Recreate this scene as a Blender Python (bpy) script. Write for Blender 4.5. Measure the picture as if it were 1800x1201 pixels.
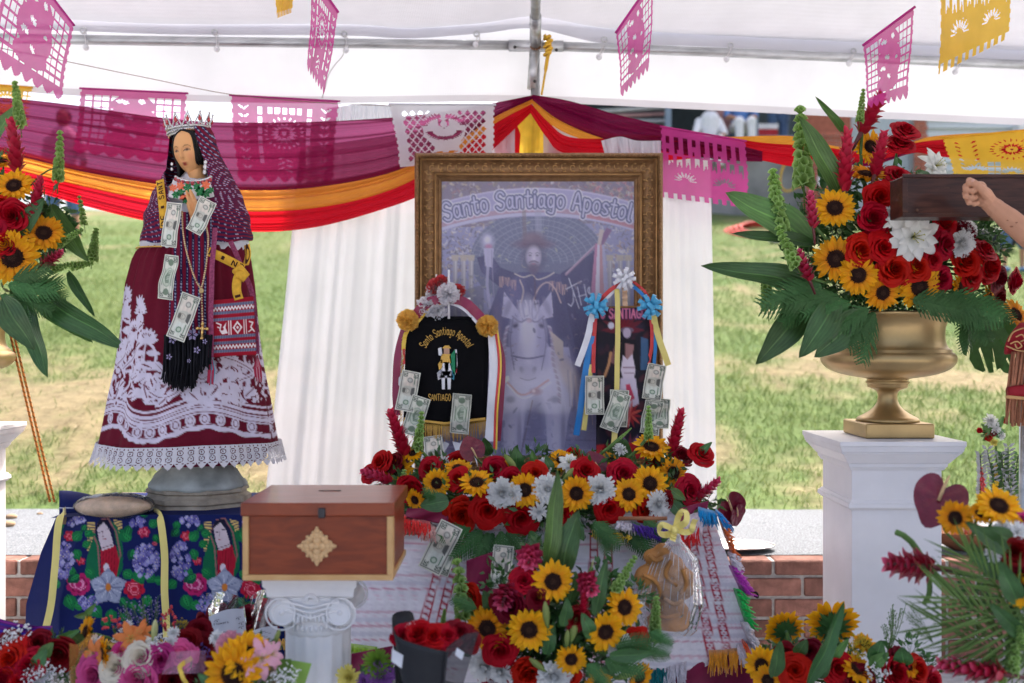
import bpy,bmesh,math,random
import numpy as np
from mathutils import Vector,Matrix,Quaternion,noise

PI = math.pi
rnd = random.Random(11)
rng = np.random.default_rng(5)
scene = bpy.context.scene
COL = scene.collection
for o in list(bpy.data.objects):
  bpy.data.objects.remove(o)

# ------------------------------------------------------------------ camera, sky, sun, exposure
FPX,CAMZ = 1750.0,1.25                 # 35 mm lens on a 36 mm sensor seen as 1800 px wide; level camera 1.25 m up
cam = bpy.data.cameras.new('camera')
cam.lens = 35.0; cam.sensor_width = 36.0; cam.clip_start = 0.05; cam.clip_end = 400.0
cam.dof.use_dof = True; cam.dof.focus_distance = 3.1; cam.dof.aperture_fstop = 2.2
camo = bpy.data.objects.new('camera',cam); COL.objects.link(camo)
camo.location = (0,0,CAMZ); camo.rotation_euler = (math.radians(90),0,0)
scene.camera = camo

SUN_EL,SUN_AZ = 58.0,32.0              # degrees; azimuth measured clockwise from +Y: beyond the tent, to the right
world = bpy.data.worlds.new('World'); scene.world = world; world.use_nodes = True
wn = world.node_tree.nodes; wl = world.node_tree.links
bg = wn['Background']; sky = wn.new('ShaderNodeTexSky')
sky.sky_type = 'NISHITA'; sky.sun_disc = False
sky.sun_elevation = math.radians(SUN_EL); sky.sun_rotation = math.radians(SUN_AZ)
sky.air_density = 0.8; sky.dust_density = 8.0; sky.ozone_density = 0.2
wl.new(sky.outputs[0],bg.inputs[0]); bg.inputs[1].default_value = 0.15
sun = bpy.data.lights.new('sun','SUN'); sun.energy = 2.0; sun.angle = math.radians(0.6); sun.color = (1.0,0.97,0.92)
suno = bpy.data.objects.new('sun',sun); COL.objects.link(suno)
el,az = math.radians(SUN_EL),math.radians(SUN_AZ)
sdir = Vector((math.sin(az) * math.cos(el),math.cos(az) * math.cos(el),math.sin(el)))
suno.rotation_euler = sdir.to_track_quat('Z','Y').to_euler()
suno.location = sdir * 30
scene.view_settings.view_transform = 'Standard'; scene.view_settings.look = 'None'
scene.view_settings.gamma = 1.0; scene.view_settings.use_curve_mapping = False
scene.view_settings.exposure = 1.66
scene.render.engine = 'CYCLES'
cy = scene.cycles
cy.use_denoising = True
cy.max_bounces = 9; cy.diffuse_bounces = 4; cy.glossy_bounces = 3; cy.transmission_bounces = 5; cy.transparent_max_bounces = 28
cy.caustics_reflective = False; cy.caustics_refractive = False; cy.sample_clamp_indirect = 6.0

# ------------------------------------------------------------------ helpers
def P(px,py,d):
  """A point of the place: where the sight line through (px, py) of the 1800 px wide picture meets depth d (metres)."""
  return Vector(((px - 900.0) / FPX * d,d,CAMZ - (py - 600.0) / FPX * d))

def lin(c):
  c = np.asarray(c,float) / 255.0
  return np.where(c <= 0.04045,c / 12.92,((c + 0.055) / 1.055) ** 2.4)

def L(r,g,b):
  return tuple(float(v) for v in lin((r,g,b)))

def rootof(o):
  while o.parent:
    o = o.parent
  return o

def link(name,me,parent=None,loc=None):
  o = bpy.data.objects.new(name,me); COL.objects.link(o)
  if parent is not None:
    o.parent = parent
  if loc is not None:
    o.location = loc
  return o

def tag(o,label=None,cat=None,group=None,kind=None):
  if label: o['label'] = label
  if cat: o['category'] = cat
  if group: o['group'] = group
  if kind: o['kind'] = kind
  return o

def thing(name,label,cat,loc=(0,0,0),group=None):
  o = bpy.data.objects.new(name,None); COL.objects.link(o)
  o.location = loc; o.empty_display_size = 0.05
  return tag(o,label,cat,group)

def mesh_from(name,verts,faces,mats=None,midx=None,cols=None,smooth=True,origin=None):
  v = np.asarray(verts,float).reshape(-1,3)
  if origin is not None:
    v = v - np.asarray(origin,float)
  me = bpy.data.meshes.new(name)
  if isinstance(faces,np.ndarray):
    nf,k = faces.shape
    me.vertices.add(len(v)); me.vertices.foreach_set('co',v.astype(np.float32).ravel())
    me.loops.add(nf * k); me.loops.foreach_set('vertex_index',faces.astype(np.int32).ravel())
    me.polygons.add(nf); me.polygons.foreach_set('loop_start',(np.arange(nf) * k).astype(np.int32))
    me.update(calc_edges=True)
  else:
    me.from_pydata([tuple(x) for x in v],[],faces); me.update()
  if mats is not None:
    for m in (mats if isinstance(mats,(list,tuple)) else [mats]):
      me.materials.append(m)
  if midx is not None:
    me.polygons.foreach_set('material_index',np.asarray(midx,np.int32))
  if cols is not None:
    c = np.asarray(cols,np.float32).reshape(len(v),-1)
    if c.shape[1] == 3:
      c = np.concatenate([c,np.ones((len(v),1),np.float32)],1)
    a = me.color_attributes.new('Col','FLOAT_COLOR','POINT')
    a.data.foreach_set('color',c.ravel())
  if smooth:
    me.polygons.foreach_set('use_smooth',np.ones(len(me.polygons),bool))
  me.validate()
  return me

class MB:
  """collects shapes into one mesh"""
  def __init__(s):
    s.v = []; s.f = []; s.m = []; s.c = []
  def add(s,verts,faces,mi=0,col=(1,1,1)):
    n = len(s.v)
    s.v.extend([tuple(p) for p in verts])
    s.f.extend([tuple(i + n for i in f) for f in faces])
    s.m.extend([mi] * len(faces))
    if isinstance(col,np.ndarray) and col.ndim == 2:
      s.c.extend([tuple(x) for x in col])
    else:
      s.c.extend([tuple(col)] * len(verts))
    return s
  def box(s,lo,hi,mi=0,col=(1,1,1),bev=0.0):
    (x0,y0,z0),(x1,y1,z1) = lo,hi
    if bev <= 0:
      v = [(x0,y0,z0),(x1,y0,z0),(x1,y1,z0),(x0,y1,z0),(x0,y0,z1),(x1,y0,z1),(x1,y1,z1),(x0,y1,z1)]
      f = [(3,2,1,0),(4,5,6,7),(0,1,5,4),(1,2,6,5),(2,3,7,6),(3,0,4,7)]
      return s.add(v,f,mi,col)
    b = bev; v = []
    for z,q in ((z0,b),(z0 + b,0),(z1 - b,0),(z1,b)):
      for (cx,cy,sx,sy) in ((x0,y0,1,1),(x1,y0,-1,1),(x1,y1,-1,-1),(x0,y1,1,-1)):
        k = b
        a1 = (cx + sx * (k if q == 0 else k + 0.0),cy + sy * q)
        a2 = (cx + sx * q,cy + sy * k)
        pair = (a2,a1) if sx * sy > 0 else (a1,a2)
        for a in pair:
          v.append((a[0],a[1],z))
    f = []
    for r in range(3):
      for i in range(8):
        j = (i + 1) % 8
        f.append((r * 8 + i,r * 8 + j,r * 8 + 8 + j,r * 8 + 8 + i))
    f.append(tuple(range(7,-1,-1))); f.append(tuple(range(24,32)))
    return s.add(v,f,mi,col)
  def tube(s,pts,rad,n=8,mi=0,col=(1,1,1),caps=True):
    pts = [Vector(p) for p in pts]
    m = len(pts)
    rad = [rad] * m if isinstance(rad,(int,float)) else list(rad)
    v = []; up = None
    for i,p in enumerate(pts):
      t = (pts[min(i + 1,m - 1)] - pts[max(i - 1,0)])
      if t.length < 1e-9: t = Vector((0,0,1))
      t.normalize()
      if up is None:
        up = t.orthogonal().normalized()
      else:
        up = (up - t * up.dot(t))
        if up.length < 1e-6: up = t.orthogonal()
        up.normalize()
      w = t.cross(up)
      for k in range(n):
        a = 2 * PI * k / n
        v.append(p + (up * math.cos(a) + w * math.sin(a)) * rad[i])
    f = []
    for i in range(m - 1):
      for k in range(n):
        j = (k + 1) % n
        f.append((i * n + k,i * n + j,i * n + n + j,i * n + n + k))
    if caps:
      f.append(tuple(range(n - 1,-1,-1))); f.append(tuple(range((m - 1) * n,m * n)))
    return s.add(v,f,mi,col)
  def lathe(s,prof,c=(0,0,0),n=32,mi=0,col=(1,1,1),sx=1.0,sy=1.0,rot=0.0,caps=True):
    v = []
    for r,z in prof:
      for k in range(n):
        a = 2 * PI * k / n + rot
        v.append((c[0] + r * sx * math.cos(a),c[1] + r * sy * math.sin(a),c[2] + z))
    f = []
    m = len(prof)
    for i in range(m - 1):
      for k in range(n):
        j = (k + 1) % n
        f.append((i * n + k,i * n + j,i * n + n + j,i * n + n + k))
    if caps:
      f.append(tuple(range(n - 1,-1,-1))); f.append(tuple(range((m - 1) * n,m * n)))
    return s.add(v,f,mi,col)
  def ball(s,c,r,n=12,m=8,mi=0,col=(1,1,1)):
    r = (r,r,r) if isinstance(r,(int,float)) else r
    v = [(c[0],c[1],c[2] - r[2])]
    for i in range(1,m):
      t = PI * i / m
      for k in range(n):
        a = 2 * PI * k / n
        v.append((c[0] + r[0] * math.sin(t) * math.cos(a),c[1] + r[1] * math.sin(t) * math.sin(a),c[2] - r[2] * math.cos(t)))
    v.append((c[0],c[1],c[2] + r[2])); e = len(v) - 1
    f = []
    for k in range(n):
      j = (k + 1) % n
      f.append((0,1 + j,1 + k))
      f.append((e,1 + (m - 2) * n + k,1 + (m - 2) * n + j))
    for i in range(m - 2):
      for k in range(n):
        j = (k + 1) % n
        f.append((1 + i * n + k,1 + i * n + j,1 + (i + 1) * n + j,1 + (i + 1) * n + k))
    return s.add(v,f,mi,col)
  def grid(s,pts,mi=0,col=(1,1,1),flip=False):
    """pts: rows of points"""
    pts = np.asarray(pts,float); r,c = pts.shape[:2]
    f = []
    for i in range(r - 1):
      for j in range(c - 1):
        q = (i * c + j,i * c + j + 1,(i + 1) * c + j + 1,(i + 1) * c + j)
        f.append(q[::-1] if flip else q)
    return s.add(pts.reshape(-1,3),f,mi,col)
  def prism(s,poly,y0,y1,mi=0,col=(1,1,1)):
    """poly of (x, z), extruded from y0 to y1"""
    n = len(poly)
    v = [(x,y0,z) for x,z in poly] + [(x,y1,z) for x,z in poly]
    f = [tuple(range(n)),tuple(range(2 * n - 1,n - 1,-1))]
    for i in range(n):
      j = (i + 1) % n
      f.append((i,i + n,j + n,j))
    return s.add(v,f,mi,col)
  def mesh(s,name,mats,smooth=True,colors=False,origin=None):
    return mesh_from(name,s.v,s.f,mats,s.m if isinstance(mats,(list,tuple)) and len(mats) > 1 else None,s.c if colors else None,smooth,origin)
  def build(s,name,mats,parent=None,smooth=True,colors=False):
    org = rootof(parent).location if parent is not None else None
    o = link(name,s.mesh(name,mats,smooth,colors,org),parent)
    return o

def grid_faces(r,c,closed=False,mask=None):
  cc = c if closed else c - 1
  i,j = np.meshgrid(np.arange(r - 1),np.arange(cc),indexing='ij')
  j2 = (j + 1) % c
  f = np.stack([i * c + j,i * c + j2,(i + 1) * c + j2,(i + 1) * c + j],-1)
  if mask is not None:
    return f[mask]
  return f.reshape(-1,4)

def grid_obj(name,pts,mats,parent=None,cols=None,mask=None,closed=False,smooth=True):
  pts = np.asarray(pts,float); r,c = pts.shape[:2]
  f = grid_faces(r,c,closed,mask)
  org = rootof(parent).location if parent is not None else None
  v = pts.reshape(-1,3)
  cc = None if cols is None else np.asarray(cols).reshape(r * c,-1)
  if mask is not None:
    used = np.unique(f); remap = np.full(r * c,-1); remap[used] = np.arange(len(used))
    v = v[used]; f = remap[f]
    if cc is not None: cc = cc[used]
  return link(name,mesh_from(name,v,f,mats,None,cc,smooth,org),parent)

def solidify(o,t,off=0.0):
  m = o.modifiers.new('thickness','SOLIDIFY'); m.thickness = t; m.offset = off
  return o

def bevel(o,w,seg=2):
  m = o.modifiers.new('bevel','BEVEL'); m.width = w; m.segments = seg; m.limit_method = 'ANGLE'
  return o

def autosmooth(o,ang=35):
  me = o.data
  me.polygons.foreach_set('use_smooth',np.ones(len(me.polygons),bool))
  try:
    me.set_sharp_from_angle(angle=math.radians(ang))
  except Exception:
    pass
  return o

def curve(pts,n):
  """Catmull-Rom through pts (any dimension), n samples, by chord length"""
  p = np.asarray(pts,float)
  if len(p) == 2:
    t = np.linspace(0,1,n)[:,None]
    return p[0] * (1 - t) + p[1] * t
  d = np.r_[0,np.cumsum(np.maximum(1e-6,np.linalg.norm(np.diff(p,axis=0),axis=1)))]
  q = np.vstack([2 * p[0] - p[1],p,2 * p[-1] - p[-2]])
  out = np.empty((n,p.shape[1]))
  for k,s in enumerate(np.linspace(0,d[-1],n)):
    i = min(len(p) - 2,max(0,int(np.searchsorted(d,s,'right') - 1)))
    t = (s - d[i]) / (d[i + 1] - d[i])
    a,b,c,e = q[i],q[i + 1],q[i + 2],q[i + 3]
    out[k] = 0.5 * ((2 * b) + (-a + c) * t + (2 * a - 5 * b + 4 * c - e) * t * t + (-a + 3 * b - 3 * c + e) * t ** 3)
  return out

def interp(x,pts):
  xs = [p[0] for p in pts]; ys = [p[1] for p in pts]
  return np.interp(x,xs,ys)

# ------------------------------------------------------------------ materials (all node based)
def setin(b,names,v):
  for n in names:
    if n in b.inputs:
      b.inputs[n].default_value = v
      return

def M(name,col,rough=0.6,metal=0.0,var=0.18,vscale=18.0,bump=0.0,bscale=80.0,trans=0.0,alpha=1.0,coat=0.0,
      attr=False,rand=0.0,hue=0.0,spec=0.2,alpha_attr=False,weave=0.0,sheen=0.0,stretch=(1,1,1),tint=None):
  m = bpy.data.materials.new(name); m.use_nodes = True
  nt = m.node_tree; N = nt.nodes; K = nt.links
  b = N['Principled BSDF']; out = N['Material Output']
  tc = N.new('ShaderNodeTexCoord')
  mp = N.new('ShaderNodeMapping'); mp.inputs['Scale'].default_value = stretch
  K.new(tc.outputs['Object'],mp.inputs[0])
  if attr:
    at = N.new('ShaderNodeVertexColor'); at.layer_name = 'Col'
    csock = at.outputs['Color']
  else:
    rgb = N.new('ShaderNodeRGB'); rgb.outputs[0].default_value = (*col,1)
    csock = rgb.outputs[0]
  fac = None
  if var > 0:
    nz = N.new('ShaderNodeTexNoise'); nz.inputs['Scale'].default_value = vscale; nz.inputs['Detail'].default_value = 5
    K.new(mp.outputs[0],nz.inputs['Vector'])
    mr = N.new('ShaderNodeMapRange'); mr.inputs[1].default_value = 0.25; mr.inputs[2].default_value = 0.75
    mr.inputs[3].default_value = 1 - var; mr.inputs[4].default_value = 1 + var * 0.6
    K.new(nz.outputs[0],mr.inputs[0]); fac = mr.outputs[0]
  hs = N.new('ShaderNodeHueSaturation')
  K.new(csock,hs.inputs['Color'])
  if fac is not None:
    K.new(fac,hs.inputs['Value'])
  if rand > 0 or hue > 0:
    oi = N.new('ShaderNodeObjectInfo')
    if hue > 0:
      mh = N.new('ShaderNodeMapRange'); mh.inputs[3].default_value = 0.5 - hue; mh.inputs[4].default_value = 0.5 + hue
      K.new(oi.outputs['Random'],mh.inputs[0]); K.new(mh.outputs[0],hs.inputs['Hue'])
    if rand > 0:
      m2 = N.new('ShaderNodeMapRange'); m2.inputs[3].default_value = 1 - rand; m2.inputs[4].default_value = 1 + rand
      K.new(oi.outputs['Random'],m2.inputs[0])
      if fac is not None:
        mm = N.new('ShaderNodeMath'); mm.operation = 'MULTIPLY'
        K.new(fac,mm.inputs[0]); K.new(m2.outputs[0],mm.inputs[1]); K.new(mm.outputs[0],hs.inputs['Value'])
      else:
        K.new(m2.outputs[0],hs.inputs['Value'])
  csock = hs.outputs['Color']
  K.new(csock,b.inputs['Base Color'])
  b.inputs['Roughness'].default_value = rough; b.inputs['Metallic'].default_value = metal
  setin(b,['Specular IOR Level','Specular'],spec)
  if coat: setin(b,['Coat Weight','Clearcoat'],coat)
  if sheen: setin(b,['Sheen Weight','Sheen'],sheen)
  bs = None
  if weave > 0:
    w1 = N.new('ShaderNodeTexWave'); w1.inputs['Scale'].default_value = weave; w1.bands_direction = 'X'
    w2 = N.new('ShaderNodeTexWave'); w2.inputs['Scale'].default_value = weave; w2.bands_direction = 'Z'
    K.new(tc.outputs['Object'],w1.inputs['Vector']); K.new(tc.outputs['Object'],w2.inputs['Vector'])
    ad = N.new('ShaderNodeMath'); ad.operation = 'ADD'
    K.new(w1.outputs['Fac'],ad.inputs[0]); K.new(w2.outputs['Fac'],ad.inputs[1]); bs = ad.outputs[0]
    bump = bump or 0.15
  elif bump > 0:
    n2 = N.new('ShaderNodeTexNoise'); n2.inputs['Scale'].default_value = bscale; n2.inputs['Detail'].default_value = 4
    K.new(mp.outputs[0],n2.inputs['Vector']); bs = n2.outputs[0]
  if bs is not None:
    bp = N.new('ShaderNodeBump'); bp.inputs['Strength'].default_value = bump; bp.inputs['Distance'].default_value = 0.01
    K.new(bs,bp.inputs['Height']); K.new(bp.outputs[0],b.inputs['Normal'])
  sh = b.outputs[0]
  if trans > 0:
    tr = N.new('ShaderNodeBsdfTranslucent'); K.new(csock,tr.inputs['Color'])
    mx = N.new('ShaderNodeMixShader'); mx.inputs[0].default_value = trans
    K.new(sh,mx.inputs[1]); K.new(tr.outputs[0],mx.inputs[2]); sh = mx.outputs[0]
  if alpha < 1 or alpha_attr:
    tp = N.new('ShaderNodeBsdfTransparent')
    if tint: tp.inputs[0].default_value = (*tint,1)
    mx = N.new('ShaderNodeMixShader'); mx.inputs[0].default_value = alpha
    if alpha_attr:
      at2 = N.new('ShaderNodeVertexColor'); at2.layer_name = 'Col'
      K.new(at2.outputs['Alpha'],mx.inputs[0])
    K.new(tp.outputs[0],mx.inputs[1]); K.new(sh,mx.inputs[2]); sh = mx.outputs[0]
  K.new(sh,out.inputs['Surface'])
  return m

def wood_mat(name,c1,c2,rough=0.35,scale=(1,8,12),coat=0.3):
  m = M(name,c1,rough=rough,coat=coat,var=0)
  nt = m.node_tree; N = nt.nodes; K = nt.links; b = N['Principled BSDF']
  tc = N.new('ShaderNodeTexCoord'); mp = N.new('ShaderNodeMapping'); mp.inputs['Scale'].default_value = scale
  K.new(tc.outputs['Object'],mp.inputs[0])
  nz = N.new('ShaderNodeTexNoise'); nz.inputs['Scale'].default_value = 5; nz.inputs['Detail'].default_value = 8; nz.inputs['Distortion'].default_value = 0.6
  K.new(mp.outputs[0],nz.inputs['Vector'])
  cr = N.new('ShaderNodeValToRGB'); cr.color_ramp.elements[0].position = 0.3; cr.color_ramp.elements[0].color = (*c2,1)
  cr.color_ramp.elements[1].position = 0.7; cr.color_ramp.elements[1].color = (*c1,1)
  K.new(nz.outputs[0],cr.inputs[0]); K.new(cr.outputs[0],b.inputs['Base Color'])
  bp = N.new('ShaderNodeBump'); bp.inputs['Strength'].default_value = 0.15; bp.inputs['Distance'].default_value = 0.005
  K.new(nz.outputs[0],bp.inputs['Height']); K.new(bp.outputs[0],b.inputs['Normal'])
  return m

def clear_mat(name,tint=(1,1,1),rough=0.12,refl=0.22,haze=0.06,bump=0.35,bscale=25):
  """thin clear film: see-through, a little milky, with glints"""
  m = bpy.data.materials.new(name); m.use_nodes = True
  nt = m.node_tree; N = nt.nodes; K = nt.links; N.remove(N['Principled BSDF']); out = N['Material Output']
  tp = N.new('ShaderNodeBsdfTransparent'); tp.inputs[0].default_value = (*tint,1)
  df = N.new('ShaderNodeBsdfDiffuse'); df.inputs[0].default_value = (0.8,0.8,0.82,1)
  gl = N.new('ShaderNodeBsdfGlossy'); gl.inputs['Roughness'].default_value = rough
  m1 = N.new('ShaderNodeMixShader'); m1.inputs[0].default_value = haze
  K.new(tp.outputs[0],m1.inputs[1]); K.new(df.outputs[0],m1.inputs[2])
  fr = N.new('ShaderNodeFresnel'); fr.inputs[0].default_value = 1.4
  ad = N.new('ShaderNodeMath'); ad.operation = 'MULTIPLY_ADD'; ad.inputs[1].default_value = 0.9; ad.inputs[2].default_value = refl * 0.4
  K.new(fr.outputs[0],ad.inputs[0])
  m2 = N.new('ShaderNodeMixShader'); K.new(ad.outputs[0],m2.inputs[0]); K.new(m1.outputs[0],m2.inputs[1]); K.new(gl.outputs[0],m2.inputs[2])
  if bump:
    tc = N.new('ShaderNodeTexCoord'); nz = N.new('ShaderNodeTexNoise'); nz.inputs['Scale'].default_value = bscale; nz.inputs['Distortion'].default_value = 1.5
    K.new(tc.outputs['Object'],nz.inputs['Vector'])
    bp = N.new('ShaderNodeBump'); bp.inputs['Strength'].default_value = bump; bp.inputs['Distance'].default_value = 0.02
    K.new(nz.outputs[0],bp.inputs['Height']); K.new(bp.outputs[0],gl.inputs['Normal']); K.new(bp.outputs[0],fr.inputs['Normal'])
  K.new(m2.outputs[0],out.inputs[0])
  return m

# ------------------------------------------------------------------ a small painter, for flat print, weaving and cut paper
class Canvas:
  def __init__(s,x0,y0,x1,y1,scale,bgc):
    s.x0,s.y0,s.sc = x0,y0,scale
    s.w = int(round((x1 - x0) * scale)); s.h = int(round((y1 - y0) * scale))
    s.a = np.empty((s.h,s.w,3)); s.a[:] = lin(bgc)
    s.X,s.Y = np.meshgrid(x0 + (np.arange(s.w) + .5) / scale,y0 + (np.arange(s.h) + .5) / scale)
  def _bb(s,xa,ya,xb,yb):
    i0 = max(0,int((ya - s.y0) * s.sc) - 1); i1 = min(s.h,int((yb - s.y0) * s.sc) + 2)
    j0 = max(0,int((xa - s.x0) * s.sc) - 1); j1 = min(s.w,int((xb - s.x0) * s.sc) + 2)
    if i0 >= i1 or j0 >= j1: return None
    return slice(i0,i1),slice(j0,j1)
  def put(s,sl,mask,col,al=1.0):
    k = (mask * al)[...,None]
    s.a[sl] = s.a[sl] * (1 - k) + lin(col) * k
  def poly(s,pts,col,al=1.0):
    p = np.asarray(pts,float); b = s._bb(p[:,0].min(),p[:,1].min(),p[:,0].max(),p[:,1].max())
    if b is None: return
    X,Y = s.X[b],s.Y[b]; ins = np.zeros(X.shape,bool)
    for i in range(len(p)):
      (xa,ya),(xb,yb) = p[i],p[i - 1]
      if ya == yb: continue
      c = ((ya > Y) != (yb > Y)) & (X < (xb - xa) * (Y - ya) / (yb - ya) + xa)
      ins ^= c
    s.put(b,ins.astype(float),col,al)
  def ell(s,cx,cy,rx,ry,col,rot=0.0,al=1.0,soft=0.0):
    r = max(rx,ry) * (1 + soft); b = s._bb(cx - r,cy - r,cx + r,cy + r)
    if b is None: return
    X,Y = s.X[b] - cx,s.Y[b] - cy; c,n = math.cos(rot),math.sin(rot)
    q = np.sqrt(((X * c + Y * n) / rx) ** 2 + ((-X * n + Y * c) / ry) ** 2)
    if soft: k = np.clip((1 + soft - q) / (2 * soft),0,1)
    else: k = np.clip((1 - q) * min(rx,ry) * s.sc + .5,0,1)
    s.put(b,k,col,al)
  def line(s,pts,w,col,al=1.0):
    p = np.asarray(pts,float); b = s._bb(p[:,0].min() - w,p[:,1].min() - w,p[:,0].max() + w,p[:,1].max() + w)
    if b is None: return
    X,Y = s.X[b],s.Y[b]; d = np.full(X.shape,1e9)
    for i in range(len(p) - 1):
      a,e = p[i],p[i + 1]; v = e - a; q = max(1e-9,v @ v)
      t = np.clip(((X - a[0]) * v[0] + (Y - a[1]) * v[1]) / q,0,1)
      d = np.minimum(d,(X - a[0] - t * v[0]) ** 2 + (Y - a[1] - t * v[1]) ** 2)
    s.put(b,np.clip((w / 2 - np.sqrt(d)) * s.sc + .5,0,1),col,al)
  def nib(s,pts,nx,ny,col):
    p = np.asarray(pts,float); n = np.array((nx,ny))
    for i in range(len(p) - 1):
      s.poly([p[i] - n,p[i] + n,p[i + 1] + n,p[i + 1] - n],col)
  def petal(s,cx,cy,ln,wd,ang,col,al=1.0):
    t = np.linspace(0,1,9); w = wd / 2 * np.sin(PI * t ** .8)
    c,n = math.cos(ang),math.sin(ang)
    q = [(cx + c * ln * a - n * b,cy + n * ln * a + c * b) for a,b in list(zip(t,w)) + list(zip(t[::-1],-w[::-1]))]
    s.poly(q,col,al)
  def sample(s,x,y):
    j = np.clip((np.asarray(x) - s.x0) * s.sc - .5,0,s.w - 1.001); i = np.clip((np.asarray(y) - s.y0) * s.sc - .5,0,s.h - 1.001)
    i0 = i.astype(int); j0 = j.astype(int); fi = (i - i0)[...,None]; fj = (j - j0)[...,None]
    i1 = np.minimum(i0 + 1,s.h - 1); j1 = np.minimum(j0 + 1,s.w - 1)
    a = s.a
    return (a[i0,j0] * (1 - fi) * (1 - fj) + a[i0,j1] * (1 - fi) * fj + a[i1,j0] * fi * (1 - fj) + a[i1,j1] * fi * fj)

def arc(cx,cy,rx,ry,a0,a1,n=10):
  return [(cx + rx * math.cos(math.radians(a0 + (a1 - a0) * i / n)),cy + ry * math.sin(math.radians(a0 + (a1 - a0) * i / n))) for i in range(n + 1)]

GLYPH = {
 'S': (.62,[[(.56,.82),(.42,.98),(.2,.98),(.06,.8),(.12,.62),(.45,.44),(.56,.26),(.44,.03),(.2,0),(.02,.16)]]),
 'A': (.66,[[(0,0),(.3,1),(.6,0)],[(.1,.36),(.5,.36)]]),'N': (.6,[[(0,0),(0,1),(.5,0),(.5,1)]]),
 'T': (.62,[[(0,1),(.58,1)],[(.29,1),(.29,0)]]),'I': (.24,[[(.1,0),(.1,1)]]),
 'G': (.68,[[(.58,.82),(.4,1),(.15,.92),(.03,.6),(.05,.3),(.2,.03),(.45,.03),(.58,.2),(.58,.45),(.35,.45)]]),
 'O': (.68,[arc(.3,.5,.28,.5,90,450,14)]),'Z': (.6,[[(0,1),(.52,1),(0,0),(.52,0)]]),
 'E': (.54,[[(.46,1),(0,1),(0,0),(.46,0)],[(0,.52),(.38,.52)]]),'H': (.6,[[(0,0),(0,1)],[(.5,0),(.5,1)],[(0,.52),(.5,.52)]]),
 'D': (.6,[[(0,0),(0,1),(.3,.97),(.5,.7),(.5,.3),(.3,.03),(0,0)]]),'F': (.52,[[(0,0),(0,1),(.46,1)],[(0,.52),(.38,.52)]]),
 'a': (.56,[[(.42,.5),(.28,.66),(.1,.6),(.02,.34),(.1,.05),(.26,.02),(.42,.2)],[(.42,.66),(.42,.1),(.54,0)]]),
 'n': (.56,[[(.04,.66),(.04,0)],[(.04,.48),(.22,.66),(.38,.6),(.43,.44),(.43,0)]]),
 't': (.46,[[(.18,.95),(.18,.12),(.28,0),(.42,.1)],[(.0,.66),(.38,.66)]]),
 'o': (.54,[arc(.24,.33,.22,.33,90,450,12)]),'i': (.24,[[(.1,.66),(.1,0)],[(.07,.86),(.13,.94)]]),
 'g': (.56,[[(.42,.5),(.28,.66),(.1,.6),(.02,.34),(.1,.05),(.26,.02),(.42,.2)],[(.42,.66),(.42,-.18),(.28,-.34),(.04,-.26)]]),
 'p': (.56,[[(.04,.68),(.04,-.36)],[(.04,.48),(.2,.66),(.4,.56),(.45,.32),(.36,.05),(.18,0),(.04,.16)]]),
 's': (.48,[[(.4,.55),(.22,.66),(.06,.56),(.1,.42),(.34,.26),(.4,.12),(.2,0),(.02,.1)]]),
 'l': (.28,[[(.1,1),(.1,.1),(.22,0)]]),'w': (.7,[[(0,.66),(.15,0),(.3,.6),(.45,0),(.6,.66)]]),
 'e': (.52,[[(.03,.34),(.44,.38),(.36,.6),(.2,.66),(.05,.5),(.03,.2),(.18,0),(.42,.1)]]),
 'r': (.42,[[(.04,.66),(.04,0)],[(.04,.45),(.2,.64),(.36,.6)]]),
 '5': (.56,[[(.46,1),(.08,1),(.05,.58),(.3,.62),(.46,.4),(.42,.1),(.2,0),(.02,.1)]]),
 '0': (.56,[arc(.24,.5,.22,.5,90,450,12)]),'1': (.36,[[(.02,.8),(.18,1),(.18,0)]]),
 '2': (.56,[[(.03,.78),(.15,.98),(.36,.98),(.46,.75),(.36,.5),(.02,0),(.48,0)]]),
 '*': (.62,[[(.05,.5),(.5,.5)],[(.28,.15),(.28,.85)],[(.1,.22),(.46,.8)],[(.1,.8),(.46,.22)]]),' ': (.36,[]),
}
def text_strokes(txt,size,gap=.12):
  """strokes of a line of text, starting at x = 0 on the baseline; returns width and strokes in units of size (y up)"""
  x = 0; out = []
  for ch in txt:
    w,st = GLYPH[ch]
    for q in st:
      out.append([((x + a) * size,b * size) for a,b in q])
    x += w + gap
  return (x - gap) * size,out

def ribbon_strokes(mb,strokes,place,w,mi=0,col=(1,1,1)):
  """flat raised stitching: each stroke becomes a narrow strip; place(x, y) gives its 3-D point"""
  for q in strokes:
    p = np.asarray(q,float)
    if len(p) > 2: p = curve(p,max(len(p) * 2,6))
    t = np.gradient(p,axis=0); t /= np.maximum(1e-9,np.linalg.norm(t,axis=1))[:,None]
    n = np.stack([-t[:,1],t[:,0]],1) * w / 2
    a = [place(*v) for v in (p + n)]; b = [place(*v) for v in (p - n)]
    k = len(p)
    mb.add(a + b,[(i,i + k,i + k + 1,i + 1) for i in range(k - 1)],mi,col)

# ------------------------------------------------------------------ materials
def fabric_sheet(name,col,trans,rough=.7,alpha=1.0,attr=False,alpha_attr=False,weave=0):
  return M(name,col,rough=rough,var=.06,vscale=6,trans=trans,alpha=alpha,attr=attr,alpha_attr=alpha_attr,weave=weave,spec=.2)

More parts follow.
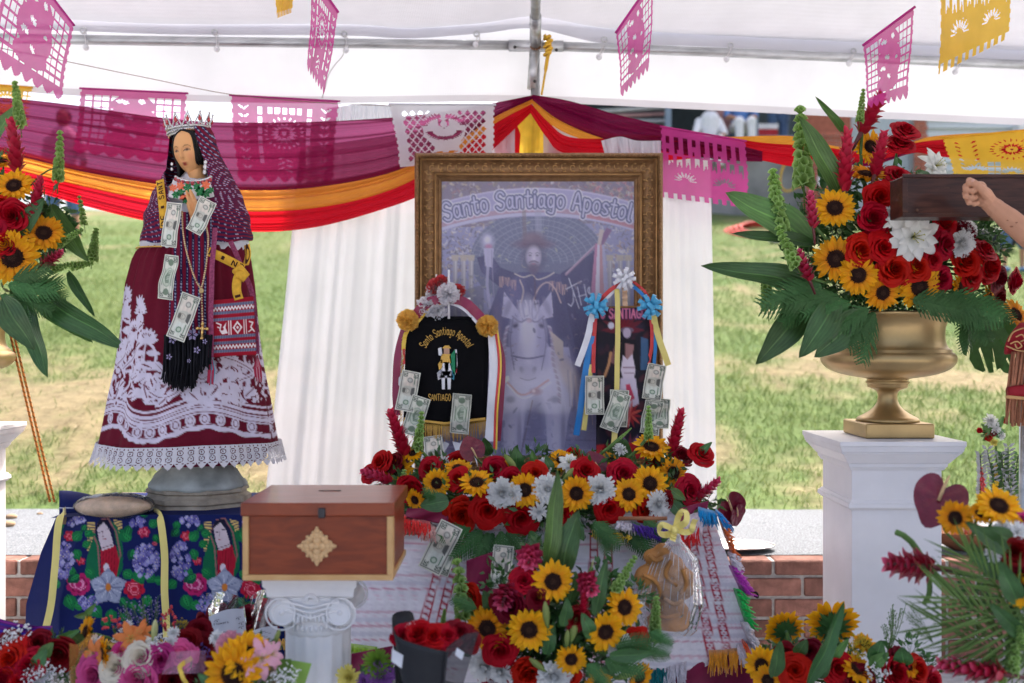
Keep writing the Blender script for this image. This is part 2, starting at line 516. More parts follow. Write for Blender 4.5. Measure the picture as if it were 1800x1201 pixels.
m_roof = fabric_sheet('white tent fabric',(.60,.605,.65),.13,weave=45)
m_val = fabric_sheet('white tent valance',(.74,.76,.82),.26,weave=45)
m_hem = fabric_sheet('doubled tent fabric',(.60,.60,.65),.18)
m_curtain = fabric_sheet('white sheer',(.74,.75,.81),.24,alpha=.90)
m_steel = M('galvanised steel',(.50,.51,.52),rough=.38,metal=.75,var=.35,vscale=30,bump=.1,stretch=(.3,1,1))
m_rust = M('rusty weld',(.22,.12,.07),rough=.8,var=.4)
m_white = M('white paint',(.79,.77,.77),rough=.38,var=.11,vscale=5,bump=.05,bscale=60)
m_plaster = M('white plaster',(.80,.79,.79),rough=.7,var=.07,vscale=14,bump=.12,bscale=60)
m_clearball = M('pale plastic',(.72,.72,.74),rough=.2,var=0)
m_yrope = M('yellow rope',(.75,.44,.05),rough=.7,bump=.4,bscale=250)
m_cord = M('pale cord',(.62,.6,.6),rough=.7,var=.1)
m_brown = M('brown twine',(.2,.12,.08),rough=.8)
m_conc = M('weathered concrete',(.19,.205,.225),rough=.95,var=.75,vscale=130,bump=.5,bscale=200)
m_brick = M('brick',(.235,.112,.088),rough=.85,var=.5,vscale=22,bump=.5,bscale=120,rand=.2)
m_mortar = M('mortar',(.42,.41,.40),rough=.95,var=.3,vscale=60,bump=.4)
m_floor = M('floor',(.40,.41,.44),rough=.9,var=.3)
m_gold = M('old gold paint',(.50,.355,.165),rough=.42,metal=.8,var=.22,vscale=9,bump=.05,bscale=40)
m_dark = M('dark opening',(.025,.025,.028),rough=.8)

# ------------------------------------------------------------------ ground, hill, grass
def hill_z(x,d):
  x = np.asarray(x,float); d = np.asarray(d,float)
  t = np.maximum(0,d - 4.93)
  z = .414 + .253 * np.minimum(t,12.0) + .02 * np.maximum(0,t - 12)
  return z + .035 * np.sin(1.3 * x + .7 * d) * np.minimum(1,t) + .02 * np.sin(3.1 * x - 2.3 * d) * np.minimum(1,t)

fl = MB(); fl.add([(-60,-40,0),(60,-40,0),(60,5,0),(-60,5,0)],[(0,1,2,3)])
tag(fl.build('ground',m_floor),kind='structure')

def grass_ground():
  m = M('grass and bare earth',(.1,.12,.03),rough=.95,var=0)
  nt = m.node_tree; N = nt.nodes; K = nt.links; b = N['Principled BSDF']
  at = N.new('ShaderNodeVertexColor'); at.layer_name = 'Col'
  tc = N.new('ShaderNodeTexCoord')
  n1 = N.new('ShaderNodeTexNoise'); n1.inputs['Scale'].default_value = 11; n1.inputs['Detail'].default_value = 8
  K.new(tc.outputs['Object'],n1.inputs['Vector'])
  mr = N.new('ShaderNodeMapRange'); mr.inputs[1].default_value = .3; mr.inputs[2].default_value = .7; mr.inputs[3].default_value = .75; mr.inputs[4].default_value = 1.2
  K.new(n1.outputs[0],mr.inputs[0])
  mx = N.new('ShaderNodeHueSaturation'); K.new(at.outputs[0],mx.inputs['Color']); K.new(mr.outputs[0],mx.inputs['Value'])
  K.new(mx.outputs[0],b.inputs['Base Color'])
  bp = N.new('ShaderNodeBump'); bp.inputs['Strength'].default_value = .8; bp.inputs['Distance'].default_value = .03
  K.new(n1.outputs[0],bp.inputs['Height']); K.new(bp.outputs[0],b.inputs['Normal'])
  return m

def vnoise(x,y,f,seed=0):
  """cheap smooth value noise in numpy"""
  r = np.random.default_rng(seed).random((64,64))
  X = np.asarray(x) * f; Y = np.asarray(y) * f
  i = np.floor(X).astype(int); j = np.floor(Y).astype(int); u = X - i; v = Y - j
  u = u * u * (3 - 2 * u); v = v * v * (3 - 2 * v)
  g = lambda a,c: r[a % 64,c % 64]
  return g(i,j) * (1 - u) * (1 - v) + g(i + 1,j) * u * (1 - v) + g(i,j + 1) * (1 - u) * v + g(i + 1,j + 1) * u * v

def bare(x,d):
  """how bare the earth is, 0..1: a worn strip across the slope and scattered patches"""
  strip = np.exp(-((d - 7.0 - .5 * np.sin(x * .8) - .3 * np.sin(2.1 * x)) / .9) ** 2)
  low = np.exp(-((d - 5.6) / .5) ** 2) * .35
  n = vnoise(x + 50,d + 20,1.1,3) * .45 + vnoise(x + 50,d + 20,3.3,4) * .35 + vnoise(x + 50,d + 20,9,6) * .3
  return np.clip((strip * .52 + low + n * 1.9 - 1.25) * 1.7,0,1)

gx = np.concatenate([np.linspace(-60,-9,30),np.linspace(-8.5,8.5,180),np.linspace(9,60,30)])
gd = np.concatenate([np.linspace(4.93,18,150),np.linspace(19,120,40)])
GX,GD = np.meshgrid(gx,gd)
GZ = hill_z(GX,GD)
bb = bare(GX,GD)[...,None]
ymix = vnoise(GX + 30,GD,.9,8)[...,None]
gc = np.array([.072,.128,.036]) * (1 - ymix * .6) + np.array([.15,.165,.065]) * ymix * .6
bb = bb * .8
gcol = gc * (1 - bb) + np.array([.22,.165,.10]) * bb
tag(grid_obj('grass_slope',np.stack([GX,GD,GZ],-1),grass_ground(),cols=gcol),kind='structure')

def blades(name,n,hmin,hmax,wid,colA,colB,keep,lean,dmin,dmax,mat):
  u = rng.random(n)
  d = dmin * (dmax / dmin) ** (u ** .8)
  x = (rng.random(n) - .5) * 1.1 * d + 0
  k = keep(x,d) > rng.random(n)
  x,d = x[k],d[k]; n = len(x)
  h = (hmin + (hmax - hmin) * rng.random(n)) * (.75 + .5 * vnoise(x + 40,d,2.2,9)); a = rng.random(n) * 2 * PI
  z = hill_z(x,d) - .004
  lx,ly = np.cos(a) * lean * h * (.4 + rng.random(n)),np.sin(a) * lean * h * (.4 + rng.random(n))
  b = rng.random(n) * PI
  wx,wy = np.cos(b) * wid * (.6 + .8 * rng.random(n)),np.sin(b) * wid * .5
  base = np.stack([x,d,z],1)
  hz = h if lean < 2 else h * .12
  mid = base + np.stack([lx * .35,ly * .35,hz * .62],1)
  tip = base + np.stack([lx,ly,hz],1)
  w = np.stack([wx,wy,np.zeros(n)],1)
  v = np.stack([base - w,base + w,mid + w * .8,mid - w * .8,tip],1).reshape(-1,3)
  o = np.arange(n)[:,None] * 5
  q = np.concatenate([o + np.array([[0,1,2]]),o + np.array([[0,2,3]]),o + np.array([[3,2,4]])])
  t = rng.random((n,1)) * .75 + vnoise(x + 9,d,.8,12)[:,None] * .4
  c = np.array(colA) * (1 - t) + np.array(colB) * t
  me = mesh_from(name,v,q,mat,None,np.repeat(c,5,0),False)
  return tag(link(name,me),kind='stuff')

m_blade = M('grass blade',(1,1,1),rough=.6,var=0,attr=True,trans=.35)
blades('grass',150000,.018,.06,.0028,(.068,.14,.035),(.19,.23,.078),lambda x,d: np.clip(1.0 - bare(x,d) * 1.15,0.03,1),.9,4.95,15.5,m_blade)
blades('dry_straw',26000,.05,.16,.0022,(.36,.28,.18),(.46,.37,.25),lambda x,d: np.clip(bare(x,d) * 1.1 + .16,0,1),2.4,4.95,11,m_blade)

# ------------------------------------------------------------------ brick ledge with a concrete top
LED,LTOP = 3.80,.414
ledge = thing('brick_ledge','low red brick ledge with a rough concrete top behind the tables and pedestals','ledge',(0,LED,0))
mo = MB(); mo.box((-4.2,LED + .012,0),(4.2,4.80,LTOP - .005)); mo.build('mortar_bed',m_mortar,ledge,smooth=False)
sl = MB()
xs = np.linspace(-4.2,4.2,120); ys = np.linspace(LED + .09,4.96,18)
SX,SY = np.meshgrid(xs,ys)
sl.grid(np.stack([SX,SY,LTOP + .001 + .004 * vnoise(SX + 20,SY,6,2)],-1))
sl.build('concrete_top',m_conc,ledge)
bk = []
for v in range(4):
  b = MB(); j = [rnd.uniform(-.002,.002) for _ in range(6)]
  b.box((-.104 + j[0],0 + j[1],-.034 + j[2]),(.104 + j[3],.09,.034 + j[4]),bev=.004)
  bk.append(b.mesh('brick',m_brick,smooth=False))
b = MB(); b.box((-.104,0,-.028),(.104,.105,.028),bev=.005); capb = b.mesh('brick',m_brick,smooth=False)
for r in range(6):
  z = LTOP - .028 if r == 0 else LTOP - .056 - .012 - .034 - (r - 1) * .080
  if z < .03: break
  k = -19
  while k <= 19:
    x = k * .222 + (.111 if r % 2 else 0)
    o = link('brick',capb if r == 0 else bk[rnd.randrange(4)],ledge)
    o.location = (x,rnd.uniform(-.004,.004),z); o.rotation_euler = (rnd.uniform(-.012,.012),0,rnd.uniform(-.012,.012))
    k += 1
for i,(px,py,r) in enumerate(((20,912,.022),(14,926,.026),(70,905,.012))):
  d = .836 * FPX / (py - 600); p = P(px,py,d)
  s = MB(); s.ball((p.x,p.y,LTOP + r * .5),(r * 1.3,r,r * .6),9,6)
  tag(s.build('stone',M('tan stone',(.34,.24,.15),rough=.9)),('small tan stone behind its neighbour on the concrete ledge at far left','larger tan stone nearest the bricks on the concrete ledge at far left','tiny tan pebble beside the blue cloth on the concrete ledge')[i],'stone')

# ------------------------------------------------------------------ tent
tent = thing('steel_tent','galvanised steel tent frame with eave pipe, upright pole and rafter','tent frame',P(937,600,4.1) * 1)
tent.location.z = LTOP
J = P(941,80,4.1)
p = MB(); p.tube([P(-420,60,3.92),P(300,72,4.03),J + Vector((-.02,0,0))],.0195,14); p.build('eave_pipe',m_steel,tent)
p = MB(); p.tube([J + Vector((.02,0,0)),P(1300,93,4.2),P(2300,134,4.54)],.0195,14); p.build('eave_pipe',m_steel,tent)
p = MB(); p.tube([Vector((J.x - .005,4.1,LTOP)),J],.019,14); p.build('upright_pole',m_steel,tent)
RID = Vector((.05,1.7,3.12))
p = MB(); p.tube([J,RID,Vector((.05,.95,2.93))],.0195,14); p.build('rafter',m_steel,tent)
f = MB()
f.tube([P(894,80,4.098),P(990,81,4.1)],.0235,16); f.tube([P(936,156,4.1),J + Vector((0,0,.01))],.0225,16); f.tube([J,J + (RID - J) * .085],.0235,16)
f.build('pipe_fitting',m_steel,tent)
f = MB()
for a in range(14):
  t = 2 * PI * a / 14
  f.ball(J + Vector((.021 * math.cos(t),-.021,.021 * math.sin(t))),(.006,.004,.006),6,4)
f.build('weld',m_rust,tent)
for (px,py) in ((905,83),(978,88),(940,143),(946,45)):
  f = MB(); c = P(px,py,4.076)
  f.tube([c,c + Vector((0,-.006,0))],.0065,8); f.tube([c + Vector((0,-.006,0)),c + Vector((0,-.0075,0))],.003,6)
  f.build('bolt',M('dark bolt',(.08,.08,.08),rough=.4,metal=.8),tent)

canopy = thing('tent_canopy','white fabric tent canopy with a hanging back valance','tent canopy',(0,4.2,2.4))
def roof_z(x,d):
  return 2.47 + (3.38 - 2.47) * (1 - abs(d - .8) / 3.3)
U = np.linspace(0,1,120)
def edge_px(t):
  return t
hx = [-420,0,300,600,720,850,940,1060,1200,1500,1800,2300]
ht = [22,27,39,39,46,37,26,46,56,71,86,110]
hb = [46,50,60,62,67,58,50,76,80,93,108,132]
def eave_d(px): return np.interp(px,[-420,300,941,1300,2300],[3.92,4.03,4.1,4.2,4.54])
pxs = np.linspace(-420,2300,150)
tp = curve(list(zip(hx,ht)),150); bt = curve(list(zip(hx,hb)),150)
rows = []
for s in np.linspace(0,1,5):
  rows.append([P(tp[k][0] * (1 - s) + bt[k][0] * s,tp[k][1] * (1 - s) + bt[k][1] * s,eave_d(tp[k][0]) + .035 + .02 * s) for k in range(150)])
grid_obj('hem_band',rows,m_hem,canopy)
top = [P(tp[k][0],tp[k][1] + 3,eave_d(tp[k][0]) + .03) for k in range(150)]
rr = []
for s in np.linspace(0,1,40):
  row = []
  for k in range(150):
    a = top[k]; x = a.x + (a.x * .35) * s * 1.0; e = Vector((x,1.7,3.16))
    q = a.lerp(e,s); q.z += .012 * math.sin(x * 3.3 + s * 9) * s * (1 - s) * 3 - .05 * s * (1 - s) + .006 * math.sin(x * 9 + 3 * math.sin(s * 7)) * min(1,s * 6)
    row.append(q)
  rr.append(row)
grid_obj('roof_panel',rr,m_roof,canopy)
row2 = []
for s in np.linspace(0,1,12):
  row2.append([Vector((rr[-1][k].x,1.7 - .8 * s,3.16 - .2 * s)) for k in range(150)])
grid_obj('roof_panel',row2,m_roof,canopy)  # unseen front slope; roof kept short so open sky lights the altar
vx = [-420,0,100,330,600,900,1200,1500,1800,2300]
vb = [150,160,166,178,181,179,191,206,220,244]
vt = curve(list(zip(vx,vb)),150)
rows = []; hemr = []
for s in np.linspace(0,1,14):
  row = []
  for k in range(150):
    px,py = vt[k]; d = eave_d(px) + .07 + .012 * math.sin(px * .013) * s + .008 * math.sin(px * .031 + 1) * s
    row.append(P(px,26 + (py - 12 - 26) * s,d))
  rows.append(row)
grid_obj('valance',rows,m_val,canopy)
for s in np.linspace(0,1,4):
  hemr.append([Vector(rows[-1][k]).lerp(P(vt[k][0],vt[k][1],rows[-1][k].y),s) for k in range(150)])
grid_obj('valance_hem',hemr,m_hem,canopy)
for px,py in ((147,54),(378,57),(605,60),(838,60),(1062,70),(1284,80),(1500,90),(1686,98)):
  g = MB(); d = float(eave_d(px)) + .03; c = P(px,py,d)
  ring = [c + Vector((.011 * math.cos(a),-.004,.011 * math.sin(a))) for a in np.linspace(0,2 * PI,13)]
  g.tube(ring,.0035,6); g.build('grommet',m_steel,canopy)
where = ['beside the top left pink flag','above the left pink flag and the crown','beside the narrow pink flag','just left of the tent pole','just right of the tent pole and yellow rope',
         'right of the creased pink flag','left of the rightmost pink flag','below the yellow flag at top right']
for k,(px,py) in enumerate(((151,83),(381,86),(608,88),(836,78),(1053,100),(1277,104),(1492,111),(1679,126))):
  d = float(eave_d(px)) - .032; c = P(px,py,d); gpt = P([147,378,605,838,1062,1284,1500,1686][k],[56,59,62,62,72,82,92,100][k],d + .05)
  t = thing('bungee_ball','clear ball bungee round the tent pipe ' + where[k],'bungee',c,'ball bungees along the tent pipe')
  b = MB(); b.ball(c,.0125,12,8); b.build('ball',m_clearball,t)
  b = MB(); pb = P(px,py - 12,d + .055)
  b.tube(curve([c + Vector((0,0,.01)),(c + gpt) / 2 + Vector((.006,-.012,.01)),gpt,gpt + Vector((.008,0,0)),(c + gpt) / 2 + Vector((.014,-.006,0)),c + Vector((.004,0,.008))],20),.0022,6)
  b.build('elastic_loop',m_cord,t)

# ropes
r = MB(); pts = [P(957,62,4.06),P(965,72,4.05),P(967,90,4.05),P(963,98,4.05),P(958,130,4.06),P(952,166,4.03)]
r.tube(curve(pts,24),[.0075] * 14 + [.0045] * 10,8)
for k in range(5):
  c = P(962 + (k % 2) * 3,66 + k * 7,4.05)
  r.tube([c + Vector((.017 * math.cos(a) * .7,.016 * math.sin(a),.006 * math.cos(a))) for a in np.linspace(0,2 * PI,11)],.006,6)
tag(r.build('knotted_rope',m_yrope),'yellow rope knotted at the tent pole joint and hanging down it','rope')
m_or = M('orange rope',(.80,.26,.05),rough=.7,bump=.3,bscale=300); m_bk = M('black fleck',(.03,.03,.02),rough=.8)
t = thing('guy_rope','orange rope with black flecks slanting down beside the left pedestal','rope',P(92,880,3.7))
for off in (0,6):
  a,e = P(2 + off,520,3.55),P(88 + off * 1.3,882,3.7)
  o = MB(); o.tube([a.lerp(e,s) for s in np.linspace(0,1,12)],.0042,8); o.build('strand',m_or,t)
  o = MB()
  hl = [a.lerp(e,s) + Vector((.0043 * math.cos(s * 260),.0043 * math.sin(s * 260),0)) for s in np.linspace(0,1,420)]
  o.tube(hl,.0011,4); o.build('fleck',m_bk,t)
o = MB(); o.tube(curve([P(-60,72,3.6),P(118,108,3.75),P(260,137,3.85),P(408,166,3.95),P(560,180,4.0),P(690,186,4.02)],30),.0014,5)
tag(o.build('bunting_string',m_brown),'thin brown string sloping down to the pink flags on the left','string')
o = MB(); o.tube(curve([P(606,82,3.99),P(602,98,3.97),P(590,112,3.95),P(578,130,3.95),P(572,152,3.96),P(566,172,3.98)],24),.0022,6)
tag(o.build('hanging_line',m_cord),'thin white cord hanging from the tent pipe by the narrow pink flag','cord')

# ------------------------------------------------------------------ curtains and swags
def folds(u,s,seed,nf,sharp=.65):
  r = np.random.default_rng(seed); out = 0
  for k in range(5):
    f = nf * (0.5 + k * .42) * r.uniform(.85,1.15); out = out + np.sin(2 * PI * (f * u + .25 * np.sin(2 * PI * s * r.uniform(.3,.9) + r.uniform(0,6)) * .3) + r.uniform(0,6)) / (1 + k * .6)
  return out / 2.2

def swag(name,label,top,bot,d,mat,col,nf,amp,seed,n=170,m=64,dens=None,ease=1.0,cat='drape'):
  T = curve(top,n); B = curve(bot,n)
  u = np.linspace(0,1,m)[:,None]; s = np.linspace(0,1,n)[None,:]
  f = folds(u,s,seed,nf)
  X = T[None,:,0] * (1 - u) + B[None,:,0] * u; Y = T[None,:,1] * (1 - u) + B[None,:,1] * u; f2 = folds(u,s,seed + 50,nf * 1.6)
  wid = np.abs(B[:,1] - T[:,1])[None,:]
  Y = Y + np.cos(f * 2.2) * wid * .012
  dd = (d(T[:,0])[None,:] if callable(d) else d)
  D = dd + f * amp * np.clip(wid / 60,.25,1.2)
  pts = np.stack([(X - 900) / FPX * D,D + 0 * X,CAMZ - (Y - 600) / FPX * D],-1)
  a = np.ones(X.shape)
  if dens is not None:
    lo,hi = dens
    a = lo + (hi - lo) * np.clip(np.clip(f2 * .55 + .5,0,2) ** 3.2 + np.clip(1.2 - wid / 45,0,1) + (u > .965) * .8 + (u < .02) * .5,0,1)
  cc = np.concatenate([np.broadcast_to(np.array(col),X.shape + (3,)),a[...,None]],-1)
  o = grid_obj(name,pts,mat,cols=cc)
  return tag(o,label,cat)

m_drape = M('sheer drape cloth',(1,1,1),rough=.5,var=.05,attr=True,alpha_attr=True,trans=.42,spec=.15,tint=(.78,.20,.42))
MAR,YEL,RED = (.17,.002,.042),(.80,.34,.045),(.62,.006,.018)
swag('maroon_swag','sheer maroon swag sagging behind the statue from the left edge to the pole',[(-90,168),(0,170),(120,182),(330,210),(520,213),(690,205),(800,192),(870,180),(936,167)],
     [(-90,255),(40,276),(150,302),(300,326),(440,334),(560,328),(690,302),(800,250),(870,205),(936,174)],3.93,m_drape,MAR,7,.012,3,dens=(.74,.995))
swag('yellow_swag','yellow orange swag sagging below the maroon one on the left',[(-90,240),(40,266),(150,293),(300,319),(440,328),(560,321),(690,294),(800,242),(870,200),(935,173)],
     [(-90,268),(50,303),(160,330),(290,356),(440,371),(580,361),(700,328),(800,271),(870,217),(935,182)],3.955,m_drape,YEL,4,.012,8,dens=(.95,.995))
swag('red_swag','red swag lowest of the three hanging behind the statue',[(-90,262),(50,297),(160,322),(290,349),(440,366),(580,356),(700,322),(800,266),(870,213),(934,181)],
     [(-90,300),(60,336),(150,362),(280,392),(440,407),(560,398),(690,362),(760,332),(850,276),(932,200)],3.98,m_drape,RED,4,.012,15,dens=(.94,.995))
swag('maroon_swag','sheer maroon swag running right from the pole top toward the pink lettered flag',[(936,166),(1000,177),(1080,200),(1160,219),(1230,236),(1290,252),(1340,266)],
     [(936,176),(985,212),(1060,243),(1140,260),(1220,274),(1290,282),(1340,284)],3.93,m_drape,MAR,4,.010,23,dens=(.82,.99))
swag('yellow_swag','yellow swag under the right maroon one beside the pole top',[(935,172),(985,205),(1060,232),(1160,238),(1270,240),(1350,238),(1400,240),(1440,254)],
     [(935,182),(980,226),(1050,250),(1160,258),(1270,256),(1350,258),(1400,258),(1440,264)],3.95,m_drape,YEL,3,.010,28,dens=(.95,.995))
swag('red_swag','red swag right of the pole ending in the twisted red length by the tall flowers',[(934,182),(965,215),(1000,240),(1080,243),(1180,240),(1270,241),(1340,250),(1400,254),(1438,254)],
     [(932,198),(960,240),(990,268),(1080,277),(1180,281),(1270,272),(1340,282),(1400,292),(1438,274)],3.942,m_drape,RED,3,.014,33,dens=(.96,.995))
swag('red_swag','red swag length behind the right flower arrangement and yellow flag',[(1438,256),(1520,266),(1600,252),(1665,244),(1800,238),(2000,232)],
     [(1438,274),(1520,286),(1600,268),(1665,276),(1800,285),(2000,290)],3.952,m_drape,RED,3,.012,38,dens=(.96,.995))
swag('maroon_swag','maroon swag length twisted below the red one behind the right flowers',[(1440,262),(1520,278),(1600,262),(1640,252),(1800,262),(2000,270)],
     [(1440,271),(1520,292),(1600,270),(1650,268),(1800,276),(2000,284)],3.96,m_drape,MAR,2,.008,41,dens=(.96,.995))
swag('yellow_swag','yellow swag length along the top of the red one at right edge',[(1440,252),(1520,262),(1600,250),(1650,238),(1800,230),(2000,224)],
     [(1440,260),(1520,270),(1600,257),(1650,246),(1800,244),(2000,240)],3.955,m_drape,YEL,2,.006,44,dens=(.96,.995))
# white tie round the twisted length
t = MB()
for k in range(3):
  c = P(1432 + k * 4,262,3.955)
  t.tube([c + Vector((.006 * math.sin(3 * a),.03 * math.cos(a),.034 * math.sin(a))) for a in np.linspace(0,2 * PI,21)],.009,6)
tag(t.build('white_tie',m_curtain),'white cloth tie round the twisted red swag','tie')

def hang(name,label,top,bot,d,mat,nf,amp,seed,n,m,cat,parent=None):
  """a sheet hanging from the polyline top to the polyline bot, pleats running downward"""
  T = curve(top,n); B = curve(bot,n)
  u = np.linspace(0,1,m)[:,None]; s = np.linspace(0,1,n)[None,:]
  f = folds(s + 0 * u,u,seed,nf)
  X = T[None,:,0] * (1 - u) + B[None,:,0] * u; Y = T[None,:,1] * (1 - u) + B[None,:,1] * u
  D = d + f * amp * (.45 + .55 * u)
  o = grid_obj(name,np.stack([(X - 900) / FPX * D,D,CAMZ - (Y - 600) / FPX * D],-1),mat,parent)
  return tag(o,label,cat) if label else o
hang('sheer_curtain','sheer white curtain hanging left of and behind the big gilt frame',[(528,260),(700,235),(905,200)],[(455,985),(660,985),(905,985)],4.03,m_curtain,11,.022,5,170,30,'curtain')
hang('sheer_curtain','sheer white curtain hanging right of the big gilt frame',[(955,215),(1100,262),(1249,282)],[(960,985),(1120,985),(1262,985)],4.03,m_curtain,9,.020,9,150,30,'curtain')
hang('curtain_ruffle','white gathered ruffle showing above the left maroon swag',[(575,190),(640,182),(700,186)],[(572,214),(640,212),(700,214)],4.07,m_curtain,10,.018,12,120,10,'ruffle')
hang('curtain_ruffle','white gathered ruffle at the upper right corner of the gilt frame',[(1057,247),(1090,240),(1120,247),(1162,247)],[(1070,300),(1100,300),(1125,300),(1162,300)],3.88,m_curtain,7,.02,13,120,12,'ruffle')
hang('yellow_foil','bright yellow cut foil behind the pole in the gap of the swags',[(905,200),(936,185),(975,215)],[(900,275),(936,275),(975,275)],4.06,M('yellow foil',(.85,.55,.06),rough=.25,trans=.4),3,.012,3,30,10,'foil')
hang('red_cloth','red cloth hanging left behind the pole in the gap of the swags',[(870,215),(900,205),(915,235)],[(868,285),(890,285),(912,285)],4.04,M('red cloth',RED,rough=.5,trans=.4),2,.012,4,30,10,'cloth')
hang('red_cloth','red cloth hanging right behind the pole in the gap of the swags',[(968,235),(985,250),(1010,265)],[(958,285),(985,290),(1010,290)],4.04,M('red cloth',RED,rough=.5,trans=.4),2,.012,6,30,10,'cloth')

# ------------------------------------------------------------------ cut paper flags
def flag_mask(kind,w,h):
  c = Canvas(0,0,1,1.0,220,(255,255,255)); K = (0,0,0); W = (255,255,255)
  def lattice(x0,y0,x1,y1,nx,ny,gap,diag=False):
    if not diag:
      for i in range(nx):
        for j in range(ny):
          xa = x0 + (x1 - x0) * (i + gap) / nx; xb = x0 + (x1 - x0) * (i + 1 - gap) / nx; ya = y0 + (y1 - y0) * (j + gap) / ny; yb = y0 + (y1 - y0) * (j + 1 - gap) / ny
          c.poly([(xa,ya),(xb,ya),(xb,yb),(xa,yb)],K)
    else:
      for i in range(-1,nx + 1):
        for j in range(-1,2 * ny + 1):
          cx = x0 + (x1 - x0) * (i + (.5 if j % 2 else 0)) / nx; cy_ = y0 + (y1 - y0) * j / (2 * ny)
          if x0 < cx < x1 and y0 < cy_ < y1:
            a = (x1 - x0) / nx * (.5 - gap); b = (y1 - y0) / ny * (.5 - gap)
            c.poly([(cx - a,cy_),(cx,cy_ - b),(cx + a,cy_),(cx,cy_ + b)],K)
  def spray(cx,cy_,r0,r1,n,wd,a0=0,a1=2 * PI,col=K):
    for i in range(n):
      a = a0 + (a1 - a0) * (i + .5) / n
      c.petal(cx + r0 * math.cos(a),cy_ + r0 * math.sin(a),r1 - r0,wd,a,col)
  if kind == 'figure':
    lattice(.05,.08,.95,.86,11,8,.13)
    c.ell(.5,.22,.2,.16,W); c.ell(.42,.45,.17,.2,W); c.ell(.6,.5,.16,.24,W); c.ell(.5,.72,.24,.12,W)
    for (x,y) in ((.4,.2),(.55,.18),(.45,.42),(.62,.46),(.5,.68),(.38,.55)):
      spray(x,y,.015,.075,6,.022,x * 9)
    c.poly([(0,.86),(1,.86),(1,.93),(0,.93)],W)
  elif kind == 'leafy':
    for sx in (0,1):
      for j in range(8):
        y = .1 + j * .1; q = (lambda a: a if sx == 0 else 1 - a)
        c.petal(q(.12),y + .05,.07,.024,-.8 if sx == 0 else PI + .8,K); c.petal(q(.12),y + .05,.07,.024,-2.3 if sx == 0 else PI + 2.3,K)
      lattice(.24 if sx == 0 else .70,.1,.30 if sx == 0 else .76,.8,1,6,.12)
    spray(.5,.42,.05,.13,16,.028); spray(.5,.42,.15,.2,22,.02); c.ell(.5,.42,.025,.025,K)
    for j in range(6): c.petal(.5,.7 + j * .03,.09,.02,.4 if j % 2 else PI - .4,K)
    lattice(.33,.1,.67,.2,5,1,.15)
  elif kind == 'church':
    for i in range(9):
      x = .06 + i * .1; hgt = .1 + .07 * ((i * 7) % 3)
      c.poly([(x,.12),(x + .05,.12),(x + .05,.12 + hgt),(x,.12 + hgt)],K)
      c.poly([(x + .02,.38),(x + .075,.38),(x + .075,.5 + .04 * (i % 3)),(x + .05,.46),(x + .02,.55)],K)
      c.poly([(x,.30),(x + .03,.30),(x + .03,.36),(x,.36)],K)
    spray(.28,.74,.05,.15,9,.022,PI,2 * PI); spray(.72,.74,.05,.15,9,.022,PI,2 * PI)
    for i in range(10):
      x = .04 + i * .1; c.poly([(x,.92),(x + .045,.92),(x + .045,1),(x,1)],K)
  elif kind == 'eagle':
    lattice(.1,.08,.4,.95,4,6,.1,True); lattice(.62,.08,.92,.95,4,6,.1,True)
    c.ell(.5,.4,.21,.34,W)
    spray(.5,.42,.12,.2,20,.025,.2,PI - .2); spray(.5,.4,.16,.26,9,.03,PI + .2,1.5 * PI - .1); spray(.5,.4,.16,.26,9,.03,1.5 * PI + .1,2 * PI - .2)
    c.poly([(.44,.2),(.5,.3),(.56,.2),(.55,.36),(.5,.42),(.45,.36)],K); c.ell(.5,.34,.03,.06,W)
    spray(.5,.78,.03,.16,11,.02,.2,PI - .2)
  elif kind == 'sun':
    spray(.62,.36,.05,.13,16,.03); spray(.62,.36,.16,.22,22,.02); c.ell(.62,.36,.02,.02,K)
    for i in range(7): c.petal(.1,.12 + i * .1,.08,.026,.9,K); c.petal(.3,.12 + i * .1,.08,.026,2.2,K)
    lattice(.86,.08,.99,.95,2,6,.14)
    spray(.25,.8,.03,.14,9,.03,PI,2 * PI); spray(.6,.85,.03,.14,9,.03,PI,2 * PI)
    lattice(.36,.6,.5,.95,2,3,.12)
  ys,xs = np.meshgrid((np.arange(h) + .5) / h,(np.arange(w) + .5) / w,indexing='ij')
  keep = c.sample(xs,ys)[...,0] > .4
  if kind in ('figure','leafy','sun'):
    keep &= ys < .93 + .07 * np.abs(np.sin(xs * PI * 7))
  keep &= (xs > .012 + .012 * (np.sin(ys * 60) > 0)) & (xs < .988 - .012 * (np.sin(ys * 60 + 1) > 0))
  return keep

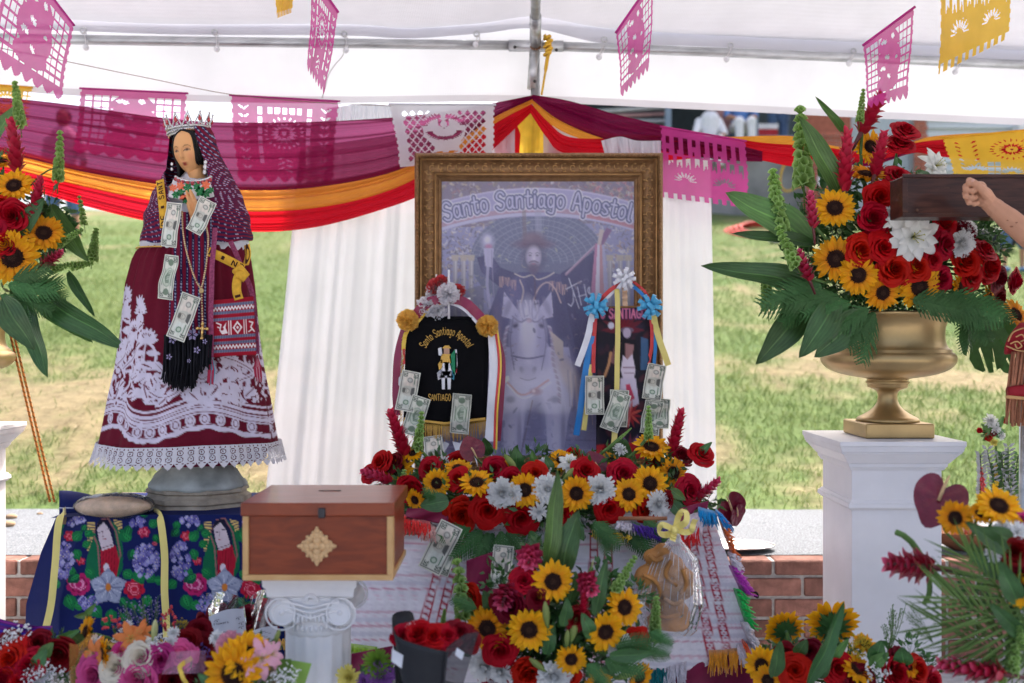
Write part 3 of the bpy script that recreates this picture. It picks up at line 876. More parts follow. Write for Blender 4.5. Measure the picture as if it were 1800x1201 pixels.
m_pink = M('magenta tissue',(.66,.065,.33),rough=.6,var=.08,trans=.5,alpha=.84)
m_pinkr = M('magenta rolled edge',(.42,.02,.2),rough=.6)
m_ypap = M('yellow tissue',(.86,.53,.05),rough=.6,var=.08,trans=.55,alpha=.95)
m_wpap = M('white tissue',(.8,.8,.83),rough=.6,var=.05,trans=.5,alpha=.95)
def flag(label,kind,tl,tr,br,bl,d,mat,seed,w=96,h=78,wav=.012,rowmat=None,cup=0.0):
  mk = flag_mask(kind,w,h)
  u = np.linspace(0,1,w + 1)[None,:]; v = np.linspace(0,1,h + 1)[:,None]
  X = (tl[0] * (1 - u) + tr[0] * u) * (1 - v) + (bl[0] * (1 - u) + br[0] * u) * v
  Y = (tl[1] * (1 - u) + tr[1] * u) * (1 - v) + (bl[1] * (1 - u) + br[1] * u) * v
  r = np.random.default_rng(seed)
  D = d + v * wav * (np.sin(u * 7 + r.uniform(0,6)) + .6 * np.sin(u * 15 + v * 4 + r.uniform(0,6))) + cup * (u - .5) * v
  X = X + v * 2.2 * np.sin(v * 7 + r.uniform(0,6))
  pts = np.stack([(X - 900) / FPX * D,D,CAMZ - (Y - 600) / FPX * D],-1)
  c = tuple((Vector(pts[0,0]) + Vector(pts[0,-1])) / 2)
  t = thing('paper_flag',label,'paper flag',c,'cut paper flags strung under the tent')
  grid_obj('cut_paper',pts,mat,t,mask=mk)
  b = MB(); b.tube([Vector(pts[0,i]) + Vector((0,-.002,0)) for i in range(0,w + 1,6)],.004,6); b.build('rolled_edge',rowmat or mat,t)
flag('magenta cut paper flag hanging tilted at the top left corner','figure',(22,-95),(131,45),(108,178),(-22,108),3.0,m_pink,1,rowmat=m_pinkr,cup=.1)
flag('narrow magenta cut paper flag turned edge on beside the white cord','leafy',(548,-45),(595,22),(572,168),(541,122),3.0,m_pink,2,wav=.02,rowmat=m_pinkr,cup=.25)
flag('creased magenta cut paper flag hanging right of the tent pole','figure',(1082,58),(1150,-40),(1143,122),(1093,172),3.0,m_pink,3,wav=.02,rowmat=m_pinkr,cup=.2)
flag('magenta cut paper flag hanging above the tall red ginger at right','figure',(1516,80),(1608,12),(1597,172),(1526,190),3.0,m_pink,4,wav=.014,rowmat=m_pinkr,cup=.1)
flag('yellow cut paper flag hanging at the top right corner','church',(1655,-90),(1779,-90),(1775,66),(1648,132),2.9,m_ypap,5,cup=.1)
flag('bottom tip of a small yellow cut paper flag at the top edge','church',(470,-90),(520,-90),(512,22),(486,32),2.9,m_ypap,6,w=40)
flag('magenta cut paper flag with lattice seen through the swag left of the crown','figure',(140,155),(331,164),(322,290),(128,268),4.03,m_pink,7,wav=.006,rowmat=m_pinkr)
flag('magenta cut paper flag with leaf cuts seen through the swag right of the crown','leafy',(403,167),(598,178),(585,322),(415,318),4.03,m_pink,8,wav=.006,rowmat=m_pinkr)
flag('white cut paper flag with an eagle and lattice above the gilt frame','eagle',(683,183),(872,184),(868,278),(702,294),3.86,m_wpap,9,wav=.006)
flag('magenta cut paper flag with blocky cuts right of the gilt frame','church',(1160,222),(1312,248),(1320,366),(1163,346),3.86,m_pink,10,wav=.01)
flag('yellow cut paper flag with a sunburst behind the wooden beam','sun',(1655,243),(1850,224),(1850,320),(1676,312),3.75,m_ypap,11,wav=.01)
flag('yellow paper flag half hidden behind the flowers at the left edge','sun',(-60,145),(58,154),(50,222),(-60,216),4.05,m_ypap,12,wav=.006)

# ------------------------------------------------------------------ building far up the slope
BD = 17.0
def W(px,py,d=BD): return P(px,py,d)
def slab(mb,px0,py0,px1,py1,d0,d1,mi=0):
  a = W(px0,py1,d0); b = W(px1,py0,d0)
  mb.box((a.x,d0,a.z),(b.x,d1,b.z),mi)
bld = thing('building','brick and grey building with open porch up the grassy slope at right','building',W(1400,385))
b = MB(); slab(b,1236,246,1416,420,BD,BD + .4); slab(b,940,246,1236,420,BD + .02,BD + .4); b.build('concrete_wall',M('grey stained concrete',(.30,.30,.29),rough=.9,var=.5,vscale=1.6),bld,smooth=False)
b = MB(); slab(b,900,238,1416,246,BD - .08,BD + 3.0); b.build('porch_floor',M('porch edge',(.28,.31,.36),rough=.8),bld,smooth=False)
b = MB(); slab(b,900,60,1420,238,BD + 2.8,BD + 3.0); b.build('porch_back_wall',M('dark porch shade',(.05,.07,.085),rough=.7),bld,smooth=False)  # darkness of the open porch put into the back wall colour
b = MB(); slab(b,900,40,1420,100,BD - .1,BD + 3.0); b.build('porch_ceiling',M('porch ceiling',(.2,.2,.2),rough=.8),bld,smooth=False)
b = MB(); slab(b,1322,100,1333,238,BD,BD + .12); b.build('porch_post',M('blue grey post',(.25,.31,.38),rough=.6),bld,smooth=False)
b = MB(); slab(b,1170,100,1180,238,BD,BD + .12); b.build('porch_post',M('blue grey post',(.25,.31,.38),rough=.6),bld,smooth=False)
for k in range(5):
  b = MB(); a = W(1040 + k * 6,200 + k * 8,BD + .4); e = W(1130 + k * 10,190 + k * 8,BD + .4)
  b.tube([W(1045,196 + k * 9,BD + .5),W(1168,188 + k * 12,BD + .5)],.035,6); b.build('stair_slat',M('pale red slat' if k % 2 else 'pale slat',(.5,.28,.26) if k % 2 else (.6,.6,.58),rough=.7),bld)
def brick_pillar(px0,px1,py0,py1):
  b = MB(); slab(b,px0,py0,px1,py1,BD - .22,BD + .3); b.build('pillar_core',m_mortar,bld,smooth=False)
  a = W(px0,py1,BD - .22); e = W(px1,py0,BD - .22)
  me = []
  for v in range(3):
    q = MB(); q.box((0,-.02,0),(.2,.02,.062),bev=.004); me.append(q.mesh('brick',m_brick2,smooth=False))
  z = a.z; r = 0
  while z < e.z - .05:
    x = a.x - (.105 if r % 2 else 0)
    while x < e.x - .02:
      x0 = max(x,a.x); x1 = min(x + .2,e.x)
      if x1 - x0 > .03:
        o = link('brick',me[rnd.randrange(3)],bld); o.location = Vector((x0,BD - .225,z)) - bld.location; o.scale.x = (x1 - x0) / .2
      x += .212
    z += .075; r += 1
m_brick2 = M('orange red brick',(.42,.14,.09),rough=.85,var=.3,rand=.22)
brick_pillar(1416,1496,232,340)
b = MB(); slab(b,1416,60,1496,232,BD - .2,BD + .3); b.build('pillar_top',m_brick2,bld,smooth=False)
b = MB(); slab(b,1496,60,1606,400,BD - .05,BD + .3); b.build('grey_panel',M('pale grey panel',(.46,.50,.52),rough=.6),bld,smooth=False)
brick_pillar(1606,1630,200,330)
b = MB(); slab(b,1416,340,1500,420,BD - .2,BD + .3); b.build('pillar_foot',m_brick2,bld,smooth=False)
m_siding = M('pale siding',(.62,.64,.63),rough=.55,var=.06)
for k in range(17):
  b = MB(); y0 = 150 + k * 15
  a = W(1630,y0 + 15,BD - .1); e = W(2100,y0,BD - .1)
  b.add([(a.x,BD - .12,a.z),(e.x,BD - .12,a.z),(e.x,BD - .06,e.z),(a.x,BD - .06,e.z),(a.x,BD - .05,a.z),(e.x,BD - .05,a.z)],[(0,1,2,3),(4,5,1,0)])
  b.build('siding_board',m_siding,bld,smooth=False)
b = MB(); slab(b,1630,100,2100,412,BD - .04,BD + .3); b.build('siding_wall',M('grey backing board',(.3,.3,.3)),bld,smooth=False)  # plain grey wall behind the siding boards
b = MB(); slab(b,1632,328,2100,430,BD - .16,BD); b.build('block_base',M('pale block',(.48,.47,.44),rough=.9,var=.3),bld,smooth=False)
b = MB(); slab(b,1438,309,1450,326,BD - .3,BD - .24); b.build('outlet_box',m_white,bld,smooth=False)
b = MB(); slab(b,1790,218,1830,240,BD - .3,BD - .1); b.build('wall_vent',m_white,bld,smooth=False)
h = MB(); h.tube(curve([W(1382,285,BD - .2),W(1374,300,BD - .25),W(1372,325,BD - .3),W(1384,336,BD - .35),W(1402,328,BD - .3),W(1412,330,BD - .3)],30),.018,6)
tag(h.build('garden_hose',m_yrope),'yellow hose looped against the grey concrete wall of the building','hose')
c = thing('cooler','red cooler with a white lid on the porch behind the swag','cooler',W(1349,238,17.3))
q = MB(); slab(q,1332,226,1367,238,17.1,17.5); q.build('cooler_body',M('red plastic',(.5,.03,.04),rough=.4),c,smooth=False)
q = MB(); slab(q,1331,217,1368,226,17.08,17.52); q.build('cooler_lid',m_white,c,smooth=False)
hs = thing('garden_hose','red hose coiled on the grass below the grey wall','hose',W(1340,408,14.4))
q = MB()
for k in range(4):
  q.tube([Vector((3.60 + k * .03 + (.55 - k * .05) * math.cos(a),14.2 + (.5 - k * .05) * math.sin(a) + k * .03,float(hill_z(3.6,14.2 + .5 * math.sin(a))) + .03 + .02 * k)) for a in np.linspace(0,2 * PI,40)],.022,6)
q.build('coil',M('red hose',(.5,.06,.05),rough=.5),hs)
q = MB(); q.ball((3.55,13.4,float(hill_z(3.55,13.4)) + .05),(.10,.08,.06),9,6)
tag(q.build('crumpled_bag',m_white),'small white crumpled bag on the grass in front of the red hose','bag')
q = MB(); q.ball((1.52,5.3 + .9,float(hill_z(1.5,6.2)) + .02),(.035,.03,.02),9,6)

# people far away (each body one voxel-joined surface)
def blob_body(mb,segs):
  for a,e,ra,re in segs:
    a,e = Vector(a),Vector(e); n = 7
    mb.tube([a.lerp(e,t) for t in np.linspace(0,1,n)],[ra + (re - ra) * t for t in np.linspace(0,1,n)],10)
    mb.ball(a,ra,10,7); mb.ball(e,re,10,7)
def remesh(o,vox,smooth=3):
  m = o.modifiers.new('join','REMESH'); m.mode = 'VOXEL'; m.voxel_size = vox; m.use_smooth_shade = True
  if smooth:
    s = o.modifiers.new('smooth','SMOOTH'); s.iterations = smooth; s.factor = .5
  return o
m_skin = M('skin',(.42,.22,.14),rough=.5,var=.12,vscale=12,rand=.05)
m_skind = M('tan skin',(.36,.19,.12),rough=.5,var=.1)
m_hairb = M('black hair',(.012,.010,.010),rough=.45,bump=.4,bscale=200)
m_denim = M('denim',(.09,.15,.26),rough=.85,var=.3,vscale=25)
m_shirtw = M('white cotton',(.72,.72,.74),rough=.8,var=.08)
m_shirtb = M('blue cotton',(.10,.22,.48),rough=.8,var=.15)
def sitter(label,px,seat_py,d,shirt,trousers,hair=True,skin=None,lean=0.0,turn=1):
  s = W(px,seat_py,d); t = thing('person',label,'person',s,None)
  x,y,z = s
  k = 1.0
  b = MB(); blob_body(b,[((x,y,z + .14),(x + lean * .4,y,z + .52),.13,.15),((x + lean * .4,y,z + .55),(x + lean * .6,y - .02,z + .68),.06,.05),
    ((x - .17,y,z + .5),(x - .24,y - .12,z + .28),.05,.045),((x - .24,y - .12,z + .28),(x - .12,y - .3,z + .2),.042,.035),((x + .17,y,z + .5),(x + .24,y - .12,z + .28),.05,.045),((x + .24,y - .12,z + .28),(x + .1,y - .3,z + .2),.042,.035),
    ((x - .09,y,z + .1),(x - .1,y - .42,z + .13),.085,.07),((x + .09,y,z + .1),(x + .1,y - .42,z + .13),.085,.07),((x - .1,y - .42,z + .12),(x - .1,y - .44,z - .3),.06,.045),((x + .1,y - .42,z + .12),(x + .1,y - .44,z - .3),.06,.045)])
  hx = x + lean * .7
  b.ball((hx,y - .03,z + .78),(.085,.1,.115),14,10); b.ball((hx - .02 * turn,y - .125,z + .765),(.02,.025,.022),8,6)
  for sx in (-1,1): b.ball((hx + sx * .088,y - .02,z + .775),(.015,.025,.03),8,6)
  remesh(b.build('body',skin or m_skin,t),.014)
  c = MB(); blob_body(c,[((x,y,z + .16),(x + lean * .4,y,z + .54),.145,.165),((x - .17,y,z + .52),(x - .24,y - .12,z + .3),.062,.058),((x + .17,y,z + .52),(x + .24,y - .12,z + .3),.062,.058)])
  remesh(c.build('shirt',shirt,t),.016)
  c = MB(); blob_body(c,[((x - .09,y,z + .1),(x - .1,y - .42,z + .13),.1,.085),((x + .09,y,z + .1),(x + .1,y - .42,z + .13),.1,.085),((x - .1,y - .42,z + .12),(x - .1,y - .44,z - .25),.075,.065),((x + .1,y - .42,z + .12),(x + .1,y - .44,z - .25),.075,.065)])
  remesh(c.build('trousers',trousers,t),.016)
  if hair:
    c = MB(); c.ball((hx,y + .005,z + .81),(.095,.105,.105),14,10); c.build('hair',m_hairb,t)
  return t
sitter('dark haired person in a white shirt sitting lowest on the porch edge',1246,268,16.6,m_shirtw,m_shirtw,skin=m_skind,lean=.05)
sitter('bare armed person sitting behind the one in the white shirt on the porch',1270,262,17.25,M('pink cloth',(.5,.25,.22)),m_denim,lean=-.05)
sitter('person in blue shirt and white trousers sitting on the porch edge',1300,236,16.8,m_shirtb,m_shirtw)
def stander(label,px,foot,d,trousers,shirt,short=False,sc=1.0,shoes=None,stride=.0,skin=None):
  f = Vector(foot) if not isinstance(foot,(int,float)) else W(px,foot,d)
  t = thing('person',label,'person',f); x,y,z = f
  K = lambda a,b_,c: (x + a * sc,y + b_ * sc,z + c * sc)
  b = MB(); segs = [(K(0,0,.95),K(0,0,1.4),.13 * sc,.15 * sc),(K(0,0,1.4),K(0,-.02,1.56),.06 * sc,.05 * sc)]
  for s in (-1,1):
    segs += [(K(s * .09,0,.9),K(s * .1 + stride * s,-.02,.48),.085 * sc,.06 * sc),(K(s * .1 + stride * s,-.02,.48),K(s * .1 + stride * s * 1.3,.02,.08),.058 * sc,.038 * sc),
                 (K(s * .1 + stride * s * 1.3,.02,.05),K(s * .12 + stride * s * 1.3,-.14,.03),.04 * sc,.03 * sc),
                 (K(s * .19,0,1.38),K(s * .25,.02,1.1),.05 * sc,.042 * sc),(K(s * .25,.02,1.1),K(s * .24,-.1,.86),.04 * sc,.034 * sc)]
  blob_body(b,segs); b.ball(K(0,-.02,1.67),(.085 * sc,.1 * sc,.115 * sc),14,10); b.ball(K(0,-.12,1.655),(.02 * sc,.025 * sc,.02 * sc),8,6)
  remesh(b.build('body',skin or m_skin,t),.014)
  c = MB(); blob_body(c,[(K(0,0,.98),K(0,0,1.41),.15 * sc,.17 * sc)] + [(K(s * .19,0,1.39),K(s * .25,.02,1.15),.065 * sc,.06 * sc) for s in (-1,1)]); remesh(c.build('shirt',shirt,t),.016)
  c = MB(); sg = [(K(0,0,.95),K(0,0,.92),.15 * sc,.14 * sc)]
  for s in (-1,1):
    sg.append((K(s * .09,0,.92),K(s * .1 + stride * s,-.02,.5),.11 * sc,.095 * sc))
    if not short: sg.append((K(s * .1 + stride * s,-.02,.5),K(s * .1 + stride * s * 1.3,.02,.08),.085 * sc,.07 * sc))
  blob_body(c,sg); remesh(c.build('shorts' if short else 'trousers',trousers,t),.016)
  c = MB(); c.ball(K(0,.01,1.70),(.092 * sc,.105 * sc,.105 * sc),14,10); c.build('hair',m_hairb,t)
  if shoes:
    for s in (-1,1):
      c = MB(); blob_body(c,[(K(s * .1 + stride * s * 1.3,.03,.05),K(s * .12 + stride * s * 1.3,-.16,.035),.055 * sc,.045 * sc)]); c.build('shoe',shoes,t)
  return t
stander('person in blue jeans standing on the porch by the cooler',1368,262,17.4,m_denim,m_shirtb)
stander('person in denim shorts behind the drape at far left',0,(float(P(112,0,12.8).x),12.8,float(hill_z(-5.8,12.8))),12.8,m_denim,m_shirtw,short=True,stride=.05)
stander('child in denim shorts and blue shoes standing on the grass at the right edge',0,(float(P(1782,0,11.4).x),11.4,float(hill_z(5.7,11.4))),11.4,m_denim,m_shirtb,short=True,sc=.62,shoes=M('blue white shoe',(.15,.25,.42),rough=.6,var=.5,vscale=60),stride=.05)
q = MB(); z0 = float(hill_z(5.9,13.2)); q.ball((6.0,13.2,z0 + .12),(.42,.25,.2),16,10); q.ball((6.4,13.1,z0 + .1),(.25,.2,.16),14,9)
o = q.build('black_bag',M('black cloth',(.02,.02,.024),rough=.6,bump=.6,bscale=12)); remesh(o,.03); tag(o,'slumped black bag on the grass behind the child in shorts','bag')

# ------------------------------------------------------------------ gilt frame with its poster
FD = 3.62
fr = thing('picture_frame','large ornate bronze gold frame holding the Santo Santiago Apostol poster','picture frame',P(945,838,FD))
m_bronze = M('bronze gilt',(.30,.165,.075),rough=.42,metal=.55,var=.35,vscale=40,bump=.25,bscale=160)
m_bronzel = M('rubbed gilt edge',(.47,.27,.11),rough=.35,metal=.65,var=.25,vscale=40)
OX0,OX1,OY0,OY1 = 729,1165,269,846
IX0,IX1,IY0,IY1 = 777,1114,319,800
prof = [(0,.012),(0,-.006),(.05,-.022),(.12,-.028),(.17,-.022),(.20,-.014),(.24,-.017),(.28,-.020),(.31,-.014),(.36,-.004),(.50,.004),(.64,.000),(.70,-.006),(.74,-.012),(.80,-.013),(.86,-.007),(.90,-.009),(.95,-.006),(1.0,.010)]
def frame_rail(a0,a1,b0,b1):
  """outer edge a0-a1, inner edge b0-b1 in picture pixels at the frame's depth"""
  rows = []
  for t,y in prof:
    rows.append([P(a0[0] * (1 - t) + b0[0] * t,a0[1] * (1 - t) + b0[1] * t,FD) + Vector((0,y,0)),P(a1[0] * (1 - t) + b1[0] * t,a1[1] * (1 - t) + b1[1] * t,FD) + Vector((0,y,0))])
  m = MB(); m.grid(rows)
  return m
oc = [(OX0,OY0),(OX1,OY0),(OX1,OY1),(OX0,OY1)]; ic = [(IX0,IY0),(IX1,IY0),(IX1,IY1),(IX0,IY1)]
for k in range(4):
  j = (k + 1) % 4
  rail = autosmooth(frame_rail(oc[k],oc[j],ic[k],ic[j]).build('frame_rail',m_bronze,fr),50)
  # raised scrolls along the cove, beads along the outer edge
  A = np.array(oc[k]) * .5 + np.array(ic[k]) * .5; Bq = np.array(oc[j]) * .5 + np.array(ic[j]) * .5
  ln = np.linalg.norm(Bq - A); dv = (Bq - A) / ln; nv = np.array((-dv[1],dv[0])); n = max(4,int(ln / 15)); sc = MB()
  for q in range(n):
    c = A + dv * ln * (q + .5) / n; sg = 1 if q % 2 else -1
    pts = [c + dv * (1.2 + a * 1.35) * math.cos(a * sg) * 1.0 + nv * (1.2 + a * 1.35) * math.sin(a * sg) for a in np.linspace(.3,4.4,12)]
    sc.tube([P(p_[0],p_[1],FD) + Vector((0,.000,0)) for p_ in pts],np.linspace(.0035,.0016,12),5)
    for w_ in (-7,7):
      e = c + nv * w_
      sc.ball(P(e[0],e[1],FD) + Vector((0,-.002,0)),(.007,.004,.004),7,4)
  sc.build('scrollwork',m_bronzel,rail)
  A = np.array(oc[k]) * .88 + np.array(ic[k]) * .12; Bq = np.array(oc[j]) * .88 + np.array(ic[j]) * .12; ln = np.linalg.norm(Bq - A); n = int(ln / 6.5); be = MB()
  for q in range(n):
    c = A + (Bq - A) * (q + .5) / n; be.ball(P(c[0],c[1],FD) + Vector((0,-.027,0)),(.0052,.0045,.0052),7,4)
  be.build('beading',m_bronze,rail)
  for t0,t1 in ((.205,.275),(.745,.80)):
    m = MB(); C0 = [np.array(oc[i]) * (1 - t) + np.array(ic[i]) * t for i in (k,j) for t in (t0,t1)]
    m.tube([P(*((C0[0] + C0[1]) / 2),FD) + Vector((0,-.018,0)),P(*((C0[2] + C0[3]) / 2),FD) + Vector((0,-.018,0))],.0035,6); m.build('gilt_line',m_bronzel,rail)

pc = Canvas(774,314,1118,806,1.5,(150,146,186))
def speck(x0,y0,x1,y1,n,cols,s0,s1,seed):
  r = np.random.default_rng(seed)
  for _ in range(n):
    x,y = r.uniform(x0,x1),r.uniform(y0,y1); a = r.uniform(0,PI); l = r.uniform(s0,s1)
    if r.random() < .55: pc.ell(x,y,l,l * r.uniform(.25,.5),cols[r.integers(len(cols))],a,.7)
    else: pc.line(arc(x,y,l,l * .8,math.degrees(a),math.degrees(a) + r.uniform(90,220),6),1.2,cols[r.integers(len(cols))],.8)
pc.poly([(774,314),(1118,314),(1118,390),(774,400)],(138,120,140))
speck(776,316,1116,350,240,[(200,180,150),(120,92,96),(176,120,120),(210,200,200),(150,130,110)],2,6,1)
speck(1040,316,1116,390,90,[(190,90,100),(214,140,140),(200,180,170)],2,6,2)
speck(776,385,850,480,230,[(205,190,170),(110,100,120),(170,140,120),(220,212,210),(96,88,110)],2,5,3)
speck(1040,385,1116,480,200,[(205,190,170),(110,100,120),(180,140,120),(220,212,210)],2,5,4)
# dome of small bricks
pc.ell(945,455,118,86,(112,116,148))
for k in range(9):
  rr_ = 24 + k * 11; pc.line(arc(945,462,rr_ * 1.15,rr_ * .85,180,360,24),.9,(176,176,196),.7)
for k in range(9):
  for j in range(16 + k * 3):
    a = PI + PI * (j + (k % 2) * .5) / (16 + k * 3); r0 = 24 + k * 11; r1 = r0 + 11
    pc.line([(945 + r0 * 1.15 * math.cos(a),462 + r0 * .85 * math.sin(a)),(945 + r1 * 1.15 * math.cos(a),462 + r1 * .85 * math.sin(a))],.7,(170,170,190),.6)
speck(860,385,1030,470,50,[(190,186,160),(150,150,170),(90,92,120)],2,5,5)
for x in (800,815,828,1072,1090,1104):
  pc.poly([(x - 4,455),(x + 4,455),(x + 4,620),(x - 4,620)],(176,168,176)); pc.line([(x + 1,455),(x + 1,620)],2,(206,200,200))
  pc.poly([(x - 7,448),(x + 7,448),(x + 5,458),(x - 5,458)],(190,176,160))
pc.poly([(776,520),(850,500),(850,640),(776,640)],(120,118,140),.7); speck(776,480,870,600,80,[(180,176,176),(104,104,128),(160,150,140)],2,6,6)
# arch band and lettering
band = arc(945,640,330,302,210,330,30)
def archy(x): return 352 + ((x - 945) / 168.0) ** 2 * 26
top = [(x,archy(x) - 22) for x in np.linspace(774,1118,30)]; bot = [(x,archy(x) + 28) for x in np.linspace(1118,774,30)]
pc.poly(top + bot,(170,160,200))
pc.line([(x,archy(x) - 21) for x in np.linspace(774,1118,30)],3,(196,184,214)); pc.line([(x,archy(x) + 17) for x in np.linspace(774,1118,30)],8,(186,140,160),.8); pc.line([(x,archy(x) + 24) for x in np.linspace(774,1118,30)],5,(196,190,216))
pc.line([(x,archy(x) + 21) for x in np.linspace(1030,1118,12)],6,(196,110,124),.8)
tw,st = text_strokes('Santo Santiago Apostol',30,.10)
kx = 326 / tw
tst = []
for q in st:
  p = np.array(q)
  if len(p) > 2: p = curve(p,len(p) * 3)
  x = 782 + p[:,0] * kx; slope = 2 * (x - 945) / 168.0 ** 2 * 26
  tst.append(np.stack([x + p[:,1] * slope * .8,archy(x) + 12 - p[:,1]],1))
for q in tst: pc.line(q,13,(226,220,238),.75)
for q in tst: pc.line(q,8.4,(92,92,140))
for q in tst: pc.nib(q,1.5,1.9,(92,92,140))
for q in tst: pc.line(q,3.0,(190,184,214))
for q in tst: pc.nib(q,.6,1.0,(204,198,224))
# the rider
DK = (86,82,132); DK2 = (70,66,112); PALE = (190,182,212); PEACH = (206,168,166)
def so(x,y,a,b_,c,rot=0,al=.8,s_=.45): pc.ell(x,y,a,b_,c,rot,al,s_)
pc.poly([(912,478),(968,478),(1004,486),(1040,530),(1052,600),(1046,700),(1000,660),(960,600),(930,600),(862,620),(856,560),(876,506)],DK)
pc.poly([(985,480),(1030,452),(1056,432),(1068,520),(1062,700),(1030,690),(1000,560)],DK2)
pc.poly([(880,506),(846,478),(838,452),(862,446),(880,470),(912,482)],DK2)
for (x,y,a,b_,c,r_) in ((900,540,16,44,(110,104,156),.2),(985,560,14,60,(58,56,98),-.1),(1030,560,12,70,(98,92,140),0),(935,500,10,24,(66,62,108),0),(1046,500,8,50,(54,50,92),0),(860,474,12,16,(104,98,150),.5)): so(x,y,a,b_,c,r_,.6)
so(857,424,11,14,PALE); so(857,421,6,7,(222,216,232)); so(859,433,6,4,(196,110,160)); pc.poly([(850,436),(868,436),(866,470),(853,468)],PALE); pc.line([(859,440),(856,500),(861,540)],5,(184,176,206),.8); pc.line([(864,440),(868,520)],2,(150,142,178),.8)
for (x,y) in ((878,486),(888,488),(899,492),(966,494),(978,496),(988,500)):
  for k in range(5): pc.line([(x + k * 2,y),(x + k * 2 + rnd.uniform(-2,2),y + 13 + rnd.uniform(-3,7))],1.1,(216,176,160) if k % 2 else (180,140,150))
pc.line(curve([(905,481),(920,487),(936,483),(944,491),(960,487),(974,479)],24),2,(214,198,186))
pc.line(curve([(914,492),(920,512),(912,545)],14),2.4,(196,176,170)); pc.line(curve([(934,540),(946,508),(962,496),(976,508),(986,532)],20),2.4,(200,170,170)); pc.line([(940,488),(942,560)],3,(92,66,92),.8)
pc.line([(921,372),(923,426)],7,(136,114,112),.55); pc.line([(946,372),(947,418)],12,(172,168,192),.45)
so(938,429,32,8,(116,86,108),0,.9); so(938,420,18,12,(126,98,116),0,.95); so(932,417,8,7,(146,120,134),0,.6); pc.line([(921,429),(955,429)],3,(112,80,96),.8)
so(938,452,19,24,(84,74,108),0,.8); so(938,451,12.5,18,(198,184,206),0,1,.25); so(930,456,4,8,(166,150,182),0,.6); so(946,456,4,8,(176,160,190),0,.6)
so(938,469,9,9,(112,94,122),0,.9); so(938,474,6,9,(104,86,116),0,.9); pc.line(curve([(930,461),(938,458.5),(946,461)],10),1.8,(106,84,112)); so(938,463.5,3.6,1.2,(176,116,138),0,.9)
for sx in (-1,1):
  pc.line(curve([(938 + sx * 3,445.5),(938 + sx * 6.5,443.6),(938 + sx * 10,445.5)],8),1.1,(104,90,122)); so(938 + sx * 6.3,448.6,2.6,1.5,(88,78,112),0,.9)
so(939,454,1.8,4,(224,214,228),0,.7); pc.line([(936.5,457.5),(940.5,457.5)],1,(150,132,166))
for k,c in enumerate(((196,120,160),(214,204,226),(196,140,150),(176,170,200))):
  pc.poly([(1046 + k * 4,428),(1050 + k * 4,428),(1046 + k * 9,545),(1036 + k * 9,545)],c)
pc.poly([(1050,430),(1066,400),(1076,404),(1060,430)],(140,90,140)); pc.poly([(1050,430),(1054,402),(1062,404),(1056,430)],(206,186,180)); pc.line([(995,482),(1045,433)],4,(170,130,160)); pc.line([(995,480),(1045,431)],1.2,(214,190,206))
for q in ([(1000,489),(1018,542)],[(995,508),(1022,494)]): pc.line(q,1.5,(216,212,232))
for q in ([(1008,512),(1008,530),(1004,538),(999,534)],[(1015,504),(1022,536)],[(1027,500),(1033,533)],[(1017,521),(1030,517)],arc(1038,510,5,6,60,250) + arc(1038,522,5,6,250,430)): pc.line(q,1.7,(210,206,228))
# the horse
HW = (190,182,212); HS = (158,150,190); HD = (120,114,156)
pc.poly([(774,690),(1118,690),(1118,806),(774,806)],(132,128,172)); so(945,720,170,60,(140,134,178),0,.7); pc.line([(776,770),(1118,775)],2.5,(112,108,150)); pc.line([(776,785),(1118,792)],2,(166,162,196)); pc.line([(776,756),(1118,758)],1.2,(160,156,190))
pc.poly([(880,610),(1000,610),(1012,680),(998,740),(990,806),(964,806),(958,726),(944,700),(924,726),(914,806),(886,806),(884,740),(870,690)],HW)
so(938,690,52,44,(196,188,216),0,.9); so(885,660,12,50,HS,.1,.7); so(1000,660,12,50,HS,-.1,.7); so(941,740,16,40,(112,106,148),0,.9); so(899,765,7,44,(208,200,224),0,.7); so(977,765,7,44,(208,200,224),0,.7); so(913,770,4,40,HD,0,.6); so(990,770,4,44,HD,0,.6)
pc.line([(936,704),(914,806)],2.5,(108,88,112),.9)
for sx,ex_ in ((-1,886),(1,969)):
  pc.poly([(ex_,512),(ex_ - sx * 26,548),(ex_ - sx * 18,562),(ex_ + sx * 4,556)],HW); so(ex_ - sx * 7,540,5,16,(150,140,176),-sx * .35,.8)
so(928,585,31,50,(192,184,214),0,1,.18); so(928,630,24,34,(186,178,208),0,1,.2); so(928,575,13,44,(214,208,228),0,.8); so(903,600,8,44,HS,.1,.7); so(953,600,8,44,HS,-.1,.7); so(930,610,9,34,(206,198,222),0,.7)
for k in range(9): pc.line(curve([(910 + k * 4.5,528),(914 + k * 4 + rnd.uniform(-3,3),545),(916 + k * 3.6 + rnd.uniform(-5,5),560 + rnd.uniform(-4,8))],10),3,(206,198,218) if k % 2 else (168,158,192),.8)
for sx in (-1,1): so(929 + sx * 23,572,5,4,(78,70,104),sx * .5,.95); so(929 + sx * 23,567,7,2.5,(150,140,176),sx * .3,.8); so(928 + sx * 11,650,3.6,5.5,(104,96,136),sx * .3,.9)
so(928,656,20,12,(172,164,196),0,.7); pc.line(curve([(914,664),(928,668),(942,664)],8),1.4,(120,112,150)); pc.line(curve([(899,625),(928,630),(957,625)],12),3,(110,104,146)); pc.line(curve([(902,560),(897,600),(904,650)],10),1.8,HD); pc.line(curve([(954,560),(960,600),(952,650)],10),1.8,HD); pc.line(curve([(901,556),(915,566),(928,560),(942,566),(956,556)],14),3,(150,140,176)); so(930,563,5,4,(200,170,190),0,.8)
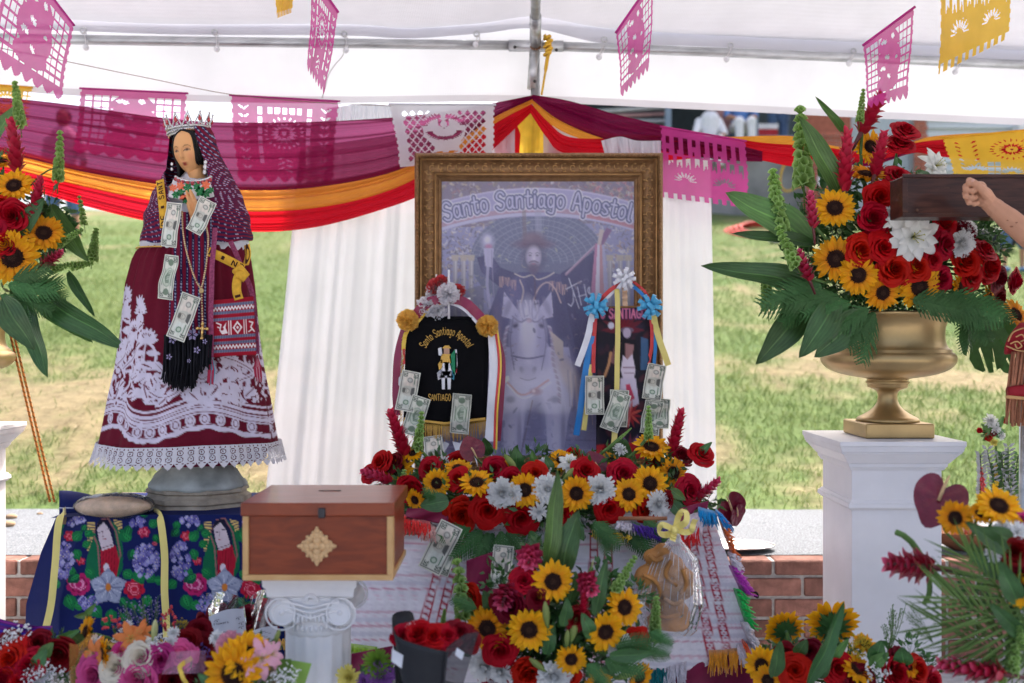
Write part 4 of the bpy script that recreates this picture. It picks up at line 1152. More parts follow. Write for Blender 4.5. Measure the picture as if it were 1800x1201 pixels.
for sx in (-1,1):
  for k in range(26):
    y = 575 + k * 5.2; x = 929 + sx * (37 + 2 * math.sin(k * .4) + k * .7); so(x,y,4.2,2.2,(176,150,182) if k % 2 else (204,194,214),sx * .7,.9); so(x + 1,y + 2.2,3.5,1,(118,104,146),sx * .7,.8)
pc.line(curve([(892,672),(920,694),(964,668)],12),3.5,(196,146,158)); pc.line(curve([(892,676),(922,700),(968,672)],12),3,(210,202,220)); so(942,688,10,6,(160,110,134),0,.9); so(938,687,3,3,(214,190,200),0,.9); so(897,702,8,6,HD); so(976,702,8,6,HD)
pc.poly([(966,580),(990,600),(990,640),(976,620)],(196,178,170)); so(1000,660,14,44,(190,168,168),-.5,.8); so(1034,690,20,10,(176,156,166),-.4,.8)
for k in range(14): pc.line([(998 + k * 4.5,650 + k * 3.4),(1002 + k * 4.4,716 + k * 3 + rnd.uniform(-6,6))],1.4,(206,180,176) if k % 2 else (146,126,156),.9)
so(872,630,12,76,(150,130,166),0,.8); so(874,640,6,60,(186,130,150),0,.7); so(864,640,4,60,(110,98,140),0,.7); pc.poly([(880,662),(894,660),(896,668),(884,676)],(222,220,236))
speck(776,700,1110,806,90,[(116,112,154),(172,166,200),(150,140,176)],3,9,9); speck(860,490,1050,640,60,[(70,66,112),(120,112,160),(150,130,150)],2,5,12)
b5 = pc.a.copy()
for ax_ in (0,1): b5 = (np.roll(b5,1,ax_) + 2 * b5 + np.roll(b5,-1,ax_)) / 4
nzp = np.random.default_rng(2).normal(0,.02,pc.a.shape[:2])[...,None]
pc.a[:] = (b5 * .5 + pc.a * .5) * 1.5 + .03 + nzp
pc.a[:] = np.clip((pc.a * .82 + pc.a.mean(2,keepdims=True) * .18) * .86 + .13 * lin((172,160,205)),0,1)  # lavender haze of the glass reflection blended into the print colours
m_print = M('glossy print',(1,1,1),rough=.3,var=.03,attr=True)
nx,ny = 230,320
uu,vv = np.meshgrid(np.linspace(775,1116,nx),np.linspace(317,804,ny))
D = FD + .006
grid_obj('poster',np.stack([(uu - 900) / FPX * D,D + 0 * uu,CAMZ - (vv - 600) / FPX * D],-1),m_print,fr,cols=pc.sample(uu,vv))
m_glass = clear_mat('poster film',refl=.03,haze=.03,bump=.04,bscale=3,rough=.05)
g = MB(); g.add([P(775,804,FD + .002),P(1116,804,FD + .002),P(1116,317,FD + .002),P(775,317,FD + .002)],[(0,1,2,3)]); g.build('glass',m_glass,fr)
g = MB(); a,e = P(OX0 + 8,OY1 - 6,0),0
A0,A1 = P(OX0 + 8,OY1 - 8,FD + .03),P(OX1 - 8,OY0 + 8,FD + .03); g.box((A0.x,FD + .012,A0.z),(A1.x,FD + .03,A1.z)); g.build('backboard',M('brown board',(.2,.13,.08),rough=.9),fr,smooth=False)

# ------------------------------------------------------------------ banknotes
def note_canvas(front,num):
  pap = (216,216,200); ink = (92,106,92) if not front else (104,104,100)
  c = Canvas(0,0,156,66,1.0,pap)
  if front:
    c.ell(45,33,34,22,(228,210,196),0,.7,.5); c.ell(115,33,30,22,(206,214,206),0,.6,.5)
  q = [(5,5),(151,5),(151,61),(5,61),(5,5)]
  c.line(q,3.4,ink); c.line([(9,9),(147,9),(147,57),(9,57),(9,9)],1,ink)
  r = np.random.default_rng(num + front)
  for k in range(14): c.line([(12,11 + k * 3.3),(144,11 + k * 3.3)],.7,(170,176,160) if not front else (190,186,172),.8)
  if front:
    c.ell(78,33,20,25,(196,194,180)); c.ell(78,26,10,13,(150,146,132)); c.ell(78,27,7,10,(206,202,186)); c.poly([(60,55),(66,42),(90,42),(97,55)],(96,96,92)); c.ell(78,17,10,6,(110,108,100))
    c.line([(74,26),(76,26)],1.4,(80,78,72)); c.line([(80,26),(82,26)],1.4,(80,78,72)); c.line([(75,33),(81,33)],1.2,(90,86,80))
    c.ell(122,32,10,10,(96,128,104)); c.ell(122,32,6,6,(190,200,180)); c.ell(35,34,10,10,(140,140,132)); c.ell(35,34,6,6,(200,198,186))
    for x0 in (100,18): c.line([(x0,50),(x0 + 30,50)],2,(70,120,90))
  else:
    c.ell(78,33,34,20,(150,166,144)); c.ell(78,33,31,17,(196,204,184)); c.poly([(54,44),(54,30),(78,20),(102,30),(102,44)],(120,138,118))
    for k in range(8): c.line([(58 + k * 6,31),(58 + k * 6,43)],1.8,(206,212,194))
    c.ell(26,33,12,12,(120,138,116)); c.ell(130,33,12,12,(120,138,116)); c.line([(50,14),(106,14)],3,(110,130,108)); c.line([(50,53),(106,53)],3,(110,130,108))
  w,st = text_strokes(str(num),13,.1)
  for (x,y) in ((9,22),(132 if num > 9 else 138,22),(9,58),(132 if num > 9 else 138,58)):
    for s_ in st: c.line([(x + a,y - b_) for a,b_ in s_],2.6,(70,84,72))
  return c
m_note = M('banknote paper',(1,1,1),rough=.75,var=.14,vscale=45,rand=.1,attr=True,bump=.15,bscale=300)
note_c = {(f,n): note_canvas(f,n) for f,n in ((1,20),(0,20),(1,10),(0,10),(1,5))}
def note(label,a,b,d,front,num,wav=.0075,seed=1,wpx=None):
  """a banknote from the middle of one short edge a to the other b"""
  A,B_ = P(*a,d),P(*b,d); ln = (B_ - A).length; ux = (B_ - A) / ln; uz = Vector((0,-1,0)).cross(ux)
  if uz.length < .1: uz = Vector((1,0,0))
  uz.normalize()
  if wpx: hw = wpx / 2 * d / FPX
  else: hw = .033
  r = np.random.default_rng(seed); n,m = 60,26
  s = np.linspace(0,1,n)[None,:]; t = np.linspace(-1,1,m)[:,None]
  y = -.004 - wav * (np.sin(s * r.uniform(4,7) + r.uniform(0,6)) + .35 * np.sin(s * 13 + t * 1.5 + r.uniform(0,6)) + .3 * np.abs(np.sin(s * r.uniform(2,5) + t * r.uniform(-1,1) + r.uniform(0,3)))) - wav * .5 * t * np.sin(s * 3 + r.uniform(0,6))
  o = np.array(A)[None,None] + np.array(ux) * (s * ln)[...,None] + np.array(uz) * (t * hw + 0 * s)[...,None] + np.array((0,1,0)) * (y + 0 * s * t)[...,None]
  cc = note_c[(front,num)].sample(s * 156 + 0 * t,(t + 1) * 33 + 0 * s)
  g = grid_obj('banknote',o,m_note,cols=cc)
  return tag(g,label,'banknote','banknotes pinned to the altar')

# ------------------------------------------------------------------ ribbons, bows, banners on the frame
def ribbon(name,pts,w,mat,parent=None,n=24,twist=0.0,face=(0,-1,0),wave=.003,seed=0):
  """pts: (px, py, d); w: width in picture pixels at that depth"""
  p = curve([tuple(P(*q)) for q in pts],n); t = np.gradient(p,axis=0); t /= np.linalg.norm(t,axis=1)[:,None]
  rows = []
  for i in range(n):
    T_ = Vector(t[i]); s = T_.cross(Vector(face))
    if s.length < .15: s = Vector((1,0,0))
    s.normalize()
    if twist: s = Quaternion(T_,twist * i / (n - 1)) @ s
    d = p[i][1]; hw = w / 2 * d / FPX; c = Vector(p[i]) + Vector((0,wave * math.sin(i * .7 + seed),0))
    rows.append([c - s * hw,c - s * hw * .33 + Vector((0,-.001,0)),c + s * hw * .33 + Vector((0,-.001,0)),c + s * hw])
  m = MB(); m.grid(rows)
  return m.build(name,mat,parent)
def satin(name,col): return M(name,col,rough=.35,var=.06,sheen=.3,spec=.5)
m_rmar,m_rwht,m_ryel,m_rred,m_rblu = satin('maroon satin',(.26,.01,.06)),satin('white satin',(.74,.74,.78)),satin('yellow satin',(.80,.55,.06)),satin('red satin',(.58,.03,.03)),satin('blue satin',(.01,.19,.52))
m_rpale = satin('pale yellow satin',(.74,.62,.17)); m_bblue = satin('sky blue satin',(.06,.38,.64)); m_rpeach = satin('peach satin',(.7,.45,.28))
def bow_mesh(name,mat,seed,loops=17,w=.16):
  r = np.random.default_rng(seed); m = MB()
  for k in range(loops):
    ring = 0 if k < 9 else (1 if k < 15 else 2)
    a = 2 * PI * k / (9,6,2)[ring] + ring * .4 + r.uniform(-.15,.15); el_ = (.1,.65,1.3)[ring] + r.uniform(-.1,.1)
    dv = Vector((math.cos(a) * math.cos(el_),math.sin(a) * math.cos(el_),math.sin(el_))); sd = dv.cross(Vector((0,0,1)))
    if sd.length < .1: sd = Vector((1,0,0))
    sd.normalize(); up = sd.cross(dv).normalized(); ln = (.5,.45,.36)[ring]; rows = []
    for t in np.linspace(0,1,11):
      rad = math.sin(PI * t); lift = math.sin(2 * PI * t) * .13
      c = dv * (ln * rad) + up * lift; wd = w * (.35 + .65 * rad) / 2
      rows.append([c - sd * wd,c,c + sd * wd])
    m.grid(rows)
  return m.mesh(name,mat)
def put(name,me,px,py,d,size,parent=None,facing=(0,-1,0.05),roll=0.0):
  o = link(name,me,parent); o.location = P(px,py,d) - (rootof(parent).location if parent else Vector())
  q = Vector(facing).normalized().to_track_quat('Z','Y') @ Quaternion((0,0,1),roll)
  o.rotation_mode = 'QUATERNION'; o.rotation_quaternion = q
  s = size * d / FPX; o.scale = (s,s,s)
  return o
def pompon_mesh(name,mat,seed,n=64):
  r = np.random.default_rng(seed); m = MB()
  for k in range(n):
    v = r.normal(size=3); v[2] = abs(v[2]); v /= np.linalg.norm(v); v = Vector(v); s = v.orthogonal().normalized(); s = Quaternion(v,r.uniform(0,6.3)) @ s
    rows = []
    for t in (0,.5,1): rows.append([v * (.5 * t) * r.uniform(.85,1.05) + s * (j - 1.5) * .11 * t + v.cross(s) * .05 * t * (-1) ** j for j in range(4)])
    m.grid(rows)
  return m.mesh(name,mat)
m_tulY = M('yellow tulle',(.98,.68,.17),rough=.8,var=.1,trans=.6,alpha=.9); m_tulW = M('white tulle',(.90,.88,.90),rough=.8,var=.05,trans=.4,alpha=.92)
BN = 3.46
ban = thing('velvet_banner','black velvet banner with gold embroidery and a mounted saint, hung left on the gilt frame','banner',P(785,660,BN))
def bpos(u,v):   # u, v in 0..1 over the cloth
  x = (714 * (1 - u) + 861 * u) * (1 - v) + (709 * (1 - u) + 855 * u) * v; y = (559 * (1 - u) + 560 * u) * (1 - v) + (740 + 9 * math.sin(u * PI)) * v
  return P(x,y,BN + .004 * math.sin(u * 9 + v) * v)
m_velvet = M('black velvet',(.006,.006,.007),rough=.95,var=.2,sheen=.0,spec=.08)
b = MB(); b.grid([[bpos(u,v) for u in np.linspace(0,1,16)] for v in np.linspace(0,1,14)]); solidify(b.build('velvet_cloth',m_velvet,ban),.003)
m_goldth = M('gold thread',(.70,.42,.09),rough=.5,var=.2,vscale=90); m_whth = M('white thread',(.72,.72,.74),rough=.7)
def bp2(x,y): # picture pixel on banner face
  return P(x,y,BN - .009)
w,st = text_strokes('Santo Santiago Apostol',13,.1)
em = MB()
def onarc(x,y):
  a = math.radians(205 + 130 * (x / w)); r_ = 39 + y * 1.0
  return bp2(785 + r_ * math.cos(a) * 1.03,629 + r_ * math.sin(a) * 1.05)
ribbon_strokes(em,st,onarc,1.35)
w2,st2 = text_strokes('SANTIAGO AZ',11.5,.15)
ribbon_strokes(em,st2,lambda x,y: bp2(753 + x * 54 / w2 * 1.0,704 - y),1.5)
em.build('gold_lettering',m_goldth,ban)
fig = Canvas(765,608,808,690,3.0,(1,1,1))
def F_(mb,pts,mi):  # little raised embroidery patch
  n = len(pts); mb.add([bp2(x,y) for x,y in pts],[tuple(range(n))],mi)
em = MB(); cols = [m_whth,m_goldth,M('green thread',(.02,.22,.10),rough=.6),M('red thread',(.5,.03,.05),rough=.6),M('skin thread',(.55,.33,.22),rough=.6),M('blue thread',(.05,.25,.35),rough=.6),m_velvet,M('grey thread',(.45,.45,.48),rough=.6)]
F_(em,[(779,636),(790,636),(794,652),(789,660),(779,660),(775,650)],0); F_(em,[(776,652),(794,652),(797,664),(773,664)],7)
F_(em,[(776,660),(782,658),(782,684),(777,684)],0); F_(em,[(786,660),(793,660),(792,684),(787,684)],0); F_(em,[(781,636),(789,636),(788,650),(785,654),(782,650)],0)
F_(em,[(790,626),(800,614),(803,640),(799,660),(796,656)],2); F_(em,[(800,614),(803,614),(804,642),(800,660)],0); F_(em,[(801,620),(803,620),(803,655),(800,655)],3)
F_(em,[(776,622),(792,622),(794,638),(774,638)],1); F_(em,[(780,612),(790,612),(790,622),(780,622)],4); F_(em,[(777,612),(793,612),(789,607),(782,607)],1); F_(em,[(770,612),(776,610),(778,626),(771,624)],0)
F_(em,[(768,655),(776,648),(777,664),(770,668)],7); F_(em,[(794,650),(799,656),(798,668),(793,664)],5); F_(em,[(783,640),(785,640),(785,646),(783,646)],6); F_(em,[(770,640),(777,630),(778,646),(772,650)],1)
em.build('embroidered_rider',cols,ban,smooth=False)
fr_ = MB()
for k in range(74):
  u = k / 73; a = bpos(u,.985); ln = .052 + .008 * math.sin(k * 1.9)
  fr_.tube([a + Vector((0,-.002,0)),a + Vector((rnd.uniform(-.004,.004),-.004,-ln))],[.0016,.0012],4)
for k in range(60):
  a = bpos(-.012 + .004 * (k % 2),k / 60); fr_.tube([a,a + Vector((-.010 + rnd.uniform(-.003,.003),0,-.012))],.0014,4)
fr_.build('gold_fringe',m_goldth,ban)
hd = MB(); hd.tube([bpos(.01,.985) + Vector((0,-.004,.004)),bpos(.5,.985) + Vector((0,-.004,.004)),bpos(.99,.985) + Vector((0,-.004,.004))],.005,6); hd.build('fringe_heading',m_goldth,ban)
rod = MB(); rod.tube([bpos(-.02,-.005),bpos(1.02,-.005)],.006,8); rod.build('rod',m_velvet,ban)
crs = MB(); crs.tube([P(789,474,BN - .01),P(789,560,BN - .01)],.0042,8); crs.tube([P(732,529,BN + .03),P(827,525,BN + .03)],.0042,8); crs.tube([P(767,482,BN + .02),P(767,500,BN + .02)],.003,6); crs.build('white_cross',m_white,ban)
ribbon('banner_ribbon',[(786,524,BN - .01),(752,532,BN - .012),(716,570,BN - .01)],17,m_rmar,ban,seed=1); ribbon('banner_ribbon',[(786,528,BN - .006),(756,540,BN - .008),(724,576,BN - .006)],8,m_ryel,ban,seed=2)
ribbon('banner_ribbon',[(786,524,BN - .01),(818,532,BN - .012),(857,570,BN - .01)],17,m_rmar,ban,seed=3); ribbon('banner_ribbon',[(788,530,BN - .006),(816,542,BN - .008),(850,578,BN - .006)],8,m_rwht,ban,seed=4)
for pts,w_,m_ in (([(712,575,BN),(700,620,BN),(696,680,BN),(698,730,BN)],13,m_rmar),([(716,575,BN + .005),(708,620,BN + .004),(703,700,BN + .004)],8,m_rwht),([(722,570,BN - .004),(712,590,BN - .004),(709,615,BN - .004)],7,m_ryel),([(718,575,BN - .001),(711,600,BN - .001),(710,640,BN - .001)],4,m_rred),
          ([(865,580,BN - .012),(868,640,BN - .012),(864,720,BN - .012),(860,775,BN - .012)],16,m_rwht),([(871,580,BN - .015),(877,640,BN - .015),(871,720,BN - .015),(869,790,BN - .015)],4,m_rred),([(874,580,BN - .014),(880,640,BN - .014),(874,720,BN - .014),(872,790,BN - .014)],4,m_ryel),([(866,578,BN + .004),(882,630,BN + .003),(880,700,BN + .003),(874,775,BN + .003)],12,m_rmar)):
  ribbon('ribbon_tail',pts,w_,m_,ban,seed=len(pts) + w_)
me = pompon_mesh('pompon',m_tulY,3)
for (x,y) in ((717,563),(857,573)): put('pompon',me,x,y,BN - .02,40,ban)
put('white_rosette',pompon_mesh('white_rosette',m_tulW,5),788,516,BN - .025,42,ban)
me = pompon_mesh('red_rosette',m_rred,7,60)
for x,y,s in ((766,505,34),(805,512,28),(776,495,26)): put('red_rosette',me,x,y,BN + .005,s,ban)
me = pompon_mesh('white_rosette',m_tulW,6)
for x,y,s in ((762,512,32),(750,540,40),(770,546,36)): put('white_rosette',me,x,y,BN + .01,s,ban)
tl_ = MB()
for k in range(9):
  a = P(735 + k * 15,775,BN + .02); s = rnd.uniform(-.02,.02); tl_.add([a,a + Vector((.02 + s,0,-.01)),a + Vector((.03 * (-1) ** k,-.01,-.09))],[(0,1,2)])
tl_.build('hanging_ribbon_end',m_rwht,ban,smooth=False)

DN = 3.47
bn2 = thing('printed_banner','dark printed banner of a saint on a white horse hung right on the gilt frame','banner',P(1096,670,DN))
c = Canvas(1042,536,1156,812,2.2,(26,20,34))
r = np.random.default_rng(3)
for _ in range(70): c.ell(r.uniform(1044,1154),r.uniform(560,800),r.uniform(2,7),r.uniform(3,12),[(60,24,40),(48,36,60),(90,40,50),(30,24,44)][r.integers(4)],r.uniform(0,3),.6,.4)
for a in range(9): c.petal(1096,580,44,10,PI + a * PI / 8,(120,24,40),.6)
w,st = text_strokes('O SANTIAGO',17,.12)
for q in st: c.line([(1052 + x * 92 / w,559 - y) for x,y in q],5,(60,40,90))
for q in st: c.line([(1052 + x * 92 / w,559 - y) for x,y in q],2.4,(216,120,150))
c.ell(1104,580,14,5,(110,92,110)); c.ell(1104,585,8,9,(176,160,180)); c.poly([(1088,596),(1122,596),(1130,650),(1080,650)],(20,16,26)); c.poly([(1100,603),(1118,606),(1113,634),(1100,630)],(150,110,110))
c.poly([(1082,600),(1092,602),(1080,640),(1070,636)],(120,80,80)); c.ell(1073,572,6,6,(200,196,210)); c.line([(1060,660),(1068,640),(1072,620)],5,(180,130,90))
c.poly([(1091,650),(1096,624),(1104,632),(1114,622),(1120,650),(1116,668),(1104,674),(1096,668)],(206,194,208)); c.poly([(1090,664),(1120,664),(1126,710),(1110,716),(1106,750),(1098,716),(1088,706)],(200,188,206))
c.line([(1096,646),(1118,646)],2,(120,80,100)); c.line([(1098,655),(1116,655)],1.6,(130,100,120)); c.poly([(1100,676),(1108,674),(1118,700),(1106,706)],(190,60,90)); c.poly([(1132,592),(1146,596),(1144,650),(1130,650)],(70,110,150),.7)
for a in range(12): c.petal(1108,728,26,5,a * PI / 6 + .2,(206,80,70) if a % 2 else (150,30,40),.85)
for a in range(9): c.petal(1108,800,40,6,PI + a * PI / 8,(150,110,160) if a % 2 else (120,40,60),.7)
c.poly([(1042,782),(1156,776),(1156,812),(1042,812)],(150,20,28)); r = np.random.default_rng(8)
for _ in range(40): c.ell(r.uniform(1044,1154),r.uniform(780,808),4,2.5,[(190,30,36),(90,10,20),(60,16,30)][r.integers(3)],r.uniform(0,3),.8)
for _ in range(2):
  for ax_ in (0,1): c.a[:] = (np.roll(c.a,1,ax_) + 2 * c.a + np.roll(c.a,-1,ax_)) / 4
u,v = np.meshgrid(np.linspace(0,1,56),np.linspace(0,1,130))
X = (1048 * (1 - u) + 1146 * u) * (1 - v) + (1048 * (1 - u) + 1152 * u) * v; Y = (542 - 3 * u) * (1 - v) + 806 * v; D = DN + .008 * np.sin(u * 5 + 1) * v + .004 * np.sin(u * 13)
solidify(grid_obj('printed_cloth',np.stack([(X - 900) / FPX * D,D,CAMZ - (Y - 600) / FPX * D],-1),M('printed satin',(1,1,1),rough=.4,attr=True,var=.05),bn2,cols=c.sample(1043 + u * 112,Y)),.002)
rod = MB(); rod.tube([P(1042,541,DN),P(1150,538,DN)],.004,8); rod.build('rod',m_bronze,bn2)
ribbon('banner_ribbon',[(1097,492,DN - .012),(1070,512,DN - .012),(1048,535,DN - .012)],7,m_rred,bn2); ribbon('banner_ribbon',[(1097,494,DN - .008),(1074,515,DN - .008),(1053,537,DN - .008)],7,m_rwht,bn2); ribbon('banner_ribbon',[(1097,492,DN - .012),(1124,512,DN - .012),(1142,535,DN - .012)],6,m_rblu,bn2); ribbon('banner_ribbon',[(1099,488,DN - .010),(1128,506,DN - .010),(1147,533,DN - .010)],4,m_rred,bn2)
for pts,w_,m_ in (([(1084,500,DN - .01),(1086,560,DN - .01),(1085,640,DN - .01),(1084,690,DN - .01)],9,m_rpale),([(1082,690,DN - .012),(1082,740,DN - .012),(1078,790,DN - .012)],10,m_rpale),([(1098,505,DN + .006),(1099,540,DN + .006)],9,m_rpeach),
          ([(1042,550,DN - .006),(1032,595,DN - .006),(1015,643,DN - .006)],11,m_rwht),([(1047,552,DN - .004),(1044,600,DN - .004),(1043,655,DN - .004)],7,m_rred),([(1040,590,DN - .002),(1028,660,DN - .002),(1020,720,DN - .002),(1013,765,DN - .002)],11,m_rblu),([(1038,640,DN - .001),(1033,700,DN - .001),(1026,756,DN - .001)],9,m_rpale),
          ([(1148,552,DN - .008),(1157,590,DN - .008),(1175,642,DN - .008)],11,m_rpale),([(1144,552,DN - .006),(1146,600,DN - .006),(1140,640,DN - .006)],6,m_rred),([(1150,556,DN - .004),(1152,600,DN - .004),(1150,640,DN - .004)],6,m_rblu)):
  ribbon('ribbon_tail',pts,w_,m_,bn2,seed=w_)
put('white_bow',bow_mesh('white_bow',m_rwht,1),1097,490,DN - .02,42,bn2)
me = bow_mesh('blue_bow',m_bblue,2)
for x,y in ((1047,537),(1142,539)): put('blue_bow',me,x,y,DN - .022,46,bn2,roll=x)

note('twenty dollar note portrait side out at the left edge of the black velvet banner',(724,652),(711,722),BN - .02,1,20,seed=2)
note('twenty dollar note green side out beneath the one at the black banner left edge',(742,697),(720,765),BN - .012,0,20,seed=3)
note('crumpled ten dollar note lower right on the black velvet banner',(813,692),(807,762),BN - .02,0,10,wav=.010,seed=4)
note('twenty dollar note hanging below the fringe of the black banner',(760,766),(768,826),BN - .01,1,20,seed=5)
note('folded twenty dollar note left on the dark printed banner',(1045,660),(1045,728),DN - .02,1,20,wav=.007,seed=6)
note('twenty dollar note green side out lower middle on the dark printed banner',(1094,690),(1070,756),DN - .024,0,20,seed=7)
note('note half hidden behind the green sided twenty on the dark printed banner',(1089,685),(1086,750),DN - .012,0,20,seed=8)
note('twenty dollar note portrait side out at the right of the dark printed banner',(1155,640),(1144,702),DN - .02,1,20,seed=9)
note('crumpled note low at the right edge of the dark printed banner',(1150,704),(1140,762),DN - .02,0,20,wav=.012,seed=10)
note('dim folded note lowest at the right corner of the gilt frame',(1162,700),(1158,752),DN - .012,0,20,wav=.012,seed=11)

# ------------------------------------------------------------------ the statue
SD = 3.40; SC = SD / FPX
stt = thing('saint_statue','dressed statue of a praying female saint in maroon skirt and striped shawl','statue',P(345,902,SD))
def Sx(px): return (px - 900) * SC
def Sz(py): return CAMZ - (py - 600) * SC
# base
bs = MB(); m_stone = M('painted stone base',(.46,.39,.30),rough=.75,var=.4,vscale=22,bump=.3,bscale=60)
bs.lathe([(.0,0),(.176,0),(.182,.008),(.180,.026),(.166,.034),(.164,.042),(.172,.048),(.172,.062),(.158,.070),(.156,.076),(.166,.082),(.162,.092),(.145,.098)],(Sx(348),SD,Sz(902)),8,sx=1.06,sy=.82,rot=PI / 8)
autosmooth(bs.build('stepped_base',m_stone,stt),30)
cl = MB(); cl.lathe([(.140,.088),(.160,.092),(.164,.100),(.160,.108),(.153,.116),(.146,.126),(.138,.136),(.130,.146),(.122,.157),(.115,.17),(.105,.19),(.09,.22)],(Sx(348),SD,Sz(902)),28,sx=1.02,sy=.8)
o = cl.build('cloud_base',M('grey blue painted cloud',(.50,.53,.50),rough=.7,var=.45,vscale=14,bump=.5,bscale=18),stt)
dm = o.modifiers.new('lumps','DISPLACE'); tq = bpy.data.textures.new('lumps','CLOUDS'); tq.noise_scale = .06; dm.texture = tq; dm.strength = .022
# skirt
SK = [(426,290,404),(431,268,420),(436,254,431),(444,246,434),(458,239,437),(500,227,443),(560,219,449),(600,215,453),(650,209,460),(700,199,470),(750,191,477),(800,182,484),(826,176,488)]
def skc(y): return interp(y,[(a,(b_ + c_) / 2) for a,b_,c_ in SK]),interp(y,[(a,(c_ - b_) / 2) for a,b_,c_ in SK])
PX = 128.0   # design pixels per radian
kc = Canvas(-PI / 2 * PX * 1.02,420,PI / 2 * PX * 1.02,800,1.6,(100,12,36))
WHT = (208,200,216); MRN = (100,12,36)
def tx(px,py):
  cx_,hw = skc(py); return math.asin(max(-.999,min(.999,(px - cx_) / hw))) * PX
class KX:
  def pt(s,p): return (tx(*p),p[1])
  def poly(s,pts,col=WHT): kc.poly([s.pt(p) for p in pts],col)
  def line(s,pts,w,col=WHT): kc.line([s.pt(p) for p in curve(pts,max(8,len(pts) * 4))],w,col)
  def ell(s,x,y,a,b_,col=WHT,rot=0): kc.ell(tx(x,y),y,a,b_,col,rot)
  def pet(s,x,y,ln,wd,ang,col=WHT): kc.petal(tx(x,y),y,ln,wd,ang,col)
k_ = KX()
Xk,Yk = kc.X,kc.Y; ye_ = 634 - 40 * np.clip((-40 - Xk) / 60,0,1) + 8 * np.sin(Xk * .3)
w_ = np.sin(Xk * .21 + 2.1 * np.sin(Yk * .083)) + np.sin(Yk * .19 + 2.0 * np.sin(Xk * .078 + .5)); w2_ = np.sin(Xk * .42 + 1.8 * np.sin(Yk * .17)) + np.sin(Yk * .37 + 1.8 * np.sin(Xk * .15))
dm_ = ((w_ > .25) & (np.abs(w2_) > .22)) | ((w_ < -1.15) & (w2_ > .3))
kc.a[dm_ & (Yk > ye_) & (Yk < 712)] = lin(WHT)
# scalloped border at the hem: two arches
for cx_,hw_,seam in ((232,62,0),(392,100,1)):
  a0,a1 = cx_ - hw_,cx_ + hw_
  xs_ = np.linspace(a0,a1,26)
  def ay(x,h=46): return math.cos((x - cx_) / hw_ * PI) * .5 * h * .62
  for off,wd in ((764,9),(735,15),(722,6),(712,4)):
    k_.line([(x,off - ay(x,40 if off > 740 else 46) + (2 * math.sin(x * .6) if off > 750 else 0)) for x in xs_],wd)
  for off,wd in ((739,1.5),(731,1.3),(760,1.2),(718,1.2)): k_.line([(x,off - ay(x,40 if off > 740 else 46)) for x in xs_],wd,MRN)
  n = 9 if seam else 6
  for j in range(n):
    x = a0 + (a1 - a0) * (j + .5) / n; y = 751 - ay(x,40)
    k_.ell(x,y - 1,7.5,10.5); k_.ell(x,y - 1,4.6,7,MRN); k_.ell(x,y - 1,3.4,5.6)
  k_.poly([(cx_ - 7,712),(cx_,704),(cx_ + 7,712),(cx_,720)],WHT); k_.ell(cx_,712,3.2,3.2,MRN)
for cx_ in (226,300,392,446):
  for sg in (-1,1):
    for j in range(3): k_.pet(cx_ + sg * 4,706 - j * 4,32 - j * 4,14,-PI / 2 + sg * (.35 + j * .42))
    k_.line([(cx_ + sg * 20,690),(cx_ + sg * 34,672),(cx_ + sg * 30,655),(cx_ + sg * 20,655),(cx_ + sg * 20,664)],5)
    k_.line([(cx_ + sg * 4,700),(cx_ + sg * 10,680),(cx_ + sg * 6,664)],2,MRN)
  k_.ell(cx_,672,6,12); k_.ell(cx_,676,3.2,7,MRN)
# upper bands of blossoms and scrolls
for cx_,y0,sz in ((238,560,1.0),(290,600,.8),(425,640,.85),(382,640,.9),(458,600,.7)):
  for j in range(9): k_.pet(cx_,y0,30 * sz,14 * sz,-PI / 2 + (j - 4) * .36)
  for j in range(5): k_.pet(cx_,y0 - 4,15 * sz,4 * sz,-PI / 2 + (j - 2) * .4,MRN)
  for j in range(5): k_.pet(cx_,y0 - 4,12 * sz,4.4 * sz,-PI / 2 + (j - 2) * .4 + .2)
  for sg in (-1,1):
    k_.line([(cx_,y0),(cx_ + sg * 16 * sz,y0 + 12),(cx_ + sg * 22 * sz,y0 + 30),(cx_ + sg * 14 * sz,y0 + 46),(cx_ + sg * 5 * sz,y0 + 40)],6 * sz)
    k_.pet(cx_,y0 + 36,36 * sz,17 * sz,PI / 2 + sg * 1.0); k_.pet(cx_,y0 + 20,36 * sz,15 * sz,PI / 2 + sg * 1.5); k_.pet(cx_,y0 + 56,32 * sz,15 * sz,PI / 2 + sg * .7)
  k_.line([(cx_,y0),(cx_ - 2,y0 + 30),(cx_ + 2,y0 + 70)],4 * sz)
  for a,b_ in ((0,0),(-5,7),(5,7),(0,14),(-9,0),(9,0)): k_.ell(cx_ + a + 22 * sz,y0 + 62 + b_,3.2,3.2)
for (x,y,s) in ((238,520,1.15),(232,548,.8),(276,545,.75),(262,575,.8)):
  for j in range(11): k_.pet(x,y + 8 * s,26 * s,10 * s,-PI + PI * j / 10)
  for j in range(6): k_.pet(x,y + 10 * s,15 * s,2.6 * s,-PI + .3 + (PI - .6) * j / 5,MRN)
  k_.pet(x,y + 10 * s,28 * s,15 * s,PI / 2 + .7); k_.pet(x,y + 10 * s,28 * s,15 * s,PI / 2 - .7); k_.pet(x,y + 14 * s,34 * s,12 * s,PI / 2 + .1)
for j in range(7):
  a = -2.2 + j * .5; k_.pet(272,540,20,8,a)
